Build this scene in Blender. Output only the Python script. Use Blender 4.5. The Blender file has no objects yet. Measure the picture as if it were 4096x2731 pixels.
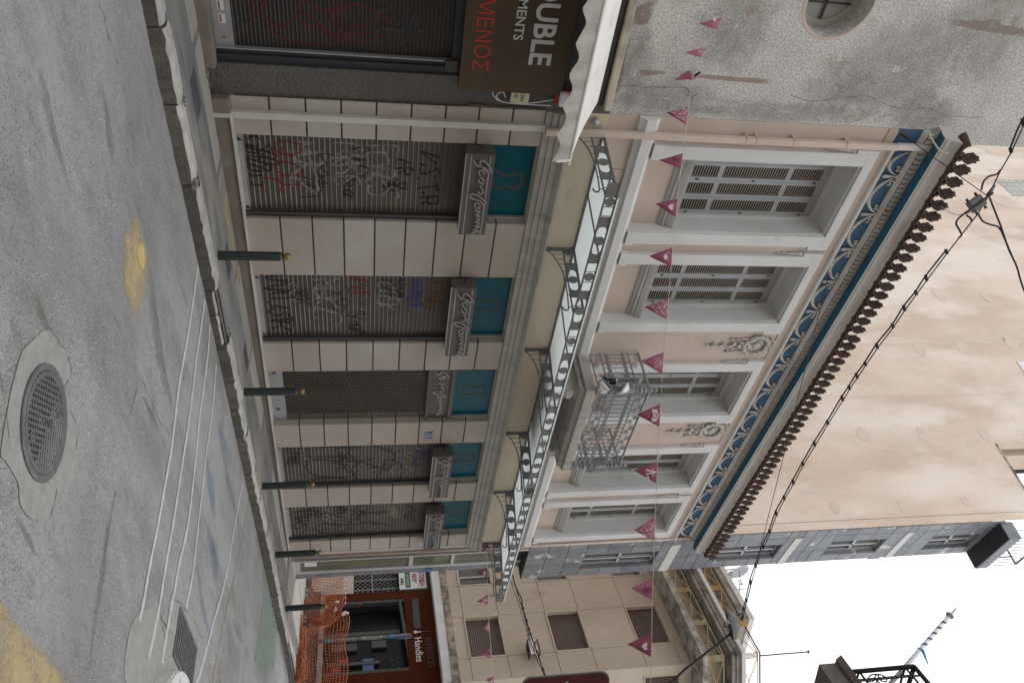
import bpy, bmesh, math, random
from mathutils import Vector, Matrix
random.seed(7)
PI = math.pi
S = bpy.context.scene
COL = S.collection
# ---------------------------------------------------------------- camera
EYE = 1.7
PITCH, YAW, ROLL, FPX = 0.18604, 0.829035, -0.003398, 3240.18
fw = Vector((math.sin(YAW)*math.cos(PITCH), math.cos(YAW)*math.cos(PITCH), math.sin(PITCH)))
r0 = Vector((math.cos(YAW), -math.sin(YAW), 0)); u0 = r0.cross(fw)
rt = math.cos(ROLL)*r0 + math.sin(ROLL)*u0      # to the right in the street
up = -math.sin(ROLL)*r0 + math.cos(ROLL)*u0     # upwards; the photograph lies on its side: its right edge is up
cam = bpy.data.cameras.new('camera'); co = bpy.data.objects.new('camera', cam); COL.objects.link(co)
cx, cy, cz = up, -rt, -fw
co.matrix_world = Matrix(((cx.x,cy.x,cz.x,0),(cx.y,cy.y,cz.y,0),(cx.z,cy.z,cz.z,EYE),(0,0,0,1)))
cam.sensor_fit = 'HORIZONTAL'; cam.sensor_width = 36; cam.lens = FPX/4096*36
cam.clip_start = 0.05; cam.clip_end = 2000
S.camera = co
def ray(X, Y): return ((X-2048)*up + (Y-1365.5)*rt)/FPX + fw
def atY(X, Y, d):
    t = ray(X, Y); return t*(d/t.y) + Vector((0,0,EYE))
# ---------------------------------------------------------------- world, sun, exposure
W = bpy.data.worlds.new('World'); S.world = W; W.use_nodes = True
wn = W.node_tree.nodes; wl = W.node_tree.links
SUN_EL, SUN_AZ = math.radians(62), math.radians(20)   # azimuth measured from +y towards +x
sky = wn.new('ShaderNodeTexSky'); sky.sky_type = 'NISHITA'; sky.sun_disc = False
sky.sun_elevation = SUN_EL; sky.sun_rotation = SUN_AZ
sky.air_density = 1.2; sky.dust_density = 6.0; sky.ozone_density = 1.0
hs = wn.new('ShaderNodeHueSaturation'); hs.inputs['Saturation'].default_value = 0.22
wl.new(sky.outputs[0], hs.inputs['Color'])
tc = wn.new('ShaderNodeTexCoord'); sp = wn.new('ShaderNodeSeparateXYZ'); wl.new(tc.outputs['Generated'], sp.inputs[0])
cie = wn.new('ShaderNodeMapRange'); cie.inputs['To Min'].default_value = 0.62; cie.inputs['To Max'].default_value = 1.5   # closed cloud: brighter towards the zenith
wl.new(sp.outputs['Z'], cie.inputs['Value'])
cl = wn.new('ShaderNodeMix'); cl.data_type = 'RGBA'; cl.blend_type = 'MULTIPLY'; cl.inputs[0].default_value = 1; cl.inputs[6].default_value = (8.6, 8.75, 8.95, 1)
wl.new(cie.outputs[0], cl.inputs[7])
ov = wn.new('ShaderNodeMix'); ov.data_type = 'RGBA'; ov.inputs[0].default_value = 0.8
wl.new(hs.outputs[0], ov.inputs[6]); wl.new(cl.outputs[2], ov.inputs[7]); wl.new(ov.outputs[2], wn['Background'].inputs['Color'])
wn['Background'].inputs['Strength'].default_value = 0.13
sl = bpy.data.lights.new('sun', 'SUN'); sl.energy = 0.5; sl.angle = math.radians(30); sl.color = (1.0, 0.97, 0.93)
so = bpy.data.objects.new('sun', sl); COL.objects.link(so)
sd = Vector((math.sin(SUN_AZ)*math.cos(SUN_EL), math.cos(SUN_AZ)*math.cos(SUN_EL), math.sin(SUN_EL)))
so.rotation_euler = (-sd).to_track_quat('-Z', 'Y').to_euler()
so.location = (0, 0, 40)
S.view_settings.view_transform = 'Standard'; S.view_settings.look = 'None'
S.view_settings.gamma = 1; S.view_settings.use_curve_mapping = False
S.view_settings.exposure = 0.5
S.render.engine = 'CYCLES'
try:
    S.cycles.use_denoising = True; S.cycles.max_bounces = 6; S.cycles.transparent_max_bounces = 48
except Exception: pass
# ---------------------------------------------------------------- materials
def mat(name, col, col2=None, rough=0.8, nscale=2.0, thr=(0.35,0.65), fine=0.12, fscale=30, bump=0.0, bscale=60,
        rand=0.0, metal=0.0, stretch=(1,1,1), col3=None, n3=0.5, thr3=(0.55,0.7), spec=0.5, detail=5, transm=0.0, alpha=1.0, bdist=0.01):
    m = bpy.data.materials.new(name); m.use_nodes = True
    n, l = m.node_tree.nodes, m.node_tree.links
    b = n['Principled BSDF']
    b.inputs['Roughness'].default_value = rough; b.inputs['Metallic'].default_value = metal
    b.inputs['Specular IOR Level'].default_value = spec
    if transm: b.inputs['Transmission Weight'].default_value = transm
    if alpha < 1: b.inputs['Alpha'].default_value = alpha
    g = n.new('ShaderNodeNewGeometry')
    mp = n.new('ShaderNodeMapping'); mp.inputs['Scale'].default_value = stretch
    l.new(g.outputs['Position'], mp.inputs['Vector']); pos = mp.outputs[0]
    def noise(sc, det=detail, v=pos, rough_=0.6):
        t = n.new('ShaderNodeTexNoise'); t.inputs['Scale'].default_value = sc; t.inputs['Detail'].default_value = det
        t.inputs['Roughness'].default_value = rough_; l.new(v, t.inputs['Vector']); return t.outputs['Fac']
    def ramp(f, lo, hi):
        r = n.new('ShaderNodeMapRange'); r.inputs['From Min'].default_value = lo; r.inputs['From Max'].default_value = hi
        l.new(f, r.inputs['Value']); return r.outputs[0]
    def mix(f, a, c, typ='MIX'):
        x = n.new('ShaderNodeMix'); x.data_type = 'RGBA'; x.blend_type = typ
        if hasattr(f, 'links'): l.new(f, x.inputs[0])
        else: x.inputs[0].default_value = f
        for s, i in ((a,6),(c,7)):
            if hasattr(s, 'links'): l.new(s, x.inputs[i])
            else: x.inputs[i].default_value = tuple(s[:3])+(1,)
        return x.outputs[2]
    c = col
    if col2 is not None: c = mix(ramp(noise(nscale), *thr), col, col2)
    if col3 is not None: c = mix(ramp(noise(n3, 7), *thr3), c, col3)
    if fine:
        v = ramp(noise(fscale, 3), 0.2, 0.8)
        lo, hi = 1-fine, 1+fine
        c = mix(1.0, c, mix(v, (lo,lo,lo), (hi,hi,hi)), 'MULTIPLY')
    if rand:
        oi = n.new('ShaderNodeObjectInfo')
        c = mix(1.0, c, mix(oi.outputs['Random'], (1-rand,)*3, (1+rand,1+rand*0.8,1+rand*0.6)), 'MULTIPLY')
    if hasattr(c, 'links'): l.new(c, b.inputs['Base Color'])
    else: b.inputs['Base Color'].default_value = tuple(c[:3])+(1,)
    if bump:
        bp = n.new('ShaderNodeBump'); bp.inputs['Strength'].default_value = bump; bp.inputs['Distance'].default_value = bdist
        l.new(noise(bscale, 4, g.outputs['Position']), bp.inputs['Height']); l.new(bp.outputs[0], b.inputs['Normal'])
    m.diffuse_color = tuple(col[:3])+(1,)
    return m
M = {}
def D(name, *a, **k): M[name] = mat(name, *a, **k)
D('block', (.475,.43,.385), (.42,.37,.32), nscale=.9, rand=.045, fine=.05, fscale=8, bump=.03, col3=(.49,.465,.44), n3=.35, thr3=(.5,.62))
D('joint', (.055,.036,.022), (.085,.055,.03), fine=.2)
D('pink', (.57,.475,.415), (.52,.42,.355), nscale=1.1, fine=.05, bump=.06, bscale=40, col3=(.42,.31,.235), n3=.8, thr3=(.6,.78))
D('tan_plaster', (.70,.60,.475), (.61,.51,.39), nscale=1.2, fine=.05, bump=.05, col3=(.33,.27,.19), n3=1.5, thr3=(.6,.8), stretch=(.5,1,2))
D('white_trim', (.67,.675,.675), (.60,.60,.59), nscale=1.5, fine=.04, bump=.03, col3=(.44,.41,.37), n3=1.6, thr3=(.62,.8))
D('grey_trim', (.47,.46,.43), (.36,.345,.315), nscale=2.2, fine=.06, bump=.06, stretch=(3,1,.6), col3=(.27,.25,.22), n3=1.2, thr3=(.6,.75))
D('cornice', (.62,.60,.56), (.52,.50,.465), nscale=2.0, fine=.05, stretch=(.6,1.5,2.5), col3=(.34,.32,.29), n3=1.0, thr3=(.58,.76))
D('relief', (.64,.62,.58), (.36,.335,.30), nscale=16, fine=.25, fscale=60, bump=.5, bscale=60)
D('frieze_blue', (.04,.115,.205), (.034,.095,.165), nscale=1.2, fine=.06)
D('band_blue', (.02,.13,.225), (.018,.11,.19), nscale=1, fine=.05)
D('turquoise', (.001,.108,.150), (.001,.09,.125), nscale=1, fine=.02, rough=.3, spec=.15)
D('emblem_grey', (.075,.09,.085), fine=.05)
D('shutter_louver', (.36,.32,.275), (.29,.25,.21), nscale=6, fine=.08, rough=.6)
D('shutter_paint', (.40,.425,.445), (.34,.36,.375), nscale=3, fine=.06, rough=.55, col3=(.24,.235,.225), n3=2, thr3=(.62,.8))
D('dark', (.012,.011,.01), fine=0)
D('interior', (.055,.045,.03), (.09,.072,.035), nscale=2, fine=.2)
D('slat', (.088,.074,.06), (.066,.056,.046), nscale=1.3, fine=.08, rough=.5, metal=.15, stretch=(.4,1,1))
D('slat_edge', (.29,.26,.225), (.16,.145,.122), nscale=5, fine=.1, rough=.45, metal=.2)  # worn slat ridges, paler still because the light they catch is painted in
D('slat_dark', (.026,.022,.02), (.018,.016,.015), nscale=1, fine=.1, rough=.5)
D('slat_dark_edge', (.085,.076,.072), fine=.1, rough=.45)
D('steel_frame', (.075,.075,.072), (.058,.058,.056), nscale=3, rough=.5, metal=.2)
D('blue_frame', (.028,.034,.046), (.024,.028,.036), nscale=3, rough=.45)
D('zinc', (.42,.43,.44), (.34,.35,.36), nscale=4, rough=.45, metal=.3)
D('sign_box', (.115,.108,.097), (.095,.089,.08), nscale=2, fine=.04, rough=.55, stretch=(6,1,1))
D('sign_letter', (.30,.295,.285), fine=.05, rough=.4)
D('canopy_iron', (.155,.155,.157), (.125,.125,.128), nscale=4, fine=.1, rough=.5)
D('bolt', (.16,.15,.14), rough=.5)
D('iron_grey', (.27,.285,.30), (.20,.21,.22), nscale=6, fine=.08, rough=.55)
D('tile', (.088,.054,.043), (.058,.038,.032), nscale=5, rand=.25, fine=.2, bump=.4, bscale=30, col3=(.27,.10,.045), n3=.9, thr3=(.68,.76))
D('pipe_pink', (.60,.48,.41), (.55,.44,.37), nscale=2, fine=.03, rough=.5)
D('pipe_white', (.64,.61,.58), (.57,.54,.51), nscale=2, fine=.03, rough=.5)
D('grey_render', (.57,.555,.53), (.445,.43,.41), nscale=1.4, fine=.62, fscale=34, bump=.9, bscale=42, bdist=.02, col3=(.42,.315,.255), n3=.9, thr3=(.60,.66), thr=(.4,.7))
D('grey_render_low', (.135,.13,.118), (.11,.105,.096), nscale=1.4, fine=.3, fscale=26, bump=1.0, bscale=24, bdist=.04)  # low walls darkened: shade under the awning is put into the colour
D('beige_ledge', (.46,.41,.33), (.16,.145,.12), nscale=2.2, thr=(.5,.75), fine=.1)
D('canvas', (.80,.78,.74), (.60,.57,.51), nscale=3, fine=.05, thr=(.5,.8))
D('valance', (.52,.505,.47), (.36,.345,.31), nscale=5, fine=.1, thr=(.42,.75))
D('sign_brown', (.088,.058,.03), (.07,.046,.025), nscale=2, fine=.04, rough=.42)
D('letter_white', (.72,.73,.74), fine=.03, rough=.5)
D('letter_red', (.48,.045,.025), fine=.05, rough=.5)
D('black', (.018,.018,.019), fine=.1, rough=.5)
D('cable', (.02,.02,.022), rough=.6)
D('white_plastic', (.72,.73,.75), fine=.03, rough=.4)
D('red_plastic', (.33,.02,.025), fine=.03, rough=.4)
D('cream_plastic', (.62,.60,.42), fine=.03, rough=.5)
D('marble_step', (.60,.585,.56), (.47,.445,.41), nscale=1.6, fine=.08, bump=.1)
D('step_front', (.25,.215,.185), (.18,.15,.125), nscale=2, fine=.15, bump=.2)
D('bollard_green', (.022,.036,.033), (.018,.028,.026), nscale=6, fine=.12, rough=.42)
D('brass', (.36,.27,.085), (.25,.185,.07), nscale=14, rough=.36, metal=.75)
D('iron_cover', (.115,.12,.128), (.185,.187,.19), nscale=7, fine=.25, bump=.3, rough=.55, thr=(.45,.7))
D('cover_pit', (.07,.072,.076), (.11,.11,.105), nscale=9, fine=.3)
D('patch', (.39,.385,.37), (.325,.32,.31), nscale=2.5, fine=.22, fscale=70, bump=.4, bscale=120, col3=(.25,.24,.225), n3=3, thr3=(.62,.72))
D('kerb', (.50,.49,.465), (.36,.345,.32), nscale=3, fine=.2, fscale=60, bump=.6, bscale=50, rand=.12, stretch=(2,2,1))  # kerb tops: pale from wear, with the light on them painted in
D('kerb_side', (.17,.158,.14), (.11,.10,.088), nscale=4, fine=.3, fscale=45, bump=1.0, bscale=38, bdist=.02, rand=.15, stretch=(3,1,.7))  # kerb faces: shade on the front painted in as a darker colour
D('slab_light', (.43,.415,.385), (.34,.325,.30), nscale=1.5, fine=.1, rand=.1, bump=.1)
D('crack', (.15,.145,.13), (.24,.235,.225), nscale=5, fine=.2)
D('moss', (.05,.07,.02), (.09,.10,.04), nscale=30, fine=.4)
D('party', (.74,.60,.485), (.625,.49,.385), nscale=.8, thr=(.40,.60), fine=.06, stretch=(1,1,.4), col3=(.79,.70,.615), n3=.6, thr3=(.46,.60), bump=.05)
D('party_spot', (.64,.52,.43), (.70,.585,.49), nscale=3, fine=.05)
D('marble_grey', (.215,.23,.255), (.15,.163,.183), nscale=1.6, rand=.2, fine=.1, rough=.5, col3=(.48,.49,.49), n3=2.6, thr3=(.63,.67))
D('marble_white', (.62,.61,.585), (.54,.53,.51), nscale=2, fine=.05, rough=.6)
D('soffit_black', (.022,.022,.024), (.03,.03,.03), fine=.1)
D('alu', (.52,.52,.51), fine=.03, rough=.4, metal=.2)
D('glass_dark', (.055,.07,.075), (.075,.09,.095), nscale=.7, fine=0, rough=.08, spec=.8)
D('glass_green', (.17,.215,.18), (.10,.14,.12), nscale=1.2, fine=.04, rough=.1, spec=.7)
D('beige_wall', (.54,.465,.38), (.46,.39,.315), nscale=.9, fine=.06, col3=(.25,.205,.16), n3=.5, thr3=(.6,.78), stretch=(1,1,.6), bump=.08)
D('beige_light', (.62,.53,.44), (.56,.475,.395), nscale=1.5, fine=.05)
D('stained', (.40,.375,.34), (.11,.10,.09), nscale=2.6, thr=(.45,.68), fine=.12)
D('roll_brown', (.10,.072,.06), (.08,.055,.047), nscale=2, fine=.1, rough=.6)
D('roll_brown_edge', (.19,.15,.13), fine=.1, rough=.6)
D('rail_yellow', (.42,.40,.26), (.36,.24,.10), nscale=3, fine=.1)
D('rail_rust', (.45,.24,.075), (.40,.33,.15), nscale=4, fine=.1)
D('shop_rust', (.085,.023,.009), (.062,.016,.007), nscale=1.2, fine=.08, rough=.8, spec=.05)
D('shop_dark', (.012,.011,.011), (.022,.02,.02), nscale=1.5, fine=.1, rough=.25, spec=.12)
D('shop_grey', (.07,.068,.066), fine=.05)
D('net_orange', (.46,.135,.055), (.36,.10,.04), nscale=6, fine=.1, rough=.6)
D('tape_red', (.45,.03,.02)); D('tape_white', (.7,.7,.7))
D('rubble', (.26,.24,.215), (.14,.125,.11), nscale=6, fine=.35, bump=1, bscale=30, rand=.3)
D('pennant', (.29,.062,.122), (.225,.046,.092), nscale=3, fine=.05, rough=.55)
D('pennant_light', (.38,.12,.20), (.30,.085,.15), nscale=2, fine=.05, rough=.55)
D('print_white', (.66,.62,.60), fine=.03); D('print_pink', (.62,.44,.47), fine=.03); D('print_dark', (.06,.02,.04), fine=0)
D('sign_red', (.07,.008,.014), fine=.03, rough=.4)
D('sign_blue', (.06,.12,.28), fine=.03, rough=.4)
D('tape_blue', (.05,.28,.55), fine=.05)
D('pole_grey', (.20,.21,.205), (.15,.155,.15), nscale=8, fine=.15)
D('wood_pale', (.60,.55,.48), fine=.05)
D('graf_black', (.012,.012,.013), (.025,.025,.025), nscale=9, fine=.1); D('graf_white', (.27,.265,.26), (.13,.125,.12), nscale=9, fine=.1)
D('graf_red', (.20,.024,.02), (.13,.028,.024), nscale=9, fine=.1); D('graf_blue', (.05,.045,.16), fine=.1)
D('graf_orange', (.13,.06,.02), fine=.1); D('graf_dim', (.085,.018,.018), fine=.1); D('graf_yellow', (.30,.28,.17), fine=.1); D('graf_grey', (.035,.034,.033), fine=.1)
D('moulding_grey', (.43,.43,.415), (.36,.355,.335), nscale=2, fine=.05)
D('mesh_steel', (.24,.215,.185), (.17,.15,.13), nscale=3, fine=.1, rough=.5)
D('green_sign', (.03,.12,.06), fine=.03)
D('concrete_dk', (.19,.165,.15), (.13,.11,.10), nscale=3, fine=.15)
D('ribbon_blue', (.05,.36,.75), fine=.05)
# glass: tinted sheet that passes most light straight through
def glassmat(name, col, t=.75, tr=0.0):
    m = bpy.data.materials.new(name); m.use_nodes = True
    n, l = m.node_tree.nodes, m.node_tree.links
    b = n['Principled BSDF']; b.inputs['Base Color'].default_value = col+(1,); b.inputs['Roughness'].default_value = .25
    o = n['Material Output']
    t1 = n.new('ShaderNodeBsdfTranslucent'); t1.inputs['Color'].default_value = col+(1,)
    t2 = n.new('ShaderNodeBsdfTransparent'); t2.inputs['Color'].default_value = (.98,.99,.985,1)
    a = n.new('ShaderNodeMixShader'); a.inputs[0].default_value = t
    l.new(b.outputs[0], a.inputs[1]); l.new(t1.outputs[0], a.inputs[2])
    a2 = n.new('ShaderNodeMixShader'); a2.inputs[0].default_value = tr
    l.new(a.outputs[0], a2.inputs[1]); l.new(t2.outputs[0], a2.inputs[2])
    l.new(a2.outputs[0], o.inputs['Surface']); M[name] = m
glassmat('canopy_glass', (.80,.835,.825), .90, .12)
glassmat('canvas_thin', (.95,.94,.91), .9, 0)
# road: worn asphalt with light and dark stones, tar patches and yellow rubbed paint
def roadmat():
    m = mat('asphalt', (.285,.285,.29), (.35,.352,.36), nscale=.5, thr=(.40,.60), fine=.34, fscale=120, bump=.9, bscale=130, bdist=.008,
            col3=(.215,.21,.205), n3=1.5, thr3=(.53,.70), stretch=(1,1.0,1), rough=.85)
    n, l = m.node_tree.nodes, m.node_tree.links; b = n['Principled BSDF']
    g = n.new('ShaderNodeNewGeometry'); src = b.inputs['Base Color'].links[0].from_socket
    def speck(src, sc, lo, hi, c, dens_sc=None):
        v = n.new('ShaderNodeTexVoronoi'); v.inputs['Scale'].default_value = sc; l.new(g.outputs['Position'], v.inputs['Vector'])
        r = n.new('ShaderNodeMapRange'); r.inputs['From Min'].default_value = hi; r.inputs['From Max'].default_value = lo
        l.new(v.outputs['Distance'], r.inputs['Value'])
        s = n.new('ShaderNodeSeparateColor'); l.new(v.outputs['Color'], s.inputs[0])
        gt = n.new('ShaderNodeMath'); gt.operation = 'GREATER_THAN'; gt.inputs[1].default_value = .45; l.new(s.outputs[0], gt.inputs[0])
        mu = n.new('ShaderNodeMath'); mu.operation = 'MULTIPLY'; l.new(r.outputs[0], mu.inputs[0]); l.new(gt.outputs[0], mu.inputs[1])
        t = n.new('ShaderNodeTexNoise'); t.inputs['Scale'].default_value = dens_sc or 1.0; t.inputs['Detail'].default_value = 4; l.new(g.outputs['Position'], t.inputs['Vector'])
        r2 = n.new('ShaderNodeMapRange'); r2.inputs['From Min'].default_value = .33; r2.inputs['From Max'].default_value = .60; l.new(t.outputs['Fac'], r2.inputs['Value'])
        mu2 = n.new('ShaderNodeMath'); mu2.operation = 'MULTIPLY'; l.new(mu.outputs[0], mu2.inputs[0]); l.new(r2.outputs[0], mu2.inputs[1])
        x = n.new('ShaderNodeMix'); x.data_type = 'RGBA'; l.new(mu2.outputs[0], x.inputs[0]); l.new(src, x.inputs[6]); x.inputs[7].default_value = c+(1,)
        return x.outputs[2]
    def blotch(src, sc, lo, hi, c, st=(1,1,1), f=1.0):
        mp = n.new('ShaderNodeMapping'); mp.inputs['Scale'].default_value = st; l.new(g.outputs['Position'], mp.inputs['Vector'])
        t = n.new('ShaderNodeTexNoise'); t.inputs['Scale'].default_value = sc; t.inputs['Detail'].default_value = 9; t.inputs['Roughness'].default_value = .68; l.new(mp.outputs[0], t.inputs['Vector'])
        r = n.new('ShaderNodeMapRange'); r.inputs['From Min'].default_value = lo; r.inputs['From Max'].default_value = hi; r.inputs['To Max'].default_value = f; l.new(t.outputs['Fac'], r.inputs['Value'])
        x = n.new('ShaderNodeMix'); x.data_type = 'RGBA'; l.new(r.outputs[0], x.inputs[0]); l.new(src, x.inputs[6]); x.inputs[7].default_value = c+(1,); return x.outputs[2]
    src = blotch(src, .8, .48, .62, (.20,.195,.185), (.6,1.3,1), .75)
    src = blotch(src, 3.2, .55, .70, (.17,.162,.15), (.5,1.4,1), .8)
    src = blotch(src, .45, .50, .60, (.40,.40,.405), (.35,1.2,1), .7)
    src = blotch(src, 14, .52, .72, (.19,.185,.18), (1,1,1), .6)
    c = speck(src, 42, .14, .36, (.095,.093,.09), 1.1)
    c = speck(c, 38, .12, .32, (.58,.57,.55), .8)
    c = speck(c, 75, .15, .42, (.12,.12,.118), 2.0)
    c = speck(c, 27, .10, .24, (.10,.097,.09), 1.7)
    c = speck(c, 110, .15, .45, (.50,.495,.48), 1.5)
    l.new(c, b.inputs['Base Color']); M['asphalt'] = m
roadmat()
def wornpaint(name, col, sc=10, lo=.40, hi=.62, amt=1.0):
    # rubbed paint: noise and the worn outline of the patch (attribute "wear") let the road show through
    m = mat(name, col, tuple(c*.8 for c in col), nscale=sc*1.5, fine=.22, fscale=120, rough=.85); n, l = m.node_tree.nodes, m.node_tree.links
    b = n['Principled BSDF']; o = n['Material Output']; g = n.new('ShaderNodeNewGeometry')
    at = n.new('ShaderNodeAttribute'); at.attribute_name = 'wear'
    def nz(s, d):
        t = n.new('ShaderNodeTexNoise'); t.inputs['Scale'].default_value = s; t.inputs['Detail'].default_value = d; t.inputs['Roughness'].default_value = .65; l.new(g.outputs['Position'], t.inputs['Vector']); return t.outputs['Fac']
    def mth(op, x, y):
        k = n.new('ShaderNodeMath'); k.operation = op
        for i_, s in ((0,x),(1,y)):
            if hasattr(s,'links'): l.new(s, k.inputs[i_])
            else: k.inputs[i_].default_value = s
        return k.outputs[0]
    s = mth('ADD', mth('MULTIPLY', nz(sc, 8), .62), mth('MULTIPLY', nz(sc*9, 3), .38))
    s = mth('ADD', s, mth('MULTIPLY', mth('SUBTRACT', at.outputs['Fac'], .5), .42))
    r = n.new('ShaderNodeMapRange'); r.inputs['From Min'].default_value = lo; r.inputs['From Max'].default_value = hi; r.inputs['To Max'].default_value = amt; l.new(s, r.inputs['Value'])
    tr = n.new('ShaderNodeBsdfTransparent'); mx = n.new('ShaderNodeMixShader'); l.new(r.outputs[0], mx.inputs[0]); l.new(tr.outputs[0], mx.inputs[1]); l.new(b.outputs[0], mx.inputs[2]); l.new(mx.outputs[0], o.inputs['Surface']); M[name] = m
wornpaint('paint_yellow', (.64,.50,.26), 4, .46, .74, .72)
wornpaint('paint_yellow_bright', (.70,.52,.22), 7, .40, .64, .95)
wornpaint('paint_yellow_faint', (.44,.335,.15), 8, .40, .62, .75)
wornpaint('paint_blue', (.20,.29,.38), 6, .50, .76, .42)
wornpaint('grime', (.215,.205,.185), 12, .46, .78, .42)
wornpaint('party_streak', (.66,.53,.425), 1.6, .42, .80, .4)
wornpaint('party_pale', (.80,.71,.62), 1.6, .42, .78, .45)
wornpaint('party_patch', (.65,.515,.425), 4, .30, .58, .75)
wornpaint('paint_green', (.30,.385,.325), 4, .36, .66, .6)
wornpaint('scar', (.40,.31,.25), 12, .40, .64, .75)
wornpaint('damp', (.30,.28,.26), 6, .46, .80, .38)
wornpaint('collar', (.355,.35,.335), 7, .22, .40, .97)
wornpaint('rust_stain', (.17,.11,.06), 6, .45, .7, .6)
wornpaint('paint_white', (.62,.63,.63), 26, .28, .46, .95)
def walkmat():
    M['walk'] = mat('walk', (.25,.247,.243), (.15,.15,.152), nscale=1.3, thr=(.4,.62), fine=.16, fscale=60, bump=.3, bscale=80,
        col3=(.32,.29,.245), n3=1.0, thr3=(.55,.66), stretch=(.55,1.6,1))
walkmat()
# ---------------------------------------------------------------- mesh helpers
class MB:
    def __init__(s): s.v = []; s.f = []; s.mi = []; s.m = 0
    def quad(s, *p):
        i = len(s.v); s.v += [tuple(q) for q in p]; s.f.append(tuple(range(i, i+len(p)))); s.mi.append(s.m); return s
    def box(s, x0, x1, y0, y1, z0, z1):
        i = len(s.v)
        s.v += [(x0,y0,z0),(x1,y0,z0),(x1,y1,z0),(x0,y1,z0),(x0,y0,z1),(x1,y0,z1),(x1,y1,z1),(x0,y1,z1)]
        for q in ((0,3,2,1),(4,5,6,7),(0,1,5,4),(1,2,6,5),(2,3,7,6),(3,0,4,7)): s.f.append(tuple(i+k for k in q)); s.mi.append(s.m)
        return s
    def hexa(s, b, t):   # two quads, bottom and top
        i = len(s.v); s.v += [tuple(p) for p in b]+[tuple(p) for p in t]
        for q in ((0,3,2,1),(4,5,6,7),(0,1,5,4),(1,2,6,5),(2,3,7,6),(3,0,4,7)): s.f.append(tuple(i+k for k in q)); s.mi.append(s.m)
        return s
    def loft(s, rings, closed=True, caps=True):
        i = len(s.v); n = len(rings[0])
        for r in rings: s.v += [tuple(p) for p in r]
        for a in range(len(rings)-1):
            for k in range(n if closed else n-1):
                k2 = (k+1) % n
                s.f.append((i+a*n+k, i+a*n+k2, i+(a+1)*n+k2, i+(a+1)*n+k)); s.mi.append(s.m)
        if caps and closed:
            s.f.append(tuple(i+k for k in reversed(range(n)))); s.mi.append(s.m)
            s.f.append(tuple(i+(len(rings)-1)*n+k for k in range(n))); s.mi.append(s.m)
        return s
    def tube(s, pts, r, n=8, caps=True):
        pts = [Vector(p) for p in pts]; rings = []
        rr = r if isinstance(r, (list, tuple)) else [r]*len(pts)
        pu = None
        for k, p in enumerate(pts):
            d = (pts[min(k+1, len(pts)-1)] - pts[max(k-1, 0)])
            if d.length < 1e-9: d = Vector((0,0,1))
            d.normalize()
            u = (pu - d*pu.dot(d)) if pu is not None else d.orthogonal()
            if u.length < 1e-6: u = d.orthogonal()
            u.normalize(); pu = u; w = d.cross(u)
            rings.append([p + rr[k]*(math.cos(2*PI*j/n)*u + math.sin(2*PI*j/n)*w) for j in range(n)])
        return s.loft(rings, True, caps)
    def lathe(s, c, prof, n=16, axis=(0,0,1), caps=True):
        a = Vector(axis).normalized(); u = a.orthogonal().normalized(); w = a.cross(u); c = Vector(c)
        if axis == (0,0,1): u = Vector((1,0,0)); w = Vector((0,1,0))
        rings = [[c + a*h + max(r,1e-4)*(math.cos(2*PI*(j+.5)/n)*u + math.sin(2*PI*(j+.5)/n)*w) for j in range(n)] for r, h in prof]
        return s.loft(rings, True, caps)
    def prism(s, prof, axis, a0, a1):   # prof 2d points; axis 'x': (y,z) swept along x ; 'y': (x,z) ; 'z': (x,y)
        def P(p, a): return (a,p[0],p[1]) if axis == 'x' else ((p[0],a,p[1]) if axis == 'y' else (p[0],p[1],a))
        return s.loft([[P(p, a0) for p in prof], [P(p, a1) for p in prof]])
    def strip(s, prof, x0, x1):   # open profile (y,z) swept along x
        return s.loft([[(x0,y,z) for y, z in prof], [(x1,y,z) for y, z in prof]], closed=False, caps=False)
    def ball(s, c, r, n=10, m=6, sc=(1,1,1)):
        rings = []
        for a in range(m+1):
            t = PI*a/m; rr = max(math.sin(t), 1e-3)*r; h = -math.cos(t)*r
            rings.append([(c[0]+rr*math.cos(2*PI*j/n)*sc[0], c[1]+rr*math.sin(2*PI*j/n)*sc[1], c[2]+h*sc[2]) for j in range(n)])
        return s.loft(rings)
    def ribbon(s, pts, w, fn):   # flat stroke: pts 2-d, fn maps (u,v)->xyz
        n = len(pts); i = len(s.v); ww = w if isinstance(w, list) else [w]*n
        for k in range(n):
            a = pts[max(k-1,0)]; b = pts[min(k+1,n-1)]; dx, dy = b[0]-a[0], b[1]-a[1]; L = math.hypot(dx,dy) or 1
            nx, ny = -dy/L*ww[k]/2, dx/L*ww[k]/2
            s.v += [tuple(fn(pts[k][0]+nx, pts[k][1]+ny)), tuple(fn(pts[k][0]-nx, pts[k][1]-ny))]
        for k in range(n-1): s.f.append((i+2*k, i+2*k+1, i+2*k+3, i+2*k+2)); s.mi.append(s.m)
        return s
    def plate(s, outer, fn, t=.006, hole=None):   # outline (u,v) list, same-length hole list; fn(u,v,w)
        n = len(outer); i = len(s.v)
        loops = [outer] + ([hole] if hole else [])
        for w in (-t/2, t/2):
            for L in loops: s.v += [tuple(fn(u, v, w)) for u, v in L]
        k = len(loops)*n
        def add(f): s.f.append(f); s.mi.append(s.m)
        for side in (0, 1):
            o = i + side*k
            if hole:
                for j in range(n):
                    j2 = (j+1) % n; add((o+j, o+j2, o+n+j2, o+n+j))
            else: add(tuple(o+j for j in range(n)))
        for q in range(len(loops)):
            for j in range(n):
                j2 = (j+1) % n; add((i+q*n+j, i+q*n+j2, i+k+q*n+j2, i+k+q*n+j))
        return s
    def mesh(s, name):
        me = bpy.data.meshes.new(name); me.from_pydata(s.v, [], s.f); me.update(); return me
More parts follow.
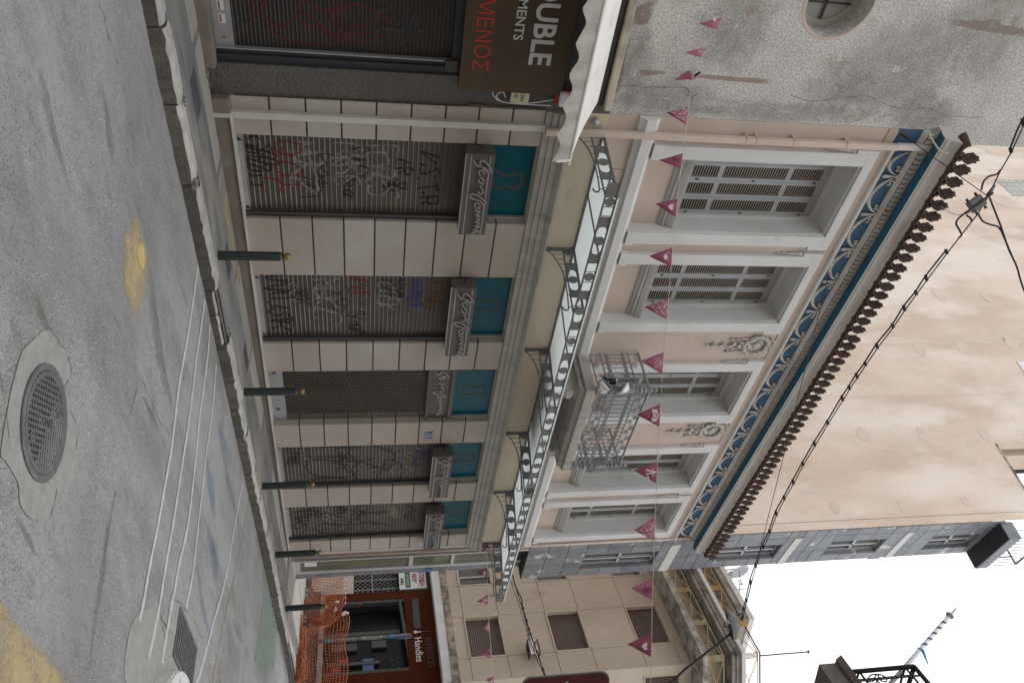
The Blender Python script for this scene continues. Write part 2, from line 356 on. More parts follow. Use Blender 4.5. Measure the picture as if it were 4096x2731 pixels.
def link(name, me, mats, parent=None, kind=None, label=None, smooth=False, bevel=0, mi=None):
    o = bpy.data.objects.new(name, me); COL.objects.link(o)
    if mats is not None and not me.materials:
        for m in (mats if isinstance(mats, (list, tuple)) else [mats]): me.materials.append(M[m])
        if mi and any(mi): me.polygons.foreach_set('material_index', mi)
    if parent is not None:
        o.parent = parent
        if parent.get('_base'): o.location = -Vector(parent.location)
    if kind: o['kind'] = kind
    if label: o['label'] = label
    if smooth: me.polygons.foreach_set('use_smooth', [True]*len(me.polygons)); me.update()
    if bevel:
        b = o.modifiers.new('edge', 'BEVEL'); b.width = bevel; b.segments = 2; b.limit_method = 'ANGLE'
    return o
def fixn(me):
    bm = bmesh.new(); bm.from_mesh(me); bmesh.ops.recalc_face_normals(bm, faces=bm.faces); bm.to_mesh(me); bm.free()
def obj(name, mb, mats, parent=None, kind=None, label=None, smooth=False, bevel=0, fix=True):
    me = mb.mesh(name)
    if fix: fixn(me)
    return link(name, me, mats, parent, kind, label, smooth, bevel, mb.mi)
def thing(name, label, cat, loc=(0,0,0), group=None):
    o = bpy.data.objects.new(name, None); COL.objects.link(o); o.location = loc; o.empty_display_size = .1
    o['label'] = label; o['category'] = cat; o['_base'] = 1
    if group: o['group'] = group
    return o
def tag(o, label, cat, group=None):
    o['label'] = label; o['category'] = cat
    if group: o['group'] = group
    return o
def dup(o, parent=None, loc=None):   # one object; mesh data shared
    c = o.copy(); COL.objects.link(c)
    if parent is not None: c.parent = parent
    if loc is not None: c.location = loc
    return c
def tree(o, loc=None, parent=None):
    c = o.copy(); COL.objects.link(c); c.parent = parent
    if loc is not None: c.location = loc
    for ch in o.children: tree(ch, None, c)
    return c
def smoothline(pts, n=6, closed=False):   # Catmull-Rom through 2d/3d points
    out = []; m = len(pts)
    if m < 3: return list(pts)
    for k in range(m-1):
        p0, p1, p2, p3 = pts[max(k-1,0)], pts[k], pts[k+1], pts[min(k+2,m-1)]
        for j in range(n):
            t = j/n
            out.append(tuple(.5*(2*b+(c-a)*t+(2*a-5*b+4*c-d)*t*t+(-a+3*b-3*c+d)*t**3) for a,b,c,d in zip(p0,p1,p2,p3)))
    out.append(tuple(pts[-1])); return out
FR = dict(facing=None)
def text(name, body, mats, parent, origin, xdir, ydir, size, depth=.004, sx=1.0, shear=0.0, align='LEFT', kind=None, label=None, bold=0.0):
    cu = bpy.data.curves.new(name, 'FONT'); cu.body = body; cu.size = size; cu.extrude = depth/2; cu.shear = shear; cu.align_x = align
    cu.resolution_u = 3; cu.offset = bold
    t = bpy.data.objects.new(name, cu); COL.objects.link(t)
    dg = bpy.context.evaluated_depsgraph_get(); dg.update()
    me = bpy.data.meshes.new_from_object(t.evaluated_get(dg))
    bpy.data.objects.remove(t); bpy.data.curves.remove(cu)
    X = Vector(xdir).normalized(); Y = Vector(ydir).normalized(); Z = X.cross(Y)
    for v in me.vertices:
        p = Vector(origin) + X*(v.co.x*sx) + Y*v.co.y + Z*v.co.z; v.co = p
    me.materials.clear()
    return link(name, me, mats, parent, kind, label)
# single-stroke letters on a 4 x 6 grid, for spray-can writing
SF = {'A':'00 26 40;12 32','B':'00 06 36 45 33 03;33 42 30 00','C':'45 36 16 05 01 10 30 41','D':'00 06 26 44 42 20 00','E':'46 06 00 40;03 33','F':'46 06 00;03 33',
'G':'45 36 16 05 01 10 30 42 22','H':'00 06;46 40;03 43','I':'20 26','K':'00 06;46 03 40','L':'06 00 40','M':'00 06 23 46 40','N':'00 06 40 46','O':'10 01 05 16 36 45 41 30 10',
'P':'00 06 36 45 44 33 03','R':'00 06 36 45 33 03;23 40','S':'45 36 16 05 14 33 41 30 10 01','T':'06 46;26 20','U':'06 01 10 30 41 46','V':'06 20 46','W':'06 10 24 30 46','X':'00 46;06 40',
'Y':'06 23 46;23 20','Z':'06 46 00 40','.':'20 21','3':'05 16 36 45 33 42 30 10 01','2':'05 36 44 00 40','1':'14 26 20','!':'26 22;21 20','Q':'10 01 05 16 36 45 41 30 10;31 50'}
def spray(mb, word, x0, z0, h, fn, w=.03, sp=.75, jit=.06, up=True, seed=0, slant=.0):
    rnd = random.Random(seed); x = x0; cw = h*.62; cnt = [0]; fn0 = fn
    def fn(u, v): q = fn0(u, v); return (q[0], q[1]+cnt[0]*.00025, q[2])
    for ch in word:
        if ch == ' ': x += cw*.6; continue
        if ch == '*':   # heart
            pts = [(math.sin(t)**3*16/16, (13*math.cos(t)-5*math.cos(2*t)-2*math.cos(3*t)-math.cos(4*t))/16) for t in [2*PI*k/20 for k in range(21)]]
            mb.ribbon([(x+cw*.4+p[0]*cw*.42, z0+h*.5+p[1]*h*.4) for p in pts], w, fn); x += cw*1.05; continue
        s = SF.get(ch)
        if not s: x += cw; continue
        hh = h*(1+rnd.uniform(-.22,.3)); dz = rnd.uniform(-.14,.14)*h; ro = rnd.uniform(-.28,.28); sk = rnd.uniform(-.12,.3); wd = rnd.uniform(.8,1.35)
        for st in s.split(';'):
            pts = []
            for p in st.split():
                a_, b_ = (int(p[0])/4-.5)*cw*sp*wd, (int(p[1])/6-.5)*hh; a_ += sk*b_
                pts.append((x+cw*sp*.5+a_*math.cos(ro)-b_*math.sin(ro)+rnd.uniform(-jit,jit)*h*.7, z0+dz+.5*hh+a_*math.sin(ro)+b_*math.cos(ro)+rnd.uniform(-jit,jit)*h*.7))
            pts = smoothline(pts, 5) if len(pts) > 2 else [tuple(a+(b-a)*k/6 for a, b in zip(pts[0], pts[1])) for k in range(7)]
            cnt[0] += 1; mb.ribbon(pts, [w*(1+.25*math.sin(k*.7+x*9)) for k in range(len(pts))], fn)
        x += (cw*sp*wd + w*.6)*rnd.uniform(.82,1.02)
    return x
def squiggle(mb, x0, z0, w_, h, fn, w, seed):
    r = random.Random(seed); n = 9; pts = [(x0+w_*k/n+r.uniform(-.3,.3)*w_/n*2, z0+h*(.5+.5*math.sin(k*2.1+seed))*r.uniform(.5,1)) for k in range(n+1)]
    mb.ribbon(smoothline(pts, 6), w, fn)
def band(mb, pts, w, fn, d):   # stroke of rectangular section: fn(u,v,h)
    n = len(pts); ww = w if isinstance(w, list) else [w]*n; rings = []
    for k in range(n):
        a = pts[max(k-1,0)]; b = pts[min(k+1,n-1)]; dx, dy = b[0]-a[0], b[1]-a[1]; L = math.hypot(dx,dy) or 1
        nx, ny = -dy/L*ww[k]/2, dx/L*ww[k]/2; p = pts[k]
        rings.append([fn(p[0]+nx,p[1]+ny,0), fn(p[0]+nx,p[1]+ny,d), fn(p[0]-nx,p[1]-ny,d), fn(p[0]-nx,p[1]-ny,0)])
    mb.loft(rings)
def spiral(cx, cy, r, turns, a0, n=14, sgn=1, r1=.25):
    return [(cx + r*(1-(1-r1)*k/n)*math.cos(a0+sgn*2*PI*turns*k/n), cy + r*(1-(1-r1)*k/n)*math.sin(a0+sgn*2*PI*turns*k/n)) for k in range(n+1)]
def zs(x): return .0145*(min(max(x,-30),40)-7)          # pavement level, rising along the street
def zr(x): return zs(x)-.155                           # road level
def onroad(X, Y, lift=.004):
    t = ray(X, Y); s = (-.155-7*.0145-EYE)/(t.z-.0145*t.x); p = t*s + Vector((0,0,EYE)); return Vector((p.x, p.y, zr(p.x)+lift))
# ================================================================ ground
F = 9.0
def sheet(xs, y0, y1, zf):
    mb = MB()
    for a, b in zip(xs[:-1], xs[1:]): mb.quad((a,y0,zf(a)),(b,y0,zf(b)),(b,y1,zf(b)),(a,y1,zf(a)))
    return mb
road = obj('road', sheet([-150,-30,0,7,20,40,200], -150, 7.50, zr), 'asphalt', kind='structure')
walk = obj('sidewalk', sheet([-150,-30,0,7,16.9,40,200], 7.55, 150, zs), 'walk', kind='structure')
kerb = obj('kerb', sheet([-150,-30,0,40,200], 7.47, 7.62, lambda x: zs(x)-.03), 'concrete_dk', kind='structure')
# ---- kerb stones, each a stone of its own
random.seed(3)
edges = [-1.2, .35, 1.95, 3.86, 4.66, 5.62, 7.22, 7.63, 8.18, 8.92, 9.55, 10.25, 11.2, 12.05, 13.2, 14.4, 15.5, 16.4, 17.2, 18.0, 18.9, 19.8, 20.7]
def rough_block(x0, x1, y0, y1, za, zb, zt0, zt1, seed, sag=0):
    r = random.Random(seed); mb = MB(); n = max(3, int((x1-x0)/.09)); rings = []
    for k in range(n+1):
        t = k/n; x = x0+(x1-x0)*t; e = .012 if k in (0, n) else 0
        zt = zt0+(zt1-zt0)*t + r.uniform(-.003,.003) - e - sag*math.sin(PI*t)
        yy = y0 + r.uniform(-.008,.008) + e*.7; c = .022 + r.uniform(0,.02)
        zb_ = za+(zb-za)*t
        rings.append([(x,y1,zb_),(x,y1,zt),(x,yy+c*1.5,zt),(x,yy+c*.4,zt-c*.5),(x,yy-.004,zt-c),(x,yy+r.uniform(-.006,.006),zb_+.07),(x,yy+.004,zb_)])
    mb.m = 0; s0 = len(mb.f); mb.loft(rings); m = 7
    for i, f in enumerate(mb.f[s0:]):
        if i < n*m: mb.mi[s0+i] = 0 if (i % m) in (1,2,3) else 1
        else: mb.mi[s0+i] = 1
    return mb
dy_ = {6: .03, 7: .05, 8: .02}
for i, (a, b) in enumerate(zip(edges[:-1], edges[1:])):
    off = random.uniform(-.012,.012); dz = random.uniform(-.012,.012); yb = 7.44 + max(0, a-16.5)*.09 + off
    low = -.035 if i in (6,7) else 0
    mb = rough_block(a+.008, b-.008, yb, yb+.185, zr(a)-.06, zr(b)-.06, zs(a)+.012+dz+low, zs(b)+.012+dz+low, i, .02 if i in (6,7) else 0)
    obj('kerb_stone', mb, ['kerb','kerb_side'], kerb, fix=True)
mb = MB()   # dirt filled hole between two kerb stones, broken mortar
for q in range(9):
    x = 5.62+random.uniform(-.07,.09); y = 7.50+random.uniform(-.05,.1); s = random.uniform(.02,.045)
    mb.ball((x,y,zs(x)-.02+random.uniform(-.04,.02)), s, 6, 4, (1.3,1,.8))
obj('broken_mortar', mb, 'rubble', kerb)
mb = MB(); mb.ball((5.68,7.56,zs(5.68)-.005), .07, 10, 6, (1.2,1,.3)); obj('hole', mb, 'dark', kerb)
mb = MB()
for q in range(40):
    x = random.choice([4.64,4.66,13.9,8.2])+random.gauss(0,.06); y = 7.63+random.gauss(0,.02); mb.ball((x,y,zs(x)+.004), random.uniform(.006,.016), 5, 3)
obj('weed', mb, 'moss', kerb, kind='stuff')
# ---- strips and slabs of the pavement
def flat(name, pts, m, parent, lift, zf=zs, label=None):
    mb = MB(); mb.quad(*[(x,y,zf(x)+lift) for x, y in pts]); me = mb.mesh(name)
    if me.polygons[0].normal.z < 0: me.flip_normals()
    return link(name, me, m, parent, None, label)
def wearpatch(name, pts, m, parent, lift, zf=zr, edge=0.0):
    cx_ = sum(p[0] for p in pts)/len(pts); cy_ = sum(p[1] for p in pts)/len(pts); n = len(pts); mb = MB(); W_ = []
    rings = [(1.0,edge),(.85,max(edge,.45)),(.65,.8),(.4,1.0),(.02,1.0)]
    if edge: rings = [(1.0,.35),(.97,.8),(.9,1.0),(.5,1.2),(.02,1.2)]
    for s, w in rings:
        for x, y in pts: X, Y = cx_+(x-cx_)*s, cy_+(y-cy_)*s; mb.v.append((X,Y,zf(X)+lift)); W_.append(w)
    for r in range(len(rings)-1):
        for k in range(n): k2 = (k+1)%n; mb.f.append((r*n+k,r*n+k2,(r+1)*n+k2,(r+1)*n+k)); mb.mi.append(0)
    me = mb.mesh(name); at = me.attributes.new('wear','FLOAT','POINT'); at.data.foreach_set('value', W_)
    if me.polygons[0].normal.z < 0: me.flip_normals()
    return link(name, me, m, parent)
def blob(cx, cy, rx, ry, n=22, j=.15, seed=0, rot=0):
    r = random.Random(seed); out = []
    for k in range(n):
        a = 2*PI*k/n; s = 1+r.uniform(-j,j); x, y = rx*s*math.cos(a), ry*s*math.sin(a)
        out.append((cx+x*math.cos(rot)-y*math.sin(rot), cy+x*math.sin(rot)+y*math.cos(rot)))
    return out
wearpatch('paint_patch', blob(7.1,8.67,.85,.14,24,.2,4,.02), 'paint_yellow', walk, .013, zs)
wearpatch('paint_patch', blob(8.0,8.72,.4,.1,24,.2,5,.05), 'paint_yellow', walk, .013, zs)
random.seed(12)
D('slab_grey', (.27,.268,.26), (.22,.218,.21), nscale=2, fine=.12, rand=.15, bump=.15)
for k in range(9):   # marble slabs along the wall
    x0 = 1.2+k*1.72; x1 = x0+1.66+random.uniform(-.06,.02); y0 = 8.50+random.uniform(-.04,.04)
    if x1 > 16.6: break
    mb = MB(); mb.hexa([(x0,y0,zs(x0)-.02),(x1,y0+random.uniform(-.02,.02),zs(x1)-.02),(x1,8.92,zs(x1)-.02),(x0,8.92,zs(x0)-.02)],
                       [(x0,y0,zs(x0)+.009),(x1,y0,zs(x1)+.009),(x1,8.92,zs(x1)+.009),(x0,8.92,zs(x0)+.009)])
    obj('paving_slab', mb, 'slab_light' if k % 3 else 'slab_grey', walk, bevel=.004)
x = 16.95
random.seed(5)
for row in range(7):
    y0 = 8.35+row*.62; x = 16.92 if row < 1 else 17.0
    while x < 23.5:
        L = random.choice([.55,.8,1.1]); x1 = min(x+L, 24)
        e = .006; z0, z1 = zs(x), zs(x1); t = random.uniform(.008,.016)
        mb = MB(); mb.hexa([(x+e,y0+e,z0-.02),(x1-e,y0+e,z1-.02),(x1-e,y0+.62-e,z1-.02),(x+e,y0+.62-e,z0-.02)],
                           [(x+e,y0+e,z0+t),(x1-e,y0+e,z1+t),(x1-e,y0+.62-e,z1+t),(x+e,y0+.62-e,z0+t)])
        obj('paving_slab', mb, 'slab_light', walk); x = x1
# covers let into the pavement
def ribbed_cover(name, x0, x1, y0, y1, label, sk=0):
    t = thing(name, label, 'utility cover', ((x0+x1)/2, (y0+y1)/2, zs(x0)), 'utility covers in the pavement')
    zc = lambda x: zs(x)+.006
    mb = MB(); mb.hexa([(x0,y0,zc(x0)-.02),(x1,y0,zc(x1)-.02),(x1+sk,y1,zc(x1)-.02),(x0+sk,y1,zc(x0)-.02)],[(x0,y0,zc(x0)),(x1,y0,zc(x1)),(x1+sk,y1,zc(x1)),(x0+sk,y1,zc(x0))])
    obj('plate', mb, 'iron_cover', t)
    mb = MB(); n = 12
    for k in range(n):
        a = x0+.02+(x1-x0-.04)*k/n; mb.box(a, a+.016, y0+.02, y1-.02, zc(a), zc(a)+.006)
    obj('ribs', mb, 'iron_cover', t, kind='stuff')
ribbed_cover('utility_cover', 4.75, 5.25, 8.02, 8.36, 'ribbed dark metal cover in the pavement in front of the brown shop sign')
ribbed_cover('utility_cover', 7.25, 7.7, 8.12, 8.42, 'ribbed metal cover in the pavement behind the nearest bollard')
ribbed_cover('utility_cover', 9.2, 9.65, 8.2, 8.46, 'ribbed metal cover beside the wall under the second shop sign')
# ---- road markings and repairs
def roadline(name, pix, m, w, lift=.005):
    pts = [onroad(X, Y, lift) for X, Y in pix]; p2 = smoothline([(p.x,p.y) for p in pts], 6)
    mb = MB(); rr = random.Random(len(pix)); mb.ribbon(p2, [w*(1+.22*math.sin(k*1.7)+rr.uniform(-.1,.1)) for k in range(len(p2))], lambda u,v: (u,v,zr(u)+lift))
    me = mb.mesh(name)
    if me.polygons[0].normal.z < 0: me.flip_normals()
    at = me.attributes.new('wear','FLOAT','POINT'); at.data.foreach_set('value', [.75]*len(me.vertices))
    return link(name, me, m, road)
roadline('painted_line', [(790,1064),(776,1170),(757,1300),(740,1400),(715,1540),(703,1640),(690,1750),(680,1820),(655,1960),(630,2100),(600,2250),(575,2390),(557,2480)], 'paint_white', .066)
roadline('painted_line', [(818,1200),(800,1330),(783,1440),(770,1560),(752,1700),(733,1820),(712,1960),(690,2100),(665,2240),(640,2400),(618,2520),(594,2630)], 'paint_white', .066)
roadline('painted_line', [(838,1300),(830,1420),(812,1560),(795,1690),(785,1800),(770,1940),(750,2100),(715,2260),(690,2400),(668,2520),(648,2650)], 'paint_white', .066)
roadline('painted_line', [(864,1460),(852,1600),(838,1720),(822,1830),(808,1960),(790,2120),(770,2290),(742,2430)], 'paint_white', .06)
roadline('painted_line', [(970,1935),(950,2040),(930,2150),(910,2270),(885,2380),(855,2480),(832,2570),(800,2690),(783,2735)], 'paint_white', .06)
roadline('painted_line', [(993,2005),(965,2170),(935,2320),(905,2440),(880,2560),(848,2735)], 'paint_yellow_faint', .05)
def gmark(name, pix, m, lift=.004):
    pts = [onroad(X, Y) for X, Y in pix]
    if name == 'paint_patch': return wearpatch(name, smoothline([(p.x,p.y) for p in pts]+[(pts[0].x,pts[0].y)], 3)[:-1], m, road, lift)
    if m == 'collar': return wearpatch(name, smoothline([(p.x,p.y) for p in pts]+[(pts[0].x,pts[0].y)], 4)[:-1], m, road, lift, edge=.55)
    return flat(name, [(p.x,p.y) for p in pts], m, road, lift, zr)
gmark('paint_patch', [(478,960),(482,1000),(480,1080),(488,1180),(500,1240),(520,1290),(545,1318),(570,1290),(585,1220),(597,1130),(600,1050),(592,960),(575,890),(555,845),(530,838),(505,860),(488,900)], 'paint_yellow', .004)
gmark('paint_patch', [(545,960),(540,1020),(552,1075),(572,1095),(580,1050),(578,990),(566,955)], 'paint_yellow_bright', .007)
gmark('paint_patch', [(-40,2340),(30,2420),(90,2500),(160,2580),(230,2660),(300,2760),(200,2900),(-200,2900)], 'paint_yellow', .004)
gmark('paint_patch', [(930,2455),(950,2500),(972,2560),(968,2590),(945,2550),(928,2490)], 'paint_blue', .004)
gmark('paint_patch', [(1048,2255),(1060,2230),(1085,2330),(1098,2420),(1108,2500),(1108,2640),(1080,2735),(1020,2735),(1010,2660),(1035,2500),(1050,2360)], 'paint_green', .004)
for a in ([(830,1850),(850,1950),(848,2060),(836,1960)],[(826,2080),(848,2160),(862,2240),(842,2200)],[(800,2280),(812,2400),(830,2520),(806,2420)],[(880,1700),(905,1800),(900,1850),(882,1760)],[(905,1860),(925,1960),(940,2060),(915,1960)],[(855,2180),(865,2260),(860,2330),(850,2260)]):
    mx_ = sum(p[0] for p in a)/len(a); my_ = sum(p[1] for p in a)/len(a); gmark('paint_patch', [(mx_+(X-mx_)*2.6, my_+(Y-my_)*1.9) for X, Y in a], 'paint_blue', .0045)
PATCH = [(166,1322),(203,1328),(250,1392),(284,1467),(279,1508),(267,1531),(279,1647),(308,1700),(300,1820),(291,1919),(250,1960),(227,2018),(186,2076),(116,2070),(76,2012),(70,1936),(23,1850),(0,1804),(35,1595),(58,1496),(87,1403),(139,1351)]
cp = gmark('concrete_patch', PATCH, 'collar', .005)
gmark('concrete_patch', [(514,2530),(540,2470),(575,2440),(620,2433),(640,2460),(665,2510),(680,2390),(712,2380),(760,2460),(800,2540),(830,2600),(800,2720),(760,2760),(520,2760)], 'collar', .0035)
def crack(pix, w=.012, m='crack'):
    pts = [onroad(X, Y) for X, Y in pix]; p2 = []; rr = random.Random(len(pix)*7)
    for a, b in zip(pts[:-1], pts[1:]):
        for k in range(5): t = k/5; p2.append((a.x+(b.x-a.x)*t+rr.uniform(-.012,.012), a.y+(b.y-a.y)*t+rr.uniform(-.012,.012)))
    mb = MB(); mb.ribbon(p2, [w*rr.choice([.05,.2,.5,.8,1.1]) for _ in p2], lambda u,v: (u,v,zr(u)+.0075))
    me = mb.mesh('crack')
    if me.polygons[0].normal.z < 0: me.flip_normals()
    link('crack', me, m, road)
crack(PATCH[1:9], .014)
def grime(pix, half):
    L = [p[0] for p in pix]; half *= .55; q = [(X-half*(.4+.6*math.sin(PI*k/(len(pix)-1))), Y) for k, (X, Y) in enumerate(pix)]+[(X+half*(.4+.6*math.sin(PI*k/(len(pix)-1))), Y) for k, (X, Y) in reversed(list(enumerate(pix)))]
    pts = [onroad(X, Y) for X, Y in q]; wearpatch('oil_stain', [(p.x,p.y) for p in pts], 'grime', road, .0042)
grime([(135,205),(150,255),(165,300),(172,340),(190,440),(215,560),(245,650),(270,740),(300,850)], 34); grime([(470,1900),(440,2020),(425,2130),(415,2260),(395,2400),(370,2540),(345,2731)], 26)
grime([(590,1000),(600,1150),(620,1300),(640,1450),(660,1560),(700,1700)], 40); grime([(400,300),(420,420),(440,560),(450,700)], 30); grime([(130,1150),(160,1250),(190,1330),(250,1400)], 34); grime([(60,2050),(110,2150),(150,2240)], 30); grime([(560,1560),(600,1640),(640,1740)], 26)
crack([(395,15),(415,60),(425,120),(440,170),(458,210),(470,265)], .016); crack([(430,2120),(422,2200),(415,2260)], .014)
crack([(520,1660),(560,1500),(600,1590),(640,1690),(690,1750)], .01); crack([(225,1960),(205,2050),(190,2080)], .02); crack([(640,2460),(650,2510),(660,2560)], .02)
crack([(690,2390),(730,2420),(775,2490),(810,2560)], .018); crack([(440,1240),(490,1340),(520,1420),(560,1530),(610,1680)], .006); crack([(0,1500),(30,1700),(45,1840)], .008)
# ---- manhole cover
MH = onroad(177, 1690); Rm = .335
t = thing('manhole_cover', 'round cast iron manhole cover with a waffle grid, set in a pale concrete patch', 'manhole cover', (MH.x, MH.y, zr(MH.x)))
sl_ = lambda x, y, z: (x, y, z+.0145*(x-MH.x))
mb = MB(); mb.lathe((MH.x,MH.y,zr(MH.x)), [(Rm+.03,.006),(Rm+.028,.013),(Rm-.015,.013),(Rm-.02,.007)], 56, caps=False); obj('rim', mb, 'iron_cover', t)
mb = MB(); mb.lathe((MH.x,MH.y,zr(MH.x)), [(Rm-.02,.0055),(.001,.0055)], 56); obj('recess', mb, 'cover_pit', t)
mb = MB(); mb.lathe((MH.x,MH.y,zr(MH.x)), [(Rm-.02,.006),(Rm-.021,.0135),(Rm-.05,.0135),(Rm-.051,.006)], 56, caps=False)
A0 = math.radians(28); pit = .036; n = int(Rm/pit)+1
for d in (0, 1):
    a = A0+d*PI/2; ux, uy = math.cos(a), math.sin(a); vx, vy = -uy, ux
    for k in range(-n, n+1):
        o = k*pit; 
        if abs(o) > Rm-.05: continue
        L = math.sqrt((Rm-.045)**2-o*o); c = (MH.x+vx*o, MH.y+vy*o); w = .0065; zz = zr(MH.x)
        segs = [(-L, L)]
        if abs(o) < .05 and d == 0: segs = [(-L,-.085),(.085,L)]
        if abs(o) < .085 and d == 1: segs = [(-L,-.05),(.05,L)]
        for s0, s1 in segs:
            q = [(c[0]+ux*s0-vx*w, c[1]+uy*s0-vy*w),(c[0]+ux*s1-vx*w, c[1]+uy*s1-vy*w),(c[0]+ux*s1+vx*w, c[1]+uy*s1+vy*w),(c[0]+ux*s0+vx*w, c[1]+uy*s0+vy*w)]
            mb.hexa([(x,y,zz+.005) for x,y in q], [(x,y,zz+.0125-d*.0008) for x,y in q])
obj('grid', mb, 'iron_cover', t, kind='stuff')
mb = MB(); q = [(MH.x+math.cos(A0)*a-math.sin(A0)*b, MH.y+math.sin(A0)*a+math.cos(A0)*b) for a,b in ((-.08,-.045),(.08,-.045),(.08,.045),(-.08,.045))]
mb.hexa([(x,y,zr(MH.x)+.005) for x,y in q],[(x,y,zr(MH.x)+.010) for x,y in q]); obj('plaque', mb, 'iron_cover', t)
tx = Vector((math.cos(A0), math.sin(A0), 0)); ty = Vector((-math.sin(A0), math.cos(A0), 0))
text('lettering', 'ΟΑΠ', 'cover_pit', t, Vector((MH.x,MH.y,zr(MH.x)+.0125)) - tx*.07 - ty*.026, tx, ty, .075, .004)
for s in (-1, 1):
    mb = MB(); c = (MH.x+s*.21*math.cos(A0+.5), MH.y+s*.21*math.sin(A0+.5), zr(MH.x)); mb.lathe(c, [(.045,.008),(.043,.0138),(.02,.0138),(.018,.009)], 14); obj('key_hole', mb, 'cover_pit', t)
# ---- drain grate
g4 = [onroad(713,2432), onroad(783,2578), onroad(745,2735), onroad(672,2600)]
g4 = [Vector((8.36,3.98,0)), Vector((9.42,3.98,0)), Vector((9.42,3.46,0)), Vector((8.36,3.46,0))]
cg = sum(g4, Vector())/4
t = thing('drain_grate', 'slotted cast iron drain grate in the road by the white painted kerb corner', 'drain grate', (cg.x, cg.y, zr(cg.x)))
x0, x1, y0, y1 = 8.36, 9.42, 3.46, 3.98
zg = lambda x: zr(x)
mb = MB()
def slab(a0,a1,b0,b1,lo,hi): mb.hexa([(a0,b0,zg(a0)+lo),(a1,b0,zg(a1)+lo),(a1,b1,zg(a1)+lo),(a0,b1,zg(a0)+lo)],[(a0,b0,zg(a0)+hi),(a1,b0,zg(a1)+hi),(a1,b1,zg(a1)+hi),(a0,b1,zg(a0)+hi)])
slab(x0,x1,y0,y0+.04,.004,.016); slab(x0,x1,y1-.04,y1,.004,.016); slab(x0,x0+.04,y0+.04,y1-.04,.004,.016); slab(x1-.04,x1,y0+.04,y1-.04,.004,.016)
obj('frame', mb, 'iron_cover', t)
mb = MB(); slab(x0+.03,x1-.03,y0+.03,y1-.03,.004,.0065); obj('pit', mb, 'dark', t)
for k in range(13):
    mb = MB(); a = x0+.06+k*(x1-x0-.12)/13; n = 6; rings = []
    for j in range(n+1):
        v = j/n; y = y0+.045+(y1-y0-.09)*v; bx = a+.05*math.sin(PI*v); rings.append([(bx,y,zg(bx)+.006),(bx+.034,y,zg(bx)+.006),(bx+.034,y,zg(bx)+.0145),(bx,y,zg(bx)+.0145)])
    mb.loft(rings); obj('bar', mb, 'iron_cover', t)
# ---- white painted kerb corner at the near side
K = obj('corner_kerb', sheet([7.3,8.0,12,40], -40, 2.6, lambda x: zs(x)-.02), 'walk', kind='structure')
D('kerb_white', (.66,.66,.65), (.36,.36,.355), nscale=4, fine=.12, fscale=40, bump=.5, bscale=40, thr=(.52,.68))
for i, (a0, a1) in enumerate([(-12,18),(18,50),(50,90)]):
    mb = MB(); rings = []; n = 8
    for k in range(n+1):
        a = math.radians(90+(a0+(a1-a0)*k/n)); R1 = .9; c = (8.55, 2.42)
        ux, uy = math.cos(a), math.sin(a); e = .008 if k in (0,n) else 0
        def P(r, z): return (c[0]+ux*r, c[1]+uy*r, zr(c[0]+ux*r)+z)
        rings.append([P(.62,-.05),P(.62,.155-e),P(R1-.05,.155-e),P(R1-.012,.14-e),P(R1,.11),P(R1+.01,-.05)])
    mb.loft(rings); obj('kerb_stone', mb, 'kerb_white', K)
# ================================================================ the neoclassical building
XL, XR = 5.46, 16.83
B = thing('neoclassical_building', 'pink two-storey neoclassical building with five shuttered windows over a row of closed shops', 'building', (11.15, 9.0, 0.1))
OPEN = [(6.0,7.32,'s'),(8.37,9.845,'s'),(10.54,12.02,'d'),(12.69,14.12,'s'),(14.78,16.2,'s')]
# plinth and threshold
mb = MB(); mb.box(XL+.21,XR,8.95,9.3,-.4,.165); obj('plinth', mb, 'step_front', B, bevel=.008)
mb = MB(); mb.box(XL+.2,XR+.01,8.925,9.3,.165,.19); obj('threshold', mb, 'marble_step', B, bevel=.004)
mb = MB(); mb.box(XL,XL+.2,8.90,9.1,-.4,.19); obj('plinth_block', mb, 'step_front', B, bevel=.015)
# back of the openings
mb = MB()
for a, b in ((XL,10.54),(12.02,XR)): mb.box(a,b,9.26,9.5,-.2,4.07)
mb.box(10.3,12.3,10.6,10.7,0,4.07); mb.box(10.3,10.54,9.5,10.6,0,4.07); mb.box(12.02,12.3,9.5,10.6,0,4.07); mb.box(10.54,12.02,9.3,10.6,.1,.16)
obj('inner_wall', mb, 'interior', B)
# piers and their stone blocks
JZ = [.19,.63,1.06,1.487,1.916,2.348,2.778,3.202,3.637,4.07]
PIERS = [(XL,6.0),(7.325,8.37),(9.85,10.54),(12.02,12.69),(14.12,14.78),(16.2,16.68)]
protos = {}
def blk(w, h, d, bev=.004):
    k = (round(w,3), round(h,3))
    if k not in protos:
        m = MB(); m.box(0,w,0,d,0,h); me = m.mesh('block'); bm = bmesh.new(); bm.from_mesh(me)
        bmesh.ops.bevel(bm, geom=bm.edges[:], offset=bev, segments=1, affect='EDGES'); bmesh.ops.recalc_face_normals(bm, faces=bm.faces); bm.to_mesh(me); bm.free(); me.materials.append(M['block']); protos[k] = me
    return protos[k]
mb = MB()
for a, b in PIERS: mb.box(a+.012,b-.012,9.014,9.27,.15,4.07)
mb.box(16.6,XR,9.014,9.27,.15,4.07); obj('pier_core', mb, 'joint', B)
for pi_, (a, b) in enumerate(PIERS):
    for k in range(9):
        z0, z1 = JZ[k]+(.011 if k else 0), JZ[k+1]-(.011 if k < 8 else .002)
        o = link('block', blk(b-a, z1-z0, .26), None, B); o.location = o.location + Vector((a, 9.0+random.uniform(-.0015,.0015), z0))
mb = MB(); mb.box(16.68,16.83,8.985,9.2,.19,4.07); obj('corner_strip', mb, 'pipe_white', B)
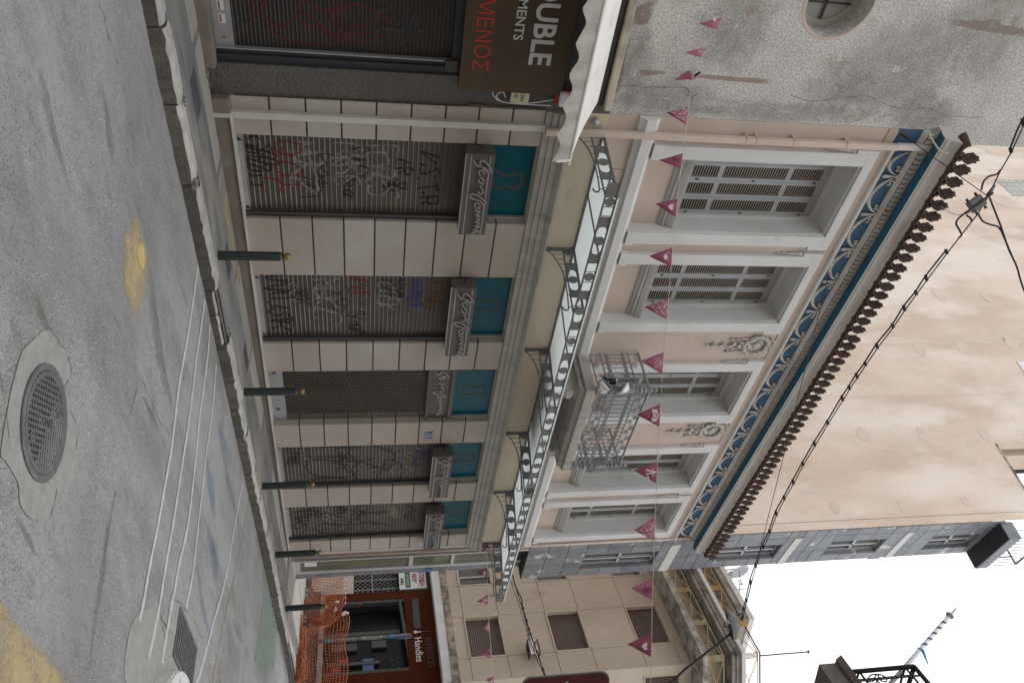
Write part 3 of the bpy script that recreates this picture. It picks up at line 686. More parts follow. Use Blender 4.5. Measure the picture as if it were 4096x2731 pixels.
# roller shutters
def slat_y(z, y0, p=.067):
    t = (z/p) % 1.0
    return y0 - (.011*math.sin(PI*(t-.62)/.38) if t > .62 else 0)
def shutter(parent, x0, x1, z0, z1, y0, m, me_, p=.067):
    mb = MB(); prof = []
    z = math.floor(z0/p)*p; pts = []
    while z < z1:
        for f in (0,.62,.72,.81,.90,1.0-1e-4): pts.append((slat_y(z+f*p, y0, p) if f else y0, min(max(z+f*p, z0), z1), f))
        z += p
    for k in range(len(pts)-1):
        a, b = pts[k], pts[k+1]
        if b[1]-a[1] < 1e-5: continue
        mb.m = 1 if .80 <= a[2] < .95 else 0  # upward ridge faces take the edge colour, wear plus painted light
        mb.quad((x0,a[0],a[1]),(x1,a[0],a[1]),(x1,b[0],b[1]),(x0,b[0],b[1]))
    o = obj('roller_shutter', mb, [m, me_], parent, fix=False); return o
SH = {}
for i, (a, b, k) in enumerate(OPEN):
    if k == 'd': continue
    mb = MB()
    mb.box(a,a+.03,9.05,9.2,.19,3.5); mb.box(b-.085,b-.055,9.03,9.055,.19,3.5); mb.box(b-.085,b,9.055,9.2,.19,3.5)
    obj('guide_rail', mb, 'steel_frame', B)
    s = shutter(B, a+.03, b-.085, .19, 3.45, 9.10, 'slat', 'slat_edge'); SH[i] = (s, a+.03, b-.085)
    mb = MB(); mb.box(a+.03,b-.085,9.075,9.095,.19,.25); obj('bottom_rail', mb, 'zinc', s)
    for xx in (a+.09, b-.16):
        mb = MB(); mb.quad((xx,9.072,.195),(xx+.05,9.072,.20),(xx+.055,9.072,.25),(xx+.015,9.072,.235)); obj('arrow_sticker', mb, 'black', s)
# spray-can writing on the shutters
def gr(i, word, u, z, h, m, w=.03, sp=.75, seed=0, sl=0., y0=9.10):
    s, a, b = SH[i]; mb = MB()
    fn = lambda x, zz: (x, slat_y(zz, y0)-.0022-OFF[0], zz)
    OFF = [0]
    mb2 = MB(); spray(mb2, word, a+u, z, h, lambda x,zz: (x,0,zz), w, sp, .07, True, seed, sl)
    # cut the strokes finely so that they follow the slats
    for f in mb2.f:
        p = [mb2.v[j] for j in f]
        if not all(a < q[0] < b for q in p): continue
        OFF[0] = p[0][1]; n = max(1, int(max(abs(p[0][2]-p[3][2]), abs(p[1][2]-p[2][2]))/.012))
        for q in range(n):
            t0, t1 = q/n, (q+1)/n; L = lambda A,Bp,t: A+(Bp-A)*t
            mb.quad(*[fn(L(p[i0][0],p[i1][0],t), L(p[i0][2],p[i1][2],t)) for i0,i1,t in ((0,3,t0),(1,2,t0),(1,2,t1),(0,3,t1))])
    obj('graffiti', mb, m, s, kind='stuff', fix=False)
gr(0,'K.WILLOU.3',.05,.30,.17,'graf_black',.028,.6,1); gr(0,'SUO*',.18,.42,.2,'graf_black',.03,.8,21)
gr(0,'GLCO',.14,.62,.24,'graf_red',.03,1.0,2); gr(0,'C',.72,.44,.26,'graf_red',.035,1.2,3); gr(0,'MBK2',.10,.86,.30,'graf_white',.038,1.0,4,.03)
gr(0,'RKNS',.12,1.38,.28,'graf_white',.03,.9,5); gr(0,'FORKS',.10,1.80,.30,'graf_white',.036,.9,6); gr(0,'SIIICK',.62,1.12,.11,'graf_black',.02,.5,7); gr(0,'SIIICK',.68,1.5,.12,'graf_black',.022,.5,27)
gr(0,'ER.*',.35,2.18,.2,'graf_black',.03,.9,8); gr(0,'*',.72,2.02,.2,'graf_black',.07,.9,30); gr(0,'V.S.T.R',.2,2.5,.26,'graf_black',.032,.75,9)
gr(1,'VVQ.ISTR',.05,.34,.3,'graf_black',.035,.75,10); gr(1,'QOMEC',.35,.78,.14,'graf_grey',.022,.7,11); gr(1,'MBKC',.10,1.0,.36,'graf_white',.036,1.05,12,.03)
gr(1,'GLIDE',.06,1.58,.2,'graf_red',.032,.62,13); gr(1,'CUOK',.2,1.98,.26,'graf_white',.034,1.0,14); gr(1,'SIIIOR',.85,1.55,.2,'graf_black',.028,.45,15)
gr(1,'MAKPYA.OYPA',.1,2.28,.09,'graf_black',.014,.55,16); gr(1,'ANUNIDE',.12,2.45,.18,'graf_blue',.03,.7,17); gr(1,'ONG',.2,2.74,.22,'graf_orange',.045,1.3,18)
gr(3,'SINVUS',.1,.36,.2,'graf_black',.03,.7,19); gr(3,'UOCO',.1,.75,.75,'graf_grey',.05,1.1,20); gr(3,'OSO',.15,1.55,.7,'graf_grey',.05,1.4,22); gr(3,'RKNS',.2,2.3,.34,'graf_white',.03,1.0,23); gr(3,'ONG',.2,2.72,.26,'graf_blue',.035,1.2,24)
gr(4,'MMNVS',.05,.36,.3,'graf_black',.04,1.0,25); gr(4,'OUOO',.1,.8,.5,'graf_grey',.04,1.3,26); gr(4,'SIICK',.2,1.2,.3,'graf_grey',.03,.9,28); gr(4,'UUUU',.1,1.7,.5,'graf_grey',.045,1.2,29); gr(4,'VIAP',.25,2.3,.18,'graf_yellow',.025,.9,31); gr(4,'KIKO.',.25,2.66,.22,'graf_black',.03,1.0,32)
def sq(i, u, z, w_, h, m, w, seed):
    s, a, b = SH[i]; mb2 = MB(); squiggle(mb2, a+u, z, w_, h, lambda x,zz: (x,.0012,zz), w, seed); mb = MB()
    for f in mb2.f:
        p = [mb2.v[j] for j in f]
        if not all(a < q[0] < b for q in p): continue
        mb.quad(*[(q[0], slat_y(q[2], 9.10)-.0034-seed*.0001, q[2]) for q in p])
    if mb.f: obj('graffiti', mb, m, s, kind='stuff', fix=False)
random.seed(44)
for i in (0,1,3,4):
    for k in range(3): sq(i, random.uniform(.05,.6), random.uniform(.3,2.5), random.uniform(.3,.6), random.uniform(.1,.3), random.choice(['graf_black','graf_grey','graf_white','graf_grey']), random.uniform(.012,.024), k+i*9)
gr(0,'TAKI',.62,.95,.2,'graf_grey',.022,.8,51); gr(0,'NEO',.2,1.62,.2,'graf_grey',.024,1.0,52); gr(1,'SKRO',.3,1.3,.2,'graf_grey',.024,.9,53); gr(1,'KEMS',.15,2.05,.16,'graf_black',.018,.9,54); gr(3,'DRIK',.2,1.2,.3,'graf_black',.026,1.1,55); gr(4,'RASO',.15,1.5,.26,'graf_black',.026,1.1,56); gr(4,'MEK',.3,.9,.2,'graf_white',.022,1.0,57); gr(3,'LOK',.25,.62,.2,'graf_white',.022,1.0,58)
# streaks of dirt on the wall pieces
def stain(pts, m, y, parent):
    cx_ = sum(p[0] for p in pts)/len(pts); cz_ = sum(p[1] for p in pts)/len(pts); n = len(pts); mb = MB(); W_ = []
    for s, w in ((1,0),(.8,.5),(.5,.9),(.05,1.0)):
        for x, z in pts: mb.v.append((cx_+(x-cx_)*s, y, cz_+(z-cz_)*s)); W_.append(w)
    for r in range(3):
        for k in range(n): mb.f.append((r*n+k, r*n+(k+1)%n, (r+1)*n+(k+1)%n, (r+1)*n+k)); mb.mi.append(0)
    o = obj('stain', mb, m, parent, fix=False); at = o.data.attributes.new('wear','FLOAT','POINT'); at.data.foreach_set('value', W_); return o
# diamond grille door
a, b = 10.54, 12.02
mb = MB(); p = .082; z0, z1 = .42, 2.90
def clipbar(mb, c, sg):
    pts = []
    for x in (a, b):
        z = c+sg*(x-a)*1.0
        if z0 <= z <= z1: pts.append((x,z))
    for z in (z0, z1):
        x = a+(z-c)/sg
        if a < x < b: pts.append((x,z))
    if len(pts) >= 2: mb.tube([(pts[0][0],9.13+(.004 if sg>0 else 0),pts[0][1]),(pts[1][0],9.13+(.004 if sg>0 else 0),pts[1][1])], .0055, 4, False)
k = -2.0
while k < 3.2: clipbar(mb, k, 1); k += p
k = 0.2
while k < 5: clipbar(mb, k, -1); k += p
dg = obj('door_grille', mb, 'mesh_steel', B, kind='stuff')
mb = MB(); mb.box(a,b,9.12,9.16,.19,.42); mb.box(a,b,9.11,9.12,.24,.34); obj('grille_rail', mb, 'zinc', B)
random.seed(9)
for k in range(9):
    x = a+.12+k*.14; mb = MB(); mb.quad((x,9.107,.255),(x+.07,9.107,.255),(x+.07,9.107,.325),(x,9.107,.325)); obj('sticker', mb, random.choice(['zinc','cream_plastic','zinc','sign_box']), B)
mb = MB(); mb.box(10.9,11.6,10.3,10.35,.9,2.4); obj('shop_poster', mb, 'cream_plastic', B); mb = MB(); mb.box(11.5,11.9,9.9,10.0,.2,2.9); obj('inner_post', mb, 'steel_frame', B)
# sign panel over the door, let into the opening
mb = MB(); mb.box(a,b,9.10,9.2,2.87,3.36); mb.box(a,b,9.05,9.10,2.87,2.92); mb.box(a,b,9.06,9.10,3.28,3.36); obj('door_fascia', mb, 'sign_box', B, bevel=.004)
# blue panels with the swirl emblem, grey reveal frames
EM = [[(625,440),(660,470),(700,502),(745,520),(790,530),(850,534),(905,535)],[(905,538),(903,510),(902,470)],[(945,490),(985,515),(1004,560),(1003,620),(985,665),(950,692),(905,703),(860,702),(825,690),(803,660),(795,640)],[(795,640),(785,670),(740,692),(700,703),(660,704),(630,690),(605,660),(600,625),(598,585)]]
EMU = []
for st in EM:
    q = []
    for px, py in st:
        pt = atY(1800+px/3.484, 550+py/3.484, 9.137); q.append((pt.x-6.0, pt.z))
    EMU.append(smoothline(q, 4))
for i, (a, b, k) in enumerate(OPEN):
    mb = MB(); mb.box(a+.01,b-.05,9.14,9.17,3.36,4.05); pnl = obj('blue_panel', mb, 'turquoise', B)
    mb = MB(); mb.box(b-.05,b,9.10,9.2,3.36,4.05); mb.box(a,a+.01,9.1,9.2,3.36,4.05); mb.box(a,b,9.1,9.2,4.05,4.07); obj('panel_frame', mb, 'moulding_grey', B)
    mb = MB(); off = a + ((b-a)-1.32)/2
    for q_, st in enumerate(EMU): mb.ribbon([(x+off, max(z,3.37)) for x, z in st], .052, lambda u,v,q_=q_: (u,9.1375-q_*.0006,v))
    em = obj('emblem', mb, 'emblem_grey', pnl, fix=False)
# entablature over the shops
EP = [(9.0,4.07),(8.972,4.07),(8.972,4.15),(8.945,4.156),(8.945,4.235),(8.918,4.241),(8.918,4.318),(8.885,4.33),(8.87,4.345),(8.87,4.36),(8.845,4.366),(8.845,4.395),(8.875,4.41),(9.0,4.425)]
mb = MB(); mb.prism(EP, 'x', XL, 16.75); obj('entablature', mb, 'grey_trim', B)
# walls
mb = MB(); mb.box(XL,XR,9.0,9.3,4.07,4.9); obj('wall', mb, 'tan_plaster', B)
mb = MB(); mb.box(XL,XR,9.0,9.3,4.9,5.6); obj('wall', mb, 'pink', B)
WC = [11.247-4.525, 11.247-2.59, 11.247, 11.247+2.59, 11.247+4.525]; HW, FW_ = .655, .21
cuts = [XL]+[c for w in WC for c in (w-HW-.02, w+HW+.02)]+[XR]
mb = MB()
for k in range(0, len(cuts), 2): mb.box(cuts[k],cuts[k+1],9.0,9.5,5.6,9.1)
for w in WC: mb.box(w-HW-.02,w+HW+.02,9.17,9.5,5.6,6.3); mb.box(w-HW-.02,w+HW+.02,9.0,9.5,8.9,9.1)
obj('wall', mb, 'pink', B)
mb = MB(); mb.box(XL,XR,9.55,9.7,5.6,9.1); obj('inner_wall', mb, 'dark', B)
# belt course
BP = [(9.0,5.315),(8.955,5.32),(8.93,5.375),(8.905,5.385),(8.905,5.395),(8.89,5.40),(8.89,5.525),(8.925,5.535),(8.94,5.57),(8.955,5.585),(8.955,5.60),(9.0,5.605)]
mb = MB(); mb.prism(BP, 'x', XL, 16.76); obj('belt_course', mb, 'white_trim', B)
# windows
LZ = [6.40, 6.47, 6.93, 7.00, 8.03, 8.10, 8.60, 8.72]
def window(w):
    x0, x1 = w-HW, w+HW
    mb = MB()
    for s in (-1, 1):
        a, b = (x0-FW_, x0) if s < 0 else (x1, x1+FW_)
        mb.box(a,b,8.93,9.42,5.605,8.82)
        c = a if s < 0 else b
        mb.box(min(a,b)-.02,max(a,b)+.02,8.915,9.2,5.605,5.73)
        e0, e1 = (a-.065, a) if s < 0 else (b, b+.065)
        mb.box(e0,e1,8.93,9.05,8.62,8.96)
    mb.box(x0-FW_,x1+FW_,8.93,9.42,8.82,8.965)
    f = obj('window_frame', mb, 'white_trim', B, bevel=.006)
    mb = MB()
    for s in (-1, 1):
        c = x0 if s < 0 else x1
        mb.box(min(c,c-s*.022),max(c,c-s*.022),8.975,9.02,5.72,8.82); mb.box(min(c,c-s*.045),max(c,c-s*.045),9.34,9.40,6.4,8.82)
    mb.box(x0+.022,x1-.022,8.975,9.02,8.79,8.82); mb.box(x0+.045,x1-.045,9.34,9.40,8.72,8.82)
    obj('inner_moulding', mb, 'white_trim', f)
    mb = MB(); mb.prism([(9.17,6.10),(9.14,6.12),(9.125,6.16),(9.10,6.175),(9.10,6.215),(9.085,6.225),(9.065,6.29),(9.06,6.315),(9.06,6.335),(9.46,6.40),(9.46,6.10)], 'x', x0, x1); obj('sill', mb, 'moulding_grey', f)
    # side drops
    for s in (-1, 1):
        c = x0-FW_-.03 if s < 0 else x1+FW_+.03
        mb = MB(); mb.lathe((c,8.985,8.14), [(.004,0),(.012,.04),(.018,.06),(.012,.09),(.02,.12),(.026,.16),(.015,.18),(.024,.21),(.03,.26),(.018,.28),(.03,.32),(.036,.38),(.03,.40),(.042,.42),(.042,.47),(.02,.48)], 8)
        obj('drop_ornament', mb, 'relief', f, smooth=True)
    # louvred leaves
    y = 9.40; lw = (x1-x0-.09)/4
    bk = MB(); bk.box(x0+.02,x1-.02,9.47,9.49,6.38,8.8); obj('dark_gap', bk, 'dark', f)
    for k in range(4):
        a = x0+.045+k*lw; b = a+lw; st = .052
        fm = MB(); fm.box(a+.002,a+st,y,y+.045,LZ[0],LZ[7]); fm.box(b-st,b-.002,y,y+.045,LZ[0],LZ[7])
        for q in range(0, 8, 2): fm.box(a+st,b-st,y+.003,y+.042,LZ[q],LZ[q+1])
        leaf = obj('shutter_leaf', fm, 'shutter_paint', B, bevel=.003)
        lv = MB()
        for q in (1,3,5):
            z = LZ[q]+.006
            while z < LZ[q+1]-.004:
                lv.hexa([(a+st,y+.004,z),(b-st,y+.004,z),(b-st,y+.026,z+.012),(a+st,y+.026,z+.012)], [(a+st,y+.004,z+.015),(b-st,y+.004,z+.015),(b-st,y+.026,z+.024),(a+st,y+.026,z+.024)]); z += .0405
        obj('louvers', lv, 'shutter_louver', leaf, kind='stuff')
        if k in (1, 3):
            hg = MB()
            for z in (6.6, 7.5, 8.5): hg.box(b-.03,b+.0,y-.008,y,z,z+.05)
            obj('hinges', hg, 'steel_frame', leaf)
for w in WC: window(w)
# frieze and cornice
mb = MB(); mb.prism([(9.0,8.97),(8.985,8.97),(8.97,9.03),(8.955,9.07),(8.95,9.085),(9.0,9.085)], 'x', XL, XR); obj('cavetto', mb, 'pink', B)
prof = [(8.97+.065*-math.cos(t), 9.13+.05*math.sin(t)) for t in [-PI/2+PI*k/10 for k in range(11)]]+[(9.0,9.18),(9.0,9.08)]
mb = MB(); mb.prism(prof, 'x', XL+.28, XR+.02); obj('torus_moulding', mb, 'cornice', B, smooth=False)
mb = MB(); mb.box(XL,XR,9.0,9.3,9.1,9.75); obj('frieze', mb, 'frieze_blue', B)
mb = MB(); mb.prism([(9.0,9.49),(8.975,9.49),(8.97,9.505),(8.945,9.545),(8.94,9.56),(8.985,9.565),(8.985,9.66),(8.92,9.665),(8.92,9.695),(9.0,9.695)], 'x', XL, XR+.12); obj('bed_moulding', mb, 'cornice', B)
mb = MB(); x = XL+.03
while x < XR+.1: mb.box(x,x+.060,8.912,8.988,9.572,9.66); x += .0843
obj('dentils', mb, 'cornice', B, kind='stuff')
mb = MB(); pf = [(8.92,9.696),(8.90,9.682),(8.86,9.665),(8.80,9.65),(8.70,9.636)]
mb.strip(pf, 5.40, 17.05); obj('blue_soffit', mb, 'band_blue', B, smooth=False, fix=False)
CP = [(8.92,9.698),(8.86,9.668),(8.80,9.653),(8.70,9.637),(8.695,9.66),(8.675,9.672),(8.67,9.73),(8.652,9.75),(8.635,9.80),(8.60,9.83),(8.60,9.855),(9.0,9.86),(9.0,9.698)]
mb = MB(); mb.prism(CP, 'x', 5.395, 17.06); obj('corona', mb, 'cornice', B)
mb = MB(); mb.prism([(8.54,9.86),(15.5,12.3),(15.5,12.2),(8.9,9.85)], 'x', 5.5, 17.0); obj('roof', mb, 'tile', B)
# eave tiles with palmette antefixes
def palmette():
    mb = MB(); n = 44; out = []; hole = []
    for k in range(n):
        t = 2*PI*k/n; lob = 1+.30*abs(math.cos(4.5*(t-PI/2)))-.22 if math.sin(t) > -.35 else .9
        u = .088*lob*math.cos(t)*(1-.25*max(0,math.sin(t))); v = .075+.135*lob*math.sin(t) if math.sin(t) > -.2 else .075+.09*math.sin(t)
        out.append((u, v)); hole.append((u*.78, .075+(v-.075)*.78))
    lean = lambda u, v, w: (u, w-.22*v-.02, .06+v)
    mb.plate(out, lean, .03)
    mb.plate(hole, lambda u,v,w: lean(u,v,w-.008), .03)
    for k in range(-4, 5):
        a = PI/2+k*.36; mb.tube([lean(.02*math.cos(a), .055+.02*math.sin(a), -.026), lean(.07*math.cos(a), .075+.10*math.sin(a), -.028)], [.004,.009], 5)
    mb.ball(lean(0,.045,-.03), .018, 8, 5)
    mb.ball((-.055,-.01,.03), .022, 6, 4); mb.ball((.055,-.01,.03), .022, 6, 4)
    # hollow end of the cover tile below
    n = 14
    def ring(r, y): return [(r*math.cos(PI*2*j/n), y, .02+r*math.sin(PI*2*j/n)*.95) for j in range(n)]
    mb.loft([ring(.058,-.03), ring(.058,.25)], True, False); mb.loft([ring(.046,-.03), ring(.046,.25)], True, False); mb.loft([ring(.046,-.03), ring(.058,-.03)], True, False)
    return mb
def pan():
    mb = MB(); n = 10; A = []; Bq = []
    for k in range(n+1):
        t = PI+PI*k/n; A.append((.1*math.cos(t), .05+.095*math.sin(t))); Bq.append((.088*math.cos(t), .05+.078*math.sin(t)))
    prof = A+Bq[::-1]
    mb.loft([[(x,-.045,z) for x, z in prof],[(x,.3,z+.12) for x, z in prof]]); return mb
pm = palmette().mesh('antefix'); fixn(pm); pm.materials.append(M['tile']); nm = pan().mesh('pan_tile'); fixn(nm); nm.materials.append(M['tile'])
random.seed(21)
n_t = int((17.0-5.5)/.2035)
for k in range(n_t+1):
    x = 5.565+k*.2035
    o = link('antefix', pm, None, B); o.location = o.location+Vector((x,8.545+random.uniform(-.008,.008),9.862+random.uniform(-.006,.006))); o.rotation_euler = (random.uniform(-.05,.05),random.uniform(-.03,.03),random.uniform(-.06,.06))
    o = link('pan_tile', nm, None, B); o.location = o.location+Vector((x-.10,8.55,9.868)); o.rotation_euler = (0,random.uniform(-.04,.04),0)
# garlands of the frieze
def garland():
    mb = MB(); w = .70; pts = []; rr = []
    r = random.Random(4); n = 26
    for k in range(n+1):
        t = k/n; x = .03+(w-.06)*t; sag = .235*(1-(2*t-1)**2)**.8
        pts.append((x, -.02, -.02-sag)); rr.append((.012+.024*math.sin(PI*t)**.8)*(1+.16*math.sin(k*2.4)))
    mb.tube(pts, rr, 8)
    for k in range(60):
        t = r.uniform(.06,.94); x = .03+(w-.06)*t; sag = .235*(1-(2*t-1)**2)**.8; q = .011+.026*math.sin(PI*t)**.8; a = r.uniform(0,2*PI)
        mb.ball((x, -.02-abs(math.cos(a))*q*.8, -.02-sag+math.sin(a)*q*.9), r.uniform(.006,.011), 5, 3)
    return mb
def knot():
    mb = MB()
    pr = [(.004,-.245),(.016,-.235),(.028,-.20),(.027,-.165),(.02,-.12),(.014,-.08),(.012,-.03),(.018,0)]
    mb.lathe((0,-.03,0), pr, 8)
    r = random.Random(8)
    for k in range(22):
        h = r.uniform(-.235,-.12); a = r.uniform(PI,2*PI); q = .024; mb.ball((q*math.cos(a), -.03+q*.8*math.sin(a), h), .008, 5, 3)
    mb.ball((0,-.035,.0), .022, 8, 5); mb.ball((-.028,-.03,.012), .02, 6, 4); mb.ball((.028,-.03,.012), .02, 6, 4)
    for s in (-1, 1):
        c = [(s*.02,.0),(s*.06,.03),(s*.10,.005),(s*.085,-.03),(s*.115,-.05),(s*.15,-.02),(s*.165,-.055),(s*.15,-.075)]
        mb.tube([(u,-.018,v) for u, v in smoothline(c, 4)], .0135, 6)
    return mb
gm = garland().mesh('garland'); fixn(gm); gm.materials.append(M['relief']); km = knot().mesh('knot'); fixn(km); km.materials.append(M['relief'])
gm.polygons.foreach_set('use_smooth', [True]*len(gm.polygons)); km.polygons.foreach_set('use_smooth', [True]*len(km.polygons))
for k in range(-1, 15):
    x = 6.235+k*.7035
    g = link('garland', gm, None, B); g.location = g.location+Vector((x,9.0,9.475))
    if k < 0: g.scale = (.62,1,.9); g.location.x = 5.80-B.location.x
    if k >= 0:
        q = link('knot', km, None, B); q.location = q.location+Vector((x,9.0,9.468))
# wreath reliefs
def wreath(cx):
    mb = MB(); cz = 8.63; r = random.Random(2)
    R_ = .218; n = 40
    for k in range(n):
        a = 2*PI*k/n; mb.ball((cx+R_*math.cos(a), 8.965, cz+R_*math.sin(a)), .042*(1+.2*math.sin(k*2.1)), 6, 4, (1,.8,1))
    w = obj('wreath_relief', mb, 'relief', B, smooth=True)
    mb = MB(); mb.lathe((cx,9.0,cz), [(.155,0),(.14,.025),(.12,.012),(.11,.006)], 24, (0,-1,0)); obj('medallion', mb, 'relief', w, smooth=True)
    mb = MB()
    for k in range(7):
        a = PI/2+(k-3)*.33; mb.tube([(cx-.01,8.985,cz-.085),(cx+.06*math.cos(a),8.97,cz-.02+.06*math.sin(a)),(cx+.12*math.cos(a),8.985,cz-.05+.15*math.sin(a))], [.008,.02,.012], 6)
    obj('shell', mb, 'relief', w, smooth=True)
    mb = MB()
    for s in (-1, 1):
        c = [(0,.24),(s*.06,.30),(s*.13,.30),(s*.12,.24),(s*.05,.25)]; mb.tube([(cx+u,8.97,cz+v) for u, v in smoothline(c, 5)], .016, 6)
        c = [(s*.05,.24),(s*.14,.20),(s*.20,.24)]; mb.tube([(cx+u,8.975,cz+v) for u, v in smoothline(c, 5)], .014, 6)
    mb.ball((cx,8.96,cz+.27), .03, 8, 6); obj('bow', mb, 'relief', w, smooth=True)
    for u, L, wd in ((-.16,.36,.022),(-.065,.26,.026),(.065,.26,.026),(.16,.36,.022)):
        mb = MB(); zt = cz-.19+(.03 if abs(u) > .1 else 0); zb = zt-L
        mb.tube([(cx+u,8.982,zt),(cx+u,8.982,zb+.05)], [wd*.75,wd*.62], 6); mb.ball((cx+u,8.975,zb+.02), wd*1.55, 8, 5); mb.ball((cx+u,8.965,zb+.02), wd*.8, 8, 5)
        mb.ball((cx+u-.02,8.98,zt-.06), .022, 6, 4); mb.ball((cx+u+.02,8.98,zt-.06), .022, 6, 4)
        obj('tassel', mb, 'relief', w, smooth=True)
    mb = MB(); z = cz-.30
    for k, s in enumerate((.055,.062,.07,.075)):
        for sg in (-1, 1): mb.tube([(cx,8.97,z-.03),(cx+sg*s*.6,8.965,z+.01),(cx+sg*s,8.98,z+.05)], [.012,.022,.006], 6)
        mb.ball((cx,8.965,z-.03), .024, 6, 4, (1,1,1.7)); z -= .172
    mb.ball((cx,8.965,z+.07), .026, 6, 4, (1,.8,2.0)); mb.tube([(cx,8.978,cz-.2),(cx,8.978,z+.05)], .012, 6); obj('leaf_drop', mb, 'relief', w, smooth=True)
wreath(9.92); wreath(12.46)
# downpipes
mb = MB(); mb.box(5.645,5.735,8.93,9.0,-.02,4.07); dp = obj('downpipe', mb, 'pipe_white', B, bevel=.008)
mb = MB(); mb.box(5.645,5.735,8.84,8.91,4.07,4.45); mb.box(5.645,5.735,8.86,8.93,4.45,9.16); obj('pipe_section', mb, 'pipe_pink', dp, bevel=.008)
mb = MB(); mb.box(5.645,5.735,8.88,8.95,9.16,9.68); obj('pipe_section', mb, 'pipe_white', dp, bevel=.008)
for z in (.62,.95,2.3,3.55,6.85,7.0,7.55,8.35): 
    mb = MB(); yy = 8.925 if z < 4 else 8.855; mb.box(5.637,5.743,yy,9.0,z,z+.014); obj('bracket', mb, 'pipe_pink' if z > 4 else 'pipe_white', dp)
mb = MB(); mb.tube([(16.80,8.95,.2),(16.80,8.95,9.6)], .032, 10); obj('downpipe', mb, 'pipe_pink', B, smooth=True)
# balcony
bx0, bx1, by = 10.075, 12.43, 8.115
mb = MB(); mb.prism([(9.0,5.375),(by+.03,5.375),(by,5.385),(by,5.535),(by+.03,5.55),(9.0,5.55)], 'x', bx0, bx1)
D('balcony_stone', (.40,.385,.36), (.25,.23,.20), nscale=2.5, fine=.15, stretch=(1.6,1,.35), bump=.15, thr=(.5,.72), col3=(.20,.17,.14), n3=2.2, thr3=(.62,.72))
bal = obj('balcony', mb, 'balcony_stone', B, bevel=.012)
mb = MB(); mb.prism([(9.0,5.30),(by+.09,5.30),(by+.07,5.33),(by+.05,5.374),(9.0,5.374)], 'x', bx0+.05, bx1-.05); obj('slab_moulding', mb, 'balcony_stone', bal)
def console(cx):
    w = .085
    P_ = [(9.0,5.30),(8.30,5.30)]
    arc = [(8.43+.15*math.cos(t), 5.18+.13*math.sin(t)) for t in [math.radians(115+k*21) for k in range(10)]]
    prof = P_+arc+[(8.62,5.06),(8.75,5.0),(8.85,4.93),(8.93,4.88),(9.0,4.86)]
    mb = MB(); mb.prism(prof, 'x', cx-w, cx+w); c = obj('console', mb, 'cornice', bal, bevel=.004)
    mb = MB()
    for s in (-1, 1):
        mb.tube([(cx+s*(w+.004), y, z) for y, z in spiral(8.43,5.18,.125,2.1,1.2,30,-1,.12)], .011, 6)
        mb.tube([(cx+s*(w+.004), y, z) for y, z in smoothline([(8.48,5.24),(8.60,5.20),(8.72,5.10),(8.84,5.08),(8.93,5.16),(8.95,5.25)], 5)], .013, 6)
        for k in range(4): mb.tube([(cx+s*(w+.003),8.80+k*.03,5.16),(cx+s*(w+.003),8.76+k*.05,5.25)], [.018,.006], 6)
    mb.box(cx-w-.03,cx+w+.03,8.28,8.9,5.27,5.30); obj('volute', mb, 'cornice', c)
console(10.39); console(12.12)
# railing
RZ = [5.62, 5.80, 5.885, 6.215, 6.30, 6.50]
def rail_side(name, p0, p1, nb):
    p0, p1 = Vector(p0), Vector(p1); d = p1-p0; L = d.length; d.normalize()
    P = lambda u, z: (p0.x+d.x*u, p0.y+d.y*u, z)
    mb = MB()
    for z in RZ[:5]: mb.tube([P(0,z),P(L,z)], .013, 5)
    mb.tube([P(0,RZ[5]),P(L,RZ[5])], .021, 10)
    for u in (.035, L-.035): mb.tube([P(u,5.55),P(u,6.5)], .012, 5)
    rl = obj(name, mb, 'iron_grey', bal)
    st = L/nb; mb = MB()
    for k in range(1, nb): mb.tube([P(k*st,RZ[1]+.02),P(k*st,RZ[4]-.0)], .0095, 5)
    for k in range(nb):
        for z, sg in ((RZ[2],1),(RZ[3],-1)):
            c = (k+.5)*st
            for s in (-1, 1): mb.tube([P(u,zz) for u, zz in spiral(c+s*st*.24, z+sg*.03, st*.22, 1.15, PI/2*sg+PI*(s<0)*0, 10, s*sg, .3)], .0085, 5, False)
    nS = max(2, int(L/.30)); sw = L/nS
    for k in range(nS):
        for lo, hi in ((RZ[0],RZ[1]),(RZ[4],RZ[5])):
            h = hi-lo; a = k*sw
            mb.tube([P(u,z) for u, z in spiral(a+sw*.27, hi-h*.36, h*.30, 1.3, -.4, 14, 1, .25)], .010, 5, False)
            mb.tube([P(u,z) for u, z in spiral(a+sw*.73, lo+h*.36, h*.30, 1.3, PI-.4, 14, 1, .25)], .010, 5, False)
            mb.tube([P(a+sw*.36,hi-h*.1),P(a+sw*.52,lo+h*.5),P(a+sw*.64,lo+h*.1)], .007, 5, False)
    obj('ironwork', mb, 'iron_grey', bal, kind='stuff'); return rl
yF = by+.05
rail_side('railing', (bx0+.06,9.0,0), (bx0+.06,yF+.05,0), 7)
rail_side('railing', (bx0+.11,yF,0), (bx1-.11,yF,0), 19)
rail_side('railing', (bx1-.06,yF+.05,0), (bx1-.06,9.0,0), 7)
for x in (bx0+.06, bx1-.06):
    mb = MB(); mb.lathe((x,yF,5.55), [(r_*1.3, h_) for r_, h_ in [(.042,0),(.042,.07),(.05,.08),(.05,.13),(.034,.15),(.046,.20),(.03,.22),(.05,.25),(.034,.27),(.028,.32),(.05,.37),(.052,.42),(.036,.44),(.055,.46),(.038,.48),(.046,.50),(.03,.70),(.045,.72),(.03,.75),(.05,.78),(.032,.82),(.048,.86),(.03,.9),(.044,.94),(.05,.97),(.02,1.0),(.036,1.03),(.038,1.06),(.02,1.09),(.002,1.1)]], 10)
    obj('newel_post', mb, 'iron_grey', bal)
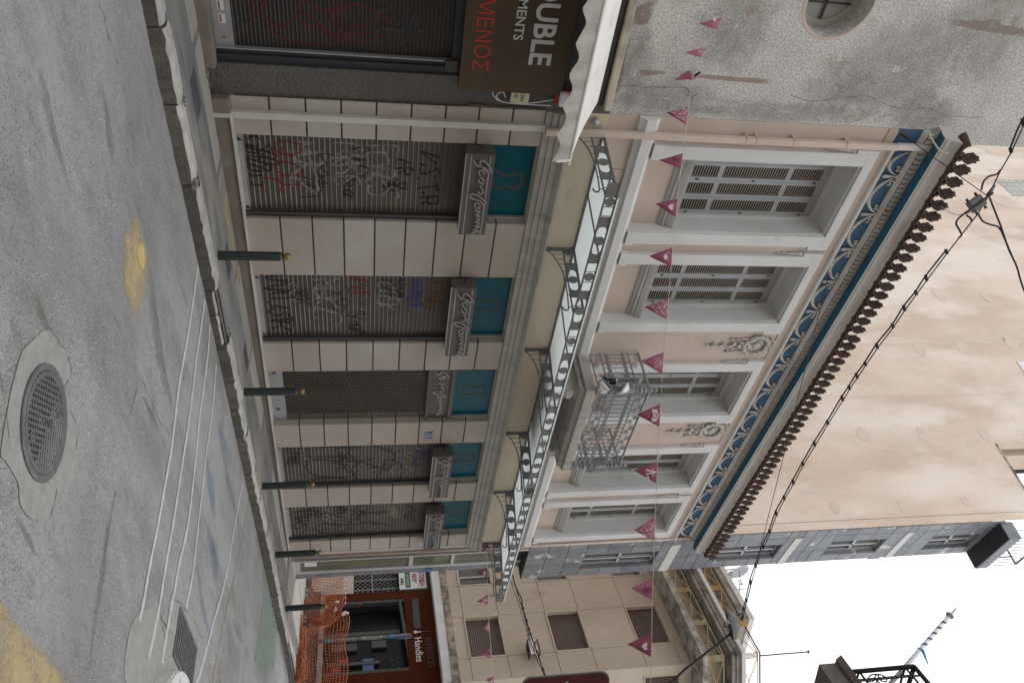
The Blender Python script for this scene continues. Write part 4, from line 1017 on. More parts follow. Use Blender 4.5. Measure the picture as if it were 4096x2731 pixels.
# house number
mb = MB(); mb.box(12.31,12.51,8.988,8.998,2.90,3.045); o = obj('house_number', mb, 'sign_blue', None); tag(o, 'small blue enamel plate with the number 12 on the pier right of the grille door', 'number plate')
text('digits', '12', 'letter_white', o, (12.345,8.986,2.935), (1,0,0), (0,0,1), .11, .003)
mb = MB(); mb.box(12.322,12.498,8.9865,8.988,2.91,2.916); mb.box(12.322,12.498,8.9865,8.988,3.03,3.036); obj('border', mb, 'letter_white', o)
# projecting shop signs
SGN = [[(580,475),(555,400),(500,335),(440,305),(415,345),(440,400),(500,450),(548,485)],[(545,480),(500,420),(450,395),(400,385),(350,350),(325,300)],[(400,450),(430,440),(470,480),(450,520),(410,500),(400,450)],[(470,500),(430,530),(395,560)],[(395,560),(430,545),(465,590),(440,620),(400,600),(395,560)],[(465,600),(450,640),(420,660),(370,645)],[(370,645),(430,680),(460,740),(430,770),(385,745)],[(500,890),(440,830),(380,790),(300,770),(275,795),(310,830),(370,850),(430,880),(470,925),(500,890)],[(430,880),(400,910)],[(405,915),(360,895),(340,930),(365,970),(400,975),(415,930),(380,960),(340,1010)],[(340,1010),(410,1015),(385,1045),(340,1070)],[(340,1070),(408,1080),(380,1110),(335,1120)],[(335,1120),(402,1130),(375,1150),(330,1160)],[(330,1160),(402,1175),(370,1200),(325,1215)],[(325,1215),(400,1225),(365,1250),(318,1270)],[(318,1270),(400,1290),(405,1320)],[(335,1320),(305,1340),(305,1310),(385,1290)]]
SU = []
for st in SGN:
    q = []
    for px, py in st:
        pt = atY(1800+px/3.484, 550+py/3.484, 8.765); q.append((pt.x-6.0, pt.z-3.07))
    SU.append(smoothline(q, 4))
SB = [(6.0,7.345,'shop_sign','grey boxed shop sign over the first closed shutter, next to the brown sign'),(8.385,9.925,'shop_sign','grey boxed shop sign over the second shutter, left of the grille door'),
      (12.80,14.27,'shop_sign','grey boxed shop sign over the shutter right of the number 12 plate'),(14.90,16.37,'shop_sign','grey boxed shop sign farthest along, beside the marble-clad building')]
for a, b, nmx, lab in SB:
    t = thing(nmx, lab, 'shop sign', ((a+b)/2,8.9,3.07), 'grey projecting shop signs')
    mb = MB(); mb.box(a,b,8.775,8.995,3.07,3.445); obj('box', mb, 'sign_box', t, bevel=.006)
    mb = MB(); mb.box(a+.03,b-.03,8.768,8.776,3.125,3.14); mb.box(a+.03,b-.03,8.768,8.776,3.375,3.39); mb.box(a,b,8.776,8.78,3.055,3.07); obj('trim', mb, 'zinc', t)
    mb = MB(); sc = (b-a)/1.345
    for st in SU: band(mb, [(a+u*sc, 3.07+v) for u, v in st], .019, lambda u,v,h: (u,8.745-h,v), .018)
    obj('lettering', mb, 'sign_letter', t)
    mb = MB()
    for z in (3.22,3.245,3.27): mb.ball((a-.003,8.86+(z-3.22),z), .008, 6, 4)
    mb.tube([(a+.0,8.97,3.28),(a-.03,8.9,3.29),(a-.02,8.86,3.26)], .006, 5); obj('screws', mb, 'black', t)
mb = MB()
for st in SU: band(mb, [(10.62+u*1.0, 2.90+v*1.0) for u, v in st], .026, lambda u,v,h: (u,9.098-h,v), .014)
t = obj('shop_lettering', mb, 'sign_letter', None); tag(t, 'raised grey script lettering over the diamond grille door', 'lettering')
# floodlights on the balcony
t = thing('floodlights', 'pair of cream floodlights clamped to the left corner of the balcony railing', 'floodlights', (10.14,8.3,5.7))
mb = MB(); mb.tube([(10.13,8.45,5.75),(10.05,8.3,5.85),(9.99,8.25,5.86)], .02, 6); mb.tube([(10.05,8.3,5.85),(10.02,8.32,5.72)], .018, 6); mb.box(9.99,10.07,8.24,8.32,5.80,5.90); obj('bracket', mb, 'black', t)
def flood(c, tx_, tz):
    mb = MB(); Rr = Matrix.Rotation(tx_, 4, 'Z') @ Matrix.Rotation(tz, 4, 'X')
    r = [(.11,.09,0),(.115,.095,.02),(.115,.095,.035),(.08,.06,.06),(.06,.045,.10)]
    rings = []
    for w, h, d in r: rings.append([Vector(c)+(Rr @ Vector((sx*w, -d, sz*h))) for sx, sz in ((-1,-1),(1,-1),(1,1),(-1,1))])
    mb.loft(rings); h = obj('lamp_head', mb, 'white_plastic', t, bevel=.006)
    mb = MB(); mb.quad(*[Vector(c)+(Rr @ Vector((sx*.09,.002,sz*.072))) for sx, sz in ((-1,-1),(1,-1),(1,1),(-1,1))]); obj('lens', mb, 'glass_dark', h)
flood((9.98,8.10,5.97), .5, -.9); flood((9.98,8.12,5.66), .4, .9)
# ================================================================ glass canopy over the shops
T_ = thing('glass_canopy', 'long iron and glass canopy with cut-out ring pattern running over the shop fronts', 'canopy', (11.1,9.0,4.6))
def frame_panel(mb, u0, u1, fn, mode, t=.008):
    n = 32; c = (u0+u1)/2; hw = (u1-u0)/2
    def sq(a):
        x, y = math.cos(a), math.sin(a); m = max(abs(x), abs(y)); return x/m, y/m
    if mode == 'ring':
        A = [2*PI*(k+.0)/n for k in range(n)]
        outer = [(c+hw*sq(a)[0], .5+.5*sq(a)[1]) for a in A]
        s = lambda v, e: math.copysign(abs(v)**e, v)
        hole = [(c+hw*.60*s(math.cos(a),.55), .5+.46*s(math.sin(a),.62)) for a in A]
        mb.plate(outer, fn, t, hole)
        r = .46; k_ = r*.165/2/ .46
        mb.plate([(c+.072*math.cos(a), .5+.47*math.sin(a)) for a in A], lambda u,v,w: fn(u,v,w-.006), t)
    elif mode == 'disc': mb.plate([(c+min(hw,.072)*math.cos(2*PI*k/n), .5+.46*math.sin(2*PI*k/n)) for k in range(n)], fn, t)
    elif mode == 'plate': mb.plate([(u0,0),(u1,0),(u1,1),(u0,1)], fn, t)
def bars(mb, us, fn, r=.006):
    for u in us: mb.tube([fn(u,0,0), fn(u,1,0)], r, 5)
FY = 7.61; FX0, FX1 = 5.33, 16.74
ff = lambda u, v, w: (u, FY+w, 4.615+v*.142)
mb = MB(); rails = MB()
for z, r in ((4.612,.012),(4.758,.012)): rails.box(FX0,FX1,FY-r,FY+r,z-.009,z+.009)
obj('fascia_rail', rails, 'canopy_iron', T_)
x = FX0+.42; units = 0
frame_panel(mb, FX0+.2, FX0+.40, ff, 'plate'); frame_panel(mb, FX0+.42, FX0+.55, ff, 'disc'); bars(mb, (FX0+.005, FX0+.2, FX0+.41, FX0+.56, FX0+.70), ff)
x = FX0+.72
U = (FX1-x)/8.5
while x < FX1-.2:
    frame_panel(mb, x, min(x+.60*U, FX1), ff, 'ring'); 
    if x+.86*U < FX1: frame_panel(mb, x+.73*U, x+.86*U, ff, 'disc')
    bars(mb, [q for q in (x, x+.60*U, x+.72*U, x+.87*U, x+U) if q < FX1], ff); x += U
obj('fascia', mb, 'canopy_iron', T_, kind='stuff')
BXS = [5.735, 7.765, 10.01, 12.40, 14.47, 16.64]
for bxx in BXS:
    lo = lambda y: 4.70-(9-y)*.062; hi = lambda y: 4.862-(9-y)*.076
    fb = lambda u, v, w, bxx=bxx: (bxx+w, 9-u, lo(9-u)+v*(hi(9-u)-lo(9-u)))
    mb = MB(); L = 1.375
    mb.box(bxx-.02,bxx+.02,8.955,8.998,4.42,4.87)
    mb.box(bxx-.035,bxx+.035,8.975,9.0,4.43,4.47); mb.box(bxx-.035,bxx+.035,8.975,9.0,4.83,4.88)
    for f in (lo, hi): mb.tube([(bxx,9.0,f(9.0)),(bxx,9-L,f(9-L))], .012, 6)
    mb.tube([(bxx,9.0,4.878),(bxx,9-L,4.775)], .016, 6)
    arc = smoothline([(bxx,8.97,4.45),(bxx,8.80,4.54),(bxx,8.55,4.60),(bxx,8.25,4.612),(bxx,7.95,4.592),(bxx,7.74,4.565)], 5)
    mb.tube(arc, .0095, 6)
    hk = [(bxx, 7.74+.04*math.sin(a)-.0, 4.525+.04*math.cos(a)) for a in [0,-.6,-1.2,-1.9,-2.6,-3.2,-3.8]]; mb.tube([(bxx,7.745,4.566)]+hk, .011, 6)
    for y in (8.87,8.76,8.65,8.50,8.30,8.0,7.76):
        zz = min(arc, key=lambda p: abs(p[1]-y))[2]; mb.tube([(bxx,y,zz),(bxx,y,lo(y))], .0065, 5)
    frame_panel(mb, .015, .14, fb, 'disc'); frame_panel(mb, .33, 1.04, fb, 'ring'); frame_panel(mb, 1.23, 1.36, fb, 'disc')
    bars(mb, (.15,.33,1.04,1.21), fb)
    obj('bracket', mb, 'canopy_iron', T_)
gx = [FX0+.06]+[BXS[0]+.02]+[v for a, b in zip(BXS[:-1], BXS[1:]) for v in ((a+b)/2, b)]; gx[-1] = FX1
for a, b in zip(gx[1:-1], gx[2:]):
    mb = MB(); mb.hexa([(a+.008,7.58,4.772),(b-.008,7.58,4.772),(b-.008,8.97,4.884),(a+.008,8.97,4.884)],[(a+.008,7.58,4.784),(b-.008,7.58,4.784),(b-.008,8.97,4.896),(a+.008,8.97,4.896)]); obj('glass_pane', mb, 'canopy_glass', T_)
mb = MB()
for a in gx[1:-1]: mb.hexa([(a-.012,7.6,4.755),(a+.012,7.6,4.755),(a+.012,8.98,4.867),(a-.012,8.98,4.867)],[(a-.012,7.6,4.772),(a+.012,7.6,4.772),(a+.012,8.98,4.884),(a-.012,8.98,4.884)])
mb.box(BXS[0],FX1,8.97,9.0,4.86,4.90); obj('glazing_bar', mb, 'canopy_iron', T_)
# ================================================================ grey rendered building on the left
G_ = thing('grey_building', 'rough grey rendered building with a round window and cracked plaster', 'building', (4.0,9.0,0))
GX = 5.455
mb = MB(); c = (3.80,7.43); R_ = .43; n = 48
outer = []; hole = []
for k in range(n):
    a = 2*PI*k/n; m = max(abs(math.cos(a)), abs(math.sin(a))); outer.append((c[0]+.8*math.cos(a)/m, c[1]+.8*math.sin(a)/m)); hole.append((c[0]+R_*math.cos(a), c[1]+R_*math.sin(a)))
mb.plate(outer, lambda u,v,w: (u,9.2+w,v), .4, hole)
mb.box(-8,3.0,9.0,9.4,4.9,22); mb.box(4.6,GX,9.0,9.4,4.9,9.86); mb.box(4.6,5.66,9.0,9.4,9.86,22); mb.box(3.0,4.6,9.0,9.4,4.9,6.63); mb.box(3.0,4.6,9.0,9.4,8.23,22)
obj('wall', mb, 'grey_render', G_)
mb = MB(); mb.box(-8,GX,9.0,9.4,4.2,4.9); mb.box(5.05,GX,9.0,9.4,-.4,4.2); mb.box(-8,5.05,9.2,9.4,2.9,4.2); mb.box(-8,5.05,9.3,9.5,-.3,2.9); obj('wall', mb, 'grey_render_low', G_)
mb = MB(); mb.prism([(9.0,4.775),(8.90,4.775),(8.885,4.79),(8.885,4.85),(8.90,4.865),(9.0,4.885)], 'x', -8, 5.35); obj('ledge', mb, 'beige_ledge', G_)
mb = MB(); mb.lathe((c[0],9.32,c[1]), [(R_-.002,0),(R_-.002,.05),(R_-.055,.05),(R_-.06,.035),(R_-.085,.03),(R_-.085,0)], 40, (0,-1,0), False); rf = obj('round_window', mb, 'grey_trim', G_)
mb = MB(); mb.lathe((c[0],9.33,c[1]), [(R_-.08,0),(R_-.08,.01)], 40, (0,-1,0)); obj('pane', mb, 'moulding_grey', rf)
mb = MB(); mb.box(c[0]+.12,c[0]+.135,9.28,9.31,c[1]-R_+.09,c[1]+R_-.09); mb.box(c[0]-R_+.09,c[0]+R_-.09,9.28,9.31,c[1]-.01,c[1]+.008); obj('glazing_bar', mb, 'steel_frame', rf)
mb = MB(); mb.lathe((c[0],9.0,c[1]), [(R_+.045,0),(R_+.04,.004),(R_+.002,.004),(R_,0)], 48, (0,-1,0), False); obj('plaster_rim', mb, 'pink', rf)
# cracks in the render
def wcrack(pix, w=.012):
    pts = [atY(X, Y, 8.998) for X, Y in pix]; rr = random.Random(len(pix)); p2 = []
    for a, b in zip(pts[:-1], pts[1:]):
        for k in range(5): t = k/5; p2.append((a.x+(b.x-a.x)*t+rr.uniform(-.008,.008), a.z+(b.z-a.z)*t+rr.uniform(-.008,.008)))
    mb = MB(); mb.ribbon(p2, [w*rr.uniform(.2,1.4) for _ in p2], lambda u,v: (u,8.9985,v)); obj('crack', mb, 'crack', G_, fix=False)
wcrack([(2458,346),(2535,343),(2565,354),(2620,348),(2690,350),(2745,353),(2770,385),(2766,410)], .018); wcrack([(2740,380),(2770,388),(2790,376)], .02)
wcrack([(3160,380),(3240,410),(3340,395),(3470,384),(3530,412),(3580,430),(3640,440),(3710,432),(3790,465),(3860,470),(3950,472)], .01)
D('stain_brown', (.33,.26,.20), (.25,.225,.20), nscale=12, fine=.3, fscale=40, thr=(.4,.6), bump=.6, bscale=45)
for pix in ([(2470,150),(2515,160),(2500,250),(2480,350),(2455,345),(2465,250)],[(2560,280),(2650,285),(2648,297),(2560,300)],[(2800,298),(2950,310),(3060,318),(3058,335),(2950,328),(2800,312)],[(3830,85),(3990,80),(4010,100),(4096,115),(4100,145),(3990,135),(3830,105)],[(2480,60),(2600,10),(2605,40),(2600,80),(2560,100)]):
    q = [atY(X,Y,8.997) for X,Y in pix]; q = smoothline([(p.x,p.z) for p in q]+[(q[0].x,q[0].z)], 4)[:-1]; c_ = (sum(p[0] for p in q)/len(q), sum(p[1] for p in q)/len(q)); stain([(c_[0]+(x-c_[0])*1.25, c_[1]+(z-c_[1])*1.25) for x, z in q], 'scar', 8.9975, G_)
for k_, (x, z, rx, rz) in enumerate(((4.9,5.1,.5,.25),(5.2,5.6,.25,.8),(4.3,5.0,.6,.18),(5.3,7.4,.15,1.5),(4.6,8.6,.7,.9),(3.9,9.6,.8,.6),(5.2,9.3,.3,.5),(4.2,6.2,.6,.5),(4.9,7.9,.4,.5))):
    rr_ = random.Random(k_); stain([(x+rx*1.3*(1+rr_.uniform(-.25,.25))*math.cos(t), z+rz*1.3*(1+rr_.uniform(-.25,.25))*math.sin(t)) for t in [2*PI*j/18 for j in range(18)]], 'damp', 8.997-k_*.0001, G_)
# shutter and frame
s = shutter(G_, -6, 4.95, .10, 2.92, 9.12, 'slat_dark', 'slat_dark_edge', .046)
mb = MB(); mb.box(4.95,5.05,9.03,9.2,.10,2.92); obj('door_frame', mb, 'blue_frame', G_, bevel=.006)
mb = MB(); mb.box(4.90,4.95,9.06,9.12,.10,2.92); mb.box(-6,4.95,9.05,9.2,2.80,2.94); obj('guide_rail', mb, 'blue_frame', G_, bevel=.004)
mb = MB(); mb.box(4.885,4.90,9.055,9.12,.10,2.92); obj('rail_lip', mb, 'zinc', G_)
mb = MB(); mb.box(4.86,5.0,9.0,9.06,2.72,2.88); obj('lock_box', mb, 'steel_frame', G_, bevel=.01)
mb = MB(); mb.box(-6,4.885,9.085,9.115,.10,.30); br = obj('bottom_rail', mb, 'zinc', s)
for x in (4.35,4.50):
    mb = MB(); mb.box(x,x+.11,9.082,9.085,.165,.235); k_ = obj('sticker', mb, 'white_plastic', s)
    mb = MB(); mb.box(x+.01,x+.10,9.0805,9.082,.178,.195); obj('print', mb, 'red_plastic', s)
mb = MB(); mb.lathe((4.78,9.085,.20), [(.016,0),(.016,.006)], 12, (0,-1,0)); obj('lock', mb, 'brass', s)
mb = MB(); mb.box(-6,5.06,8.87,9.3,-.3,.095); obj('step', mb, 'step_front', G_, bevel=.012)
mb = MB(); mb.ball((5.13,8.88,-.02), .05, 8, 5, (1.4,1,.7)); mb.ball((5.3,8.93,-.03), .045, 8, 5, (1,1,.8)); obj('loose_stones', mb, 'rubble', walk)
def gl(pts, m, w=.03):
    mb = MB(); mb.ribbon(smoothline(pts, 8), w, lambda u,v: (u, slat_y(v, 9.12, .046)-.004, v)); obj('graffiti', mb, m, s, fix=False)
gl([(4.2,1.2),(4.45,1.0),(4.62,1.25),(4.66,1.6),(4.6,1.9),(4.5,2.0)], 'graf_dim', .035); gl([(4.2,.75),(4.5,.62),(4.75,.85),(4.8,1.3),(4.6,1.75)], 'graf_dim', .03); gl([(4.3,1.55),(4.55,1.5),(4.52,1.8),(4.35,1.9)], 'graf_dim', .03); gl([(4.25,.4),(4.5,.55),(4.6,.45)], 'graf_dim', .03)
gl([(4.1,.9),(4.4,1.3),(4.3,1.7),(4.55,2.1),(4.75,1.7),(4.5,1.4),(4.25,1.5)], 'graf_dim', .045); gl([(4.3,.5),(4.62,.8),(4.45,1.1),(4.7,1.45)], 'graf_dim', .04); gl([(4.35,2.3),(4.6,2.4),(4.5,2.15),(4.7,2.05),(4.78,2.3)], 'black', .07)
gl([(4.2,2.0),(4.5,1.9),(4.7,1.95),(4.72,2.2),(4.6,2.25),(4.55,1.95)], 'black', .06); gl([(4.35,2.1),(4.6,2.05),(4.75,2.1)], 'black', .05); gl([(4.3,1.9),(4.45,2.2),(4.4,2.4)], 'black', .05); gl([(4.5,.33),(4.6,.36),(4.55,.5),(4.45,.48)], 'black', .02)
# brown shop sign
SG = thing('shop_sign', 'large dark brown shop fascia sign with white and red capital lettering', 'shop sign', (4.0,8.93,2.9))
mb = MB(); mb.box(-3,5.18,8.92,8.98,2.895,4.19); obj('panel', mb, 'sign_brown', SG)
text('lettering', 'DOUBLE', 'letter_white', SG, (4.80,8.918,3.715), (1,0,0), (0,0,1), .375, .006, .92, 0, 'RIGHT', bold=.008)
text('lettering', 'GARMENTS', 'letter_white', SG, (4.50,8.918,3.485), (1,0,0), (0,0,1), .16, .006, 1.0, 0, 'RIGHT', bold=.002)
text('lettering', 'ΜΕΝΟΣ', 'letter_red', SG, (4.93,8.918,3.035), (1,0,0), (0,0,1), .27, .006, .93, 0, 'RIGHT')
mb = MB()
for x, z in ((5.1,2.97),(5.1,3.3),(5.1,3.6),(5.1,3.9),(5.1,4.13),(4.6,2.97),(4.6,4.12)): mb.lathe((x,8.92,z), [(.009,0),(.007,.005)], 8, (0,-1,0))
obj('screw', mb, 'steel_frame', SG)
# awning
AW = thing('awning', 'off-white canvas awning with a dirty scalloped valance above the brown sign', 'awning', (2.5,8.9,4.7))
D('awning_bar', (.6,.6,.58), fine=.05)
mb = MB(); n = 24; rows = []
for j in range(9):
    t = j/8; y = 8.96+(7.65-8.96)*t; z = 4.70+(4.09-4.70)*t-.03*math.sin(PI*t)
    rows.append([(-4+(5.26+4)*k/n, y, z+.006*math.sin(k*2.2)*t) for k in range(n+1)])
for j in range(8):
    for k in range(n): mb.quad(rows[j][k], rows[j][k+1], rows[j+1][k+1], rows[j+1][k])
obj('canopy_cloth', mb, 'canvas', AW, fix=False, smooth=True)
mb = MB(); n = 220; per = .36
def vb(x):
    ph = ((x-3.64)/per) % 1.0; return 3.865+.075*abs(math.cos(PI*ph))**1.6*1.0
cols = []
for k in range(n+1):
    x = -4+(5.26+4)*k/n; b = vb(x); w = .018*math.sin(x*2*PI/per*1.0+1)+.012*math.sin(x*31)
    cols.append([(x, 7.65+w*q-.03*q, 4.09+(b-4.09)*q) for q in (0,.25,.5,.75,1.0)])
for k in range(n):
    for j in range(4): mb.quad(cols[k][j], cols[k+1][j], cols[k+1][j+1], cols[k][j+1])
obj('valance', mb, 'valance', AW, fix=False, smooth=True)
mb = MB(); mb.tube([(-4,7.66,4.085),(5.33,7.66,4.085)], .022, 10); mb.tube([(5.25,7.69,4.0),(5.30,7.69,4.0)], .03, 10); obj('front_bar', mb, 'awning_bar', AW)
mb = MB(); mb.hexa([(5.24,7.60,3.92),(5.27,7.60,3.92),(5.27,7.68,3.90),(5.24,7.68,3.90)],[(5.24,7.63,4.09),(5.27,7.63,4.09),(5.27,7.68,4.09),(5.24,7.68,4.09)]); obj('end_flap', mb, 'canvas', AW)
mb = MB(); mb.box(-4,5.3,8.93,9.0,4.69,4.74); obj('shadow_bar', mb, 'soffit_black', AW)  # black strip drawn for the shadow gap between awning and ledge
# small fittings on the edge of the grey wall
mb = MB(); mb.box(5.205,5.345,8.96,8.999,3.565,3.80); o = obj('number_box', mb, 'cream_plastic', None, bevel=.008); tag(o, 'cream plastic box numbered 204 over 02 beside the brown sign', 'junction box')
text('digits', '204', 'black', o, (5.225,8.958,3.69), (1,0,0), (0,0,1), .065, .002); text('digits', '02', 'black', o, (5.225,8.958,3.61), (1,0,0), (0,0,1), .055, .002)
t = thing('alarm_box', 'white and red alarm siren box under the corner of the awning', 'alarm', (5.23,8.95,4.2))
mb = MB(); mb.box(5.13,5.32,8.93,8.999,4.12,4.40); obj('base', mb, 'red_plastic', t, bevel=.01)
mb = MB(); mb.box(5.125,5.325,8.87,8.93,4.17,4.42); obj('cover', mb, 'white_plastic', t, bevel=.02)
text('lettering', 'FreeSecurity', 'letter_red', t, (5.14,8.868,4.27), (1,0,0), (0,0,1), .036, .002)
mb = MB()
for z in (4.33,4.355,4.38): mb.box(5.15,5.30,8.867,8.87,z,z+.008)
obj('slots', mb, 'black', t)
def tubes(name, m, lines, r, label, cat, group=None, sm=5):
    mb = MB()
    for L in lines: mb.tube(smoothline(L, sm) if len(L) > 2 else L, r, 5)
    o = obj(name, mb, m, None, smooth=True); tag(o, label, cat, group); return o
tubes('cable', 'white_plastic', [[(5.2,8.98,3.5),(5.12,8.96,3.42),(5.2,8.96,3.33),(5.32,8.97,3.4),(5.36,8.97,3.6),(5.37,8.98,4.1)],[(5.28,8.97,3.5),(5.2,8.96,3.45),(5.27,8.96,3.38),(5.34,8.97,3.45)],[(5.36,8.97,3.55),(5.34,8.96,3.8),(5.3,8.96,4.0),(5.26,8.96,4.15)]], .008, 'loose white cables looping below the cream number box', 'cables')
tubes('cable', 'joint', [[(5.445,8.985,.25),(5.44,8.985,1.5),(5.44,8.985,2.9),(5.40,8.985,3.1),(5.42,8.985,3.4),(5.41,8.985,3.7),(5.43,8.985,4.05)]], .009, 'thin brown cable running up the seam between grey and white walls', 'cable')
mb = MB(); mb.lathe((5.55,8.98,4.72), [(.05,0),(.05,.05),(.03,.08),(.002,.085)], 14, (0,-1,0)); o = obj('wall_lamp', mb, 'zinc', None, smooth=True); tag(o, 'small grey round wall fitting beside the downpipe above the awning', 'wall fitting')
# ================================================================ marble-clad building with the blank party wall
MBD = thing('marble_building', 'tall building with grey marble front and a blank pink party wall', 'building', (17.7,9.2,0.2))
MX0, MX1, GY = 16.885, 18.54, 9.33
mb = MB(); mb.box(MX0,MX1-.01,9.25,9.6,5.62,18.4); mb.box(MX0,MX1-.01,GY+.03,9.9,.1,5.62); obj('core', mb, 'soffit_black', MBD)
mb = MB(); mb.box(MX0,MX1,9.0,GY+.03,5.60,5.62); obj('soffit', mb, 'soffit_black', MBD)
mb = MB(); mb.box(17.02,17.10,8.99,GY,5.3,5.60); obj('soffit_beam', mb, 'beige_light', MBD)
WZ = [(7.05,8.96),(10.45,12.28),(13.65,15.23),(16.6,18.05)]; BZ = [(9.20,9.45),(12.5,12.7),(15.67,15.87)]
WX0, WX1 = 17.5, 18.2
levels = sorted(set([5.60,18.4]+[v for p in WZ+BZ for v in p]+[6.1,6.6,7.6,8.2,9.8,10.1,10.95,11.6,13.0,13.3,14.2,14.7,16.2,17.1,17.6]))
random.seed(17)
def mslab(x0, x1, z0, z1, m='marble_grey'):
    mb = MB(); mb.box(x0+.006,x1-.006,9.0+random.uniform(0,.004),9.03,z0+.007,z1-.007); obj('marble_slab', mb, m, MBD)
for a, b in zip(levels[:-1], levels[1:]):
    mid = (a+b)/2
    if any(p[0] < mid < p[1] for p in BZ): 
        mb = MB(); mb.box(MX0+.33,MX1+.004,8.99,9.03,a,b); obj('white_band', mb, 'marble_white', MBD); mslab(MX0,MX0+.33,a,b); continue
    w = any(p[0] < mid < p[1] for p in WZ)
    if w: mslab(MX0, MX0+.3, a, b); mslab(MX0+.3, WX0, a, b); mslab(WX1, MX1, a, b)
    else: mslab(MX0, MX0+.3, a, b); mslab(MX0+.3, MX0+1.0, a, b); mslab(MX0+1.0, MX1, a, b)
for a, b in WZ:
    mb = MB(); mb.box(WX0,WX1,9.16,9.2,a,b); g = obj('window', mb, 'glass_dark', MBD)
    mb = MB(); mb.box(WX0,WX0+.04,9.12,9.16,a,b); mb.box(WX1-.04,WX1,9.12,9.16,a,b); mb.box(WX0,WX1,9.12,9.16,b-.05,b); mb.box(WX0,WX1,9.12,9.16,a,a+.05); mb.box((WX0+WX1)/2+.05,(WX0+WX1)/2+.1,9.11,9.16,a,b); mb.box(WX0,WX1,9.11,9.16,(a+b)/2,(a+b)/2+.06); obj('window_frame', mb, 'alu', g)
    mb = MB(); mb.box(WX0-.001,WX0+.012,9.01,9.16,a,b); mb.box(WX1-.012,WX1+.001,9.01,9.16,a,b); mb.box(WX0,WX1,9.01,9.16,a-.01,a+.01); mb.box(WX0,WX1,9.01,9.16,b-.01,b+.01); obj('reveal', mb, 'marble_grey', g)
# ground floor
for a, b in ((.15,1.0),(1.0,1.9),(1.9,2.85),(2.85,3.9),(3.9,4.8),(4.8,5.6)):
    mb = MB(); mb.box(MX0,17.62,GY,GY+.03,a+.003,b-.003); obj('marble_slab', mb, 'marble_grey', MBD); mb = MB(); mb.box(18.2,MX1,GY,GY+.03,a+.003,b-.003); obj('marble_slab', mb, 'marble_grey', MBD)
D('glass_shop', (.105,.125,.10), (.20,.20,.14), nscale=1.6, fine=.05, rough=.08, spec=.8, stretch=(1,1,.4))
mb = MB(); mb.box(17.62,18.2,GY+.0,GY+.02,.30,5.6); g = obj('shop_window', mb, 'glass_shop', MBD)
mb = MB(); mb.box(17.62,17.67,GY-.04,GY+.0,.2,5.6); mb.box(18.12,18.22,GY-.05,GY+.0,.2,5.6); mb.box(17.67,18.12,GY-.04,GY,2.84,2.94); mb.box(17.67,18.12,GY-.04,GY,3.85,3.93); mb.box(17.67,18.12,GY-.04,GY,.2,.32); obj('window_frame', mb, 'alu', g)
mb = MB(); mb.box(17.75,17.95,GY-.006,GY-.001,.42,.70); obj('notice', mb, 'white_plastic', g)
mb = MB(); mb.box(17.5,18.25,GY-.12,GY-.0,.08,.2); obj('doorstep', mb, 'marble_white', MBD)
mb = MB(); mb.box(18.34,18.52,GY-.02,GY-.004,3.26,3.42); o = obj('street_plaque', mb, 'sign_blue', None); tag(o, 'small blue enamel plaque numbered 1 on the marble corner under the canopy end', 'plaque')
text('digits', '1', 'letter_white', o, (18.41,GY-.022,3.30), (1,0,0), (0,0,1), .1, .003)
mb = MB(); mb.box(17.30,17.42,GY-.015,GY-.004,2.86,2.98); o = obj('house_number', mb, 'sign_blue', None); tag(o, 'tiny dark blue number plate on the marble strip beside the pink corner pipe', 'plaque')
# party wall
mb = MB(); PX = 16.88
mb.box(PX,PX+.3,9.26,11.45,6,19.52); mb.box(PX,PX+.001,9.03,9.27,5.7,19.5); mb.box(PX,PX+.3,11.45,15.33,6,27)
mb.hexa([(PX,15.33,6),(PX+.3,15.33,6),(18.7,30,6),(18.4,30,6)],[(PX,15.33,36),(PX+.3,15.33,36),(18.7,30,36),(18.4,30,36)])
pw = obj('party_wall', mb, 'party', MBD)
def onPX(X, Y, x=PX-.004):
    t = ray(X, Y); return t*(x/t.x)+Vector((0,0,EYE))
for X, Y, r in ((3757,1180,.33),(3946,1191,.28),(3676,1395,.32),(3853,1392,.30),(4047,1377,.32),(3452,1737,.26),(3690,1737,.26),(3937,1737,.26),(3339,2029,.20),(3610,2026,.18),(3865,2006,.18),(3468,1400,.28),(3995,800,.5),(3850,790,.5),(3960,600,.55)):
    if Y < 1350: 
        t = ray(X, Y); q = t*((PX-.004)/t.x)  # the wall turns slightly behind y = 15.33
        k = (18.4-PX)/(30-15.33); s_ = (PX-15.33*k-.006)/(t.x-k*t.y); p = t*s_+Vector((0,0,EYE))
    else: p = onPX(X, Y); k = 0
    mb = MB(); rr = random.Random(X); mb.quad(*[(p.x+k*r*math.cos(a)*1.0-.0, p.y+r*(1+rr.uniform(-.15,.15))*math.cos(a), p.z+r*.62*(1+rr.uniform(-.15,.15))*math.sin(a)) for a in [2*PI*j/14 for j in range(14)]]); obj('plaster_spot', mb, 'party_spot', pw, fix=False)
mb = MB(); mb.ribbon([(15.34+.03*math.sin(k*2.0), 14+k*.7) for k in range(22)], .05, lambda u,v: (PX-.005-.0,u-.03,v)); obj('seam', mb, 'party_spot', pw, fix=False)
mb = MB(); mb.ribbon([(13.2+.05*math.sin(k*2.1)+.03*math.sin(k*.7), 15+k*.45) for k in range(28)], .010, lambda u,v: (PX-.005,u,v)); obj('crack', mb, 'party_spot', pw, fix=False)
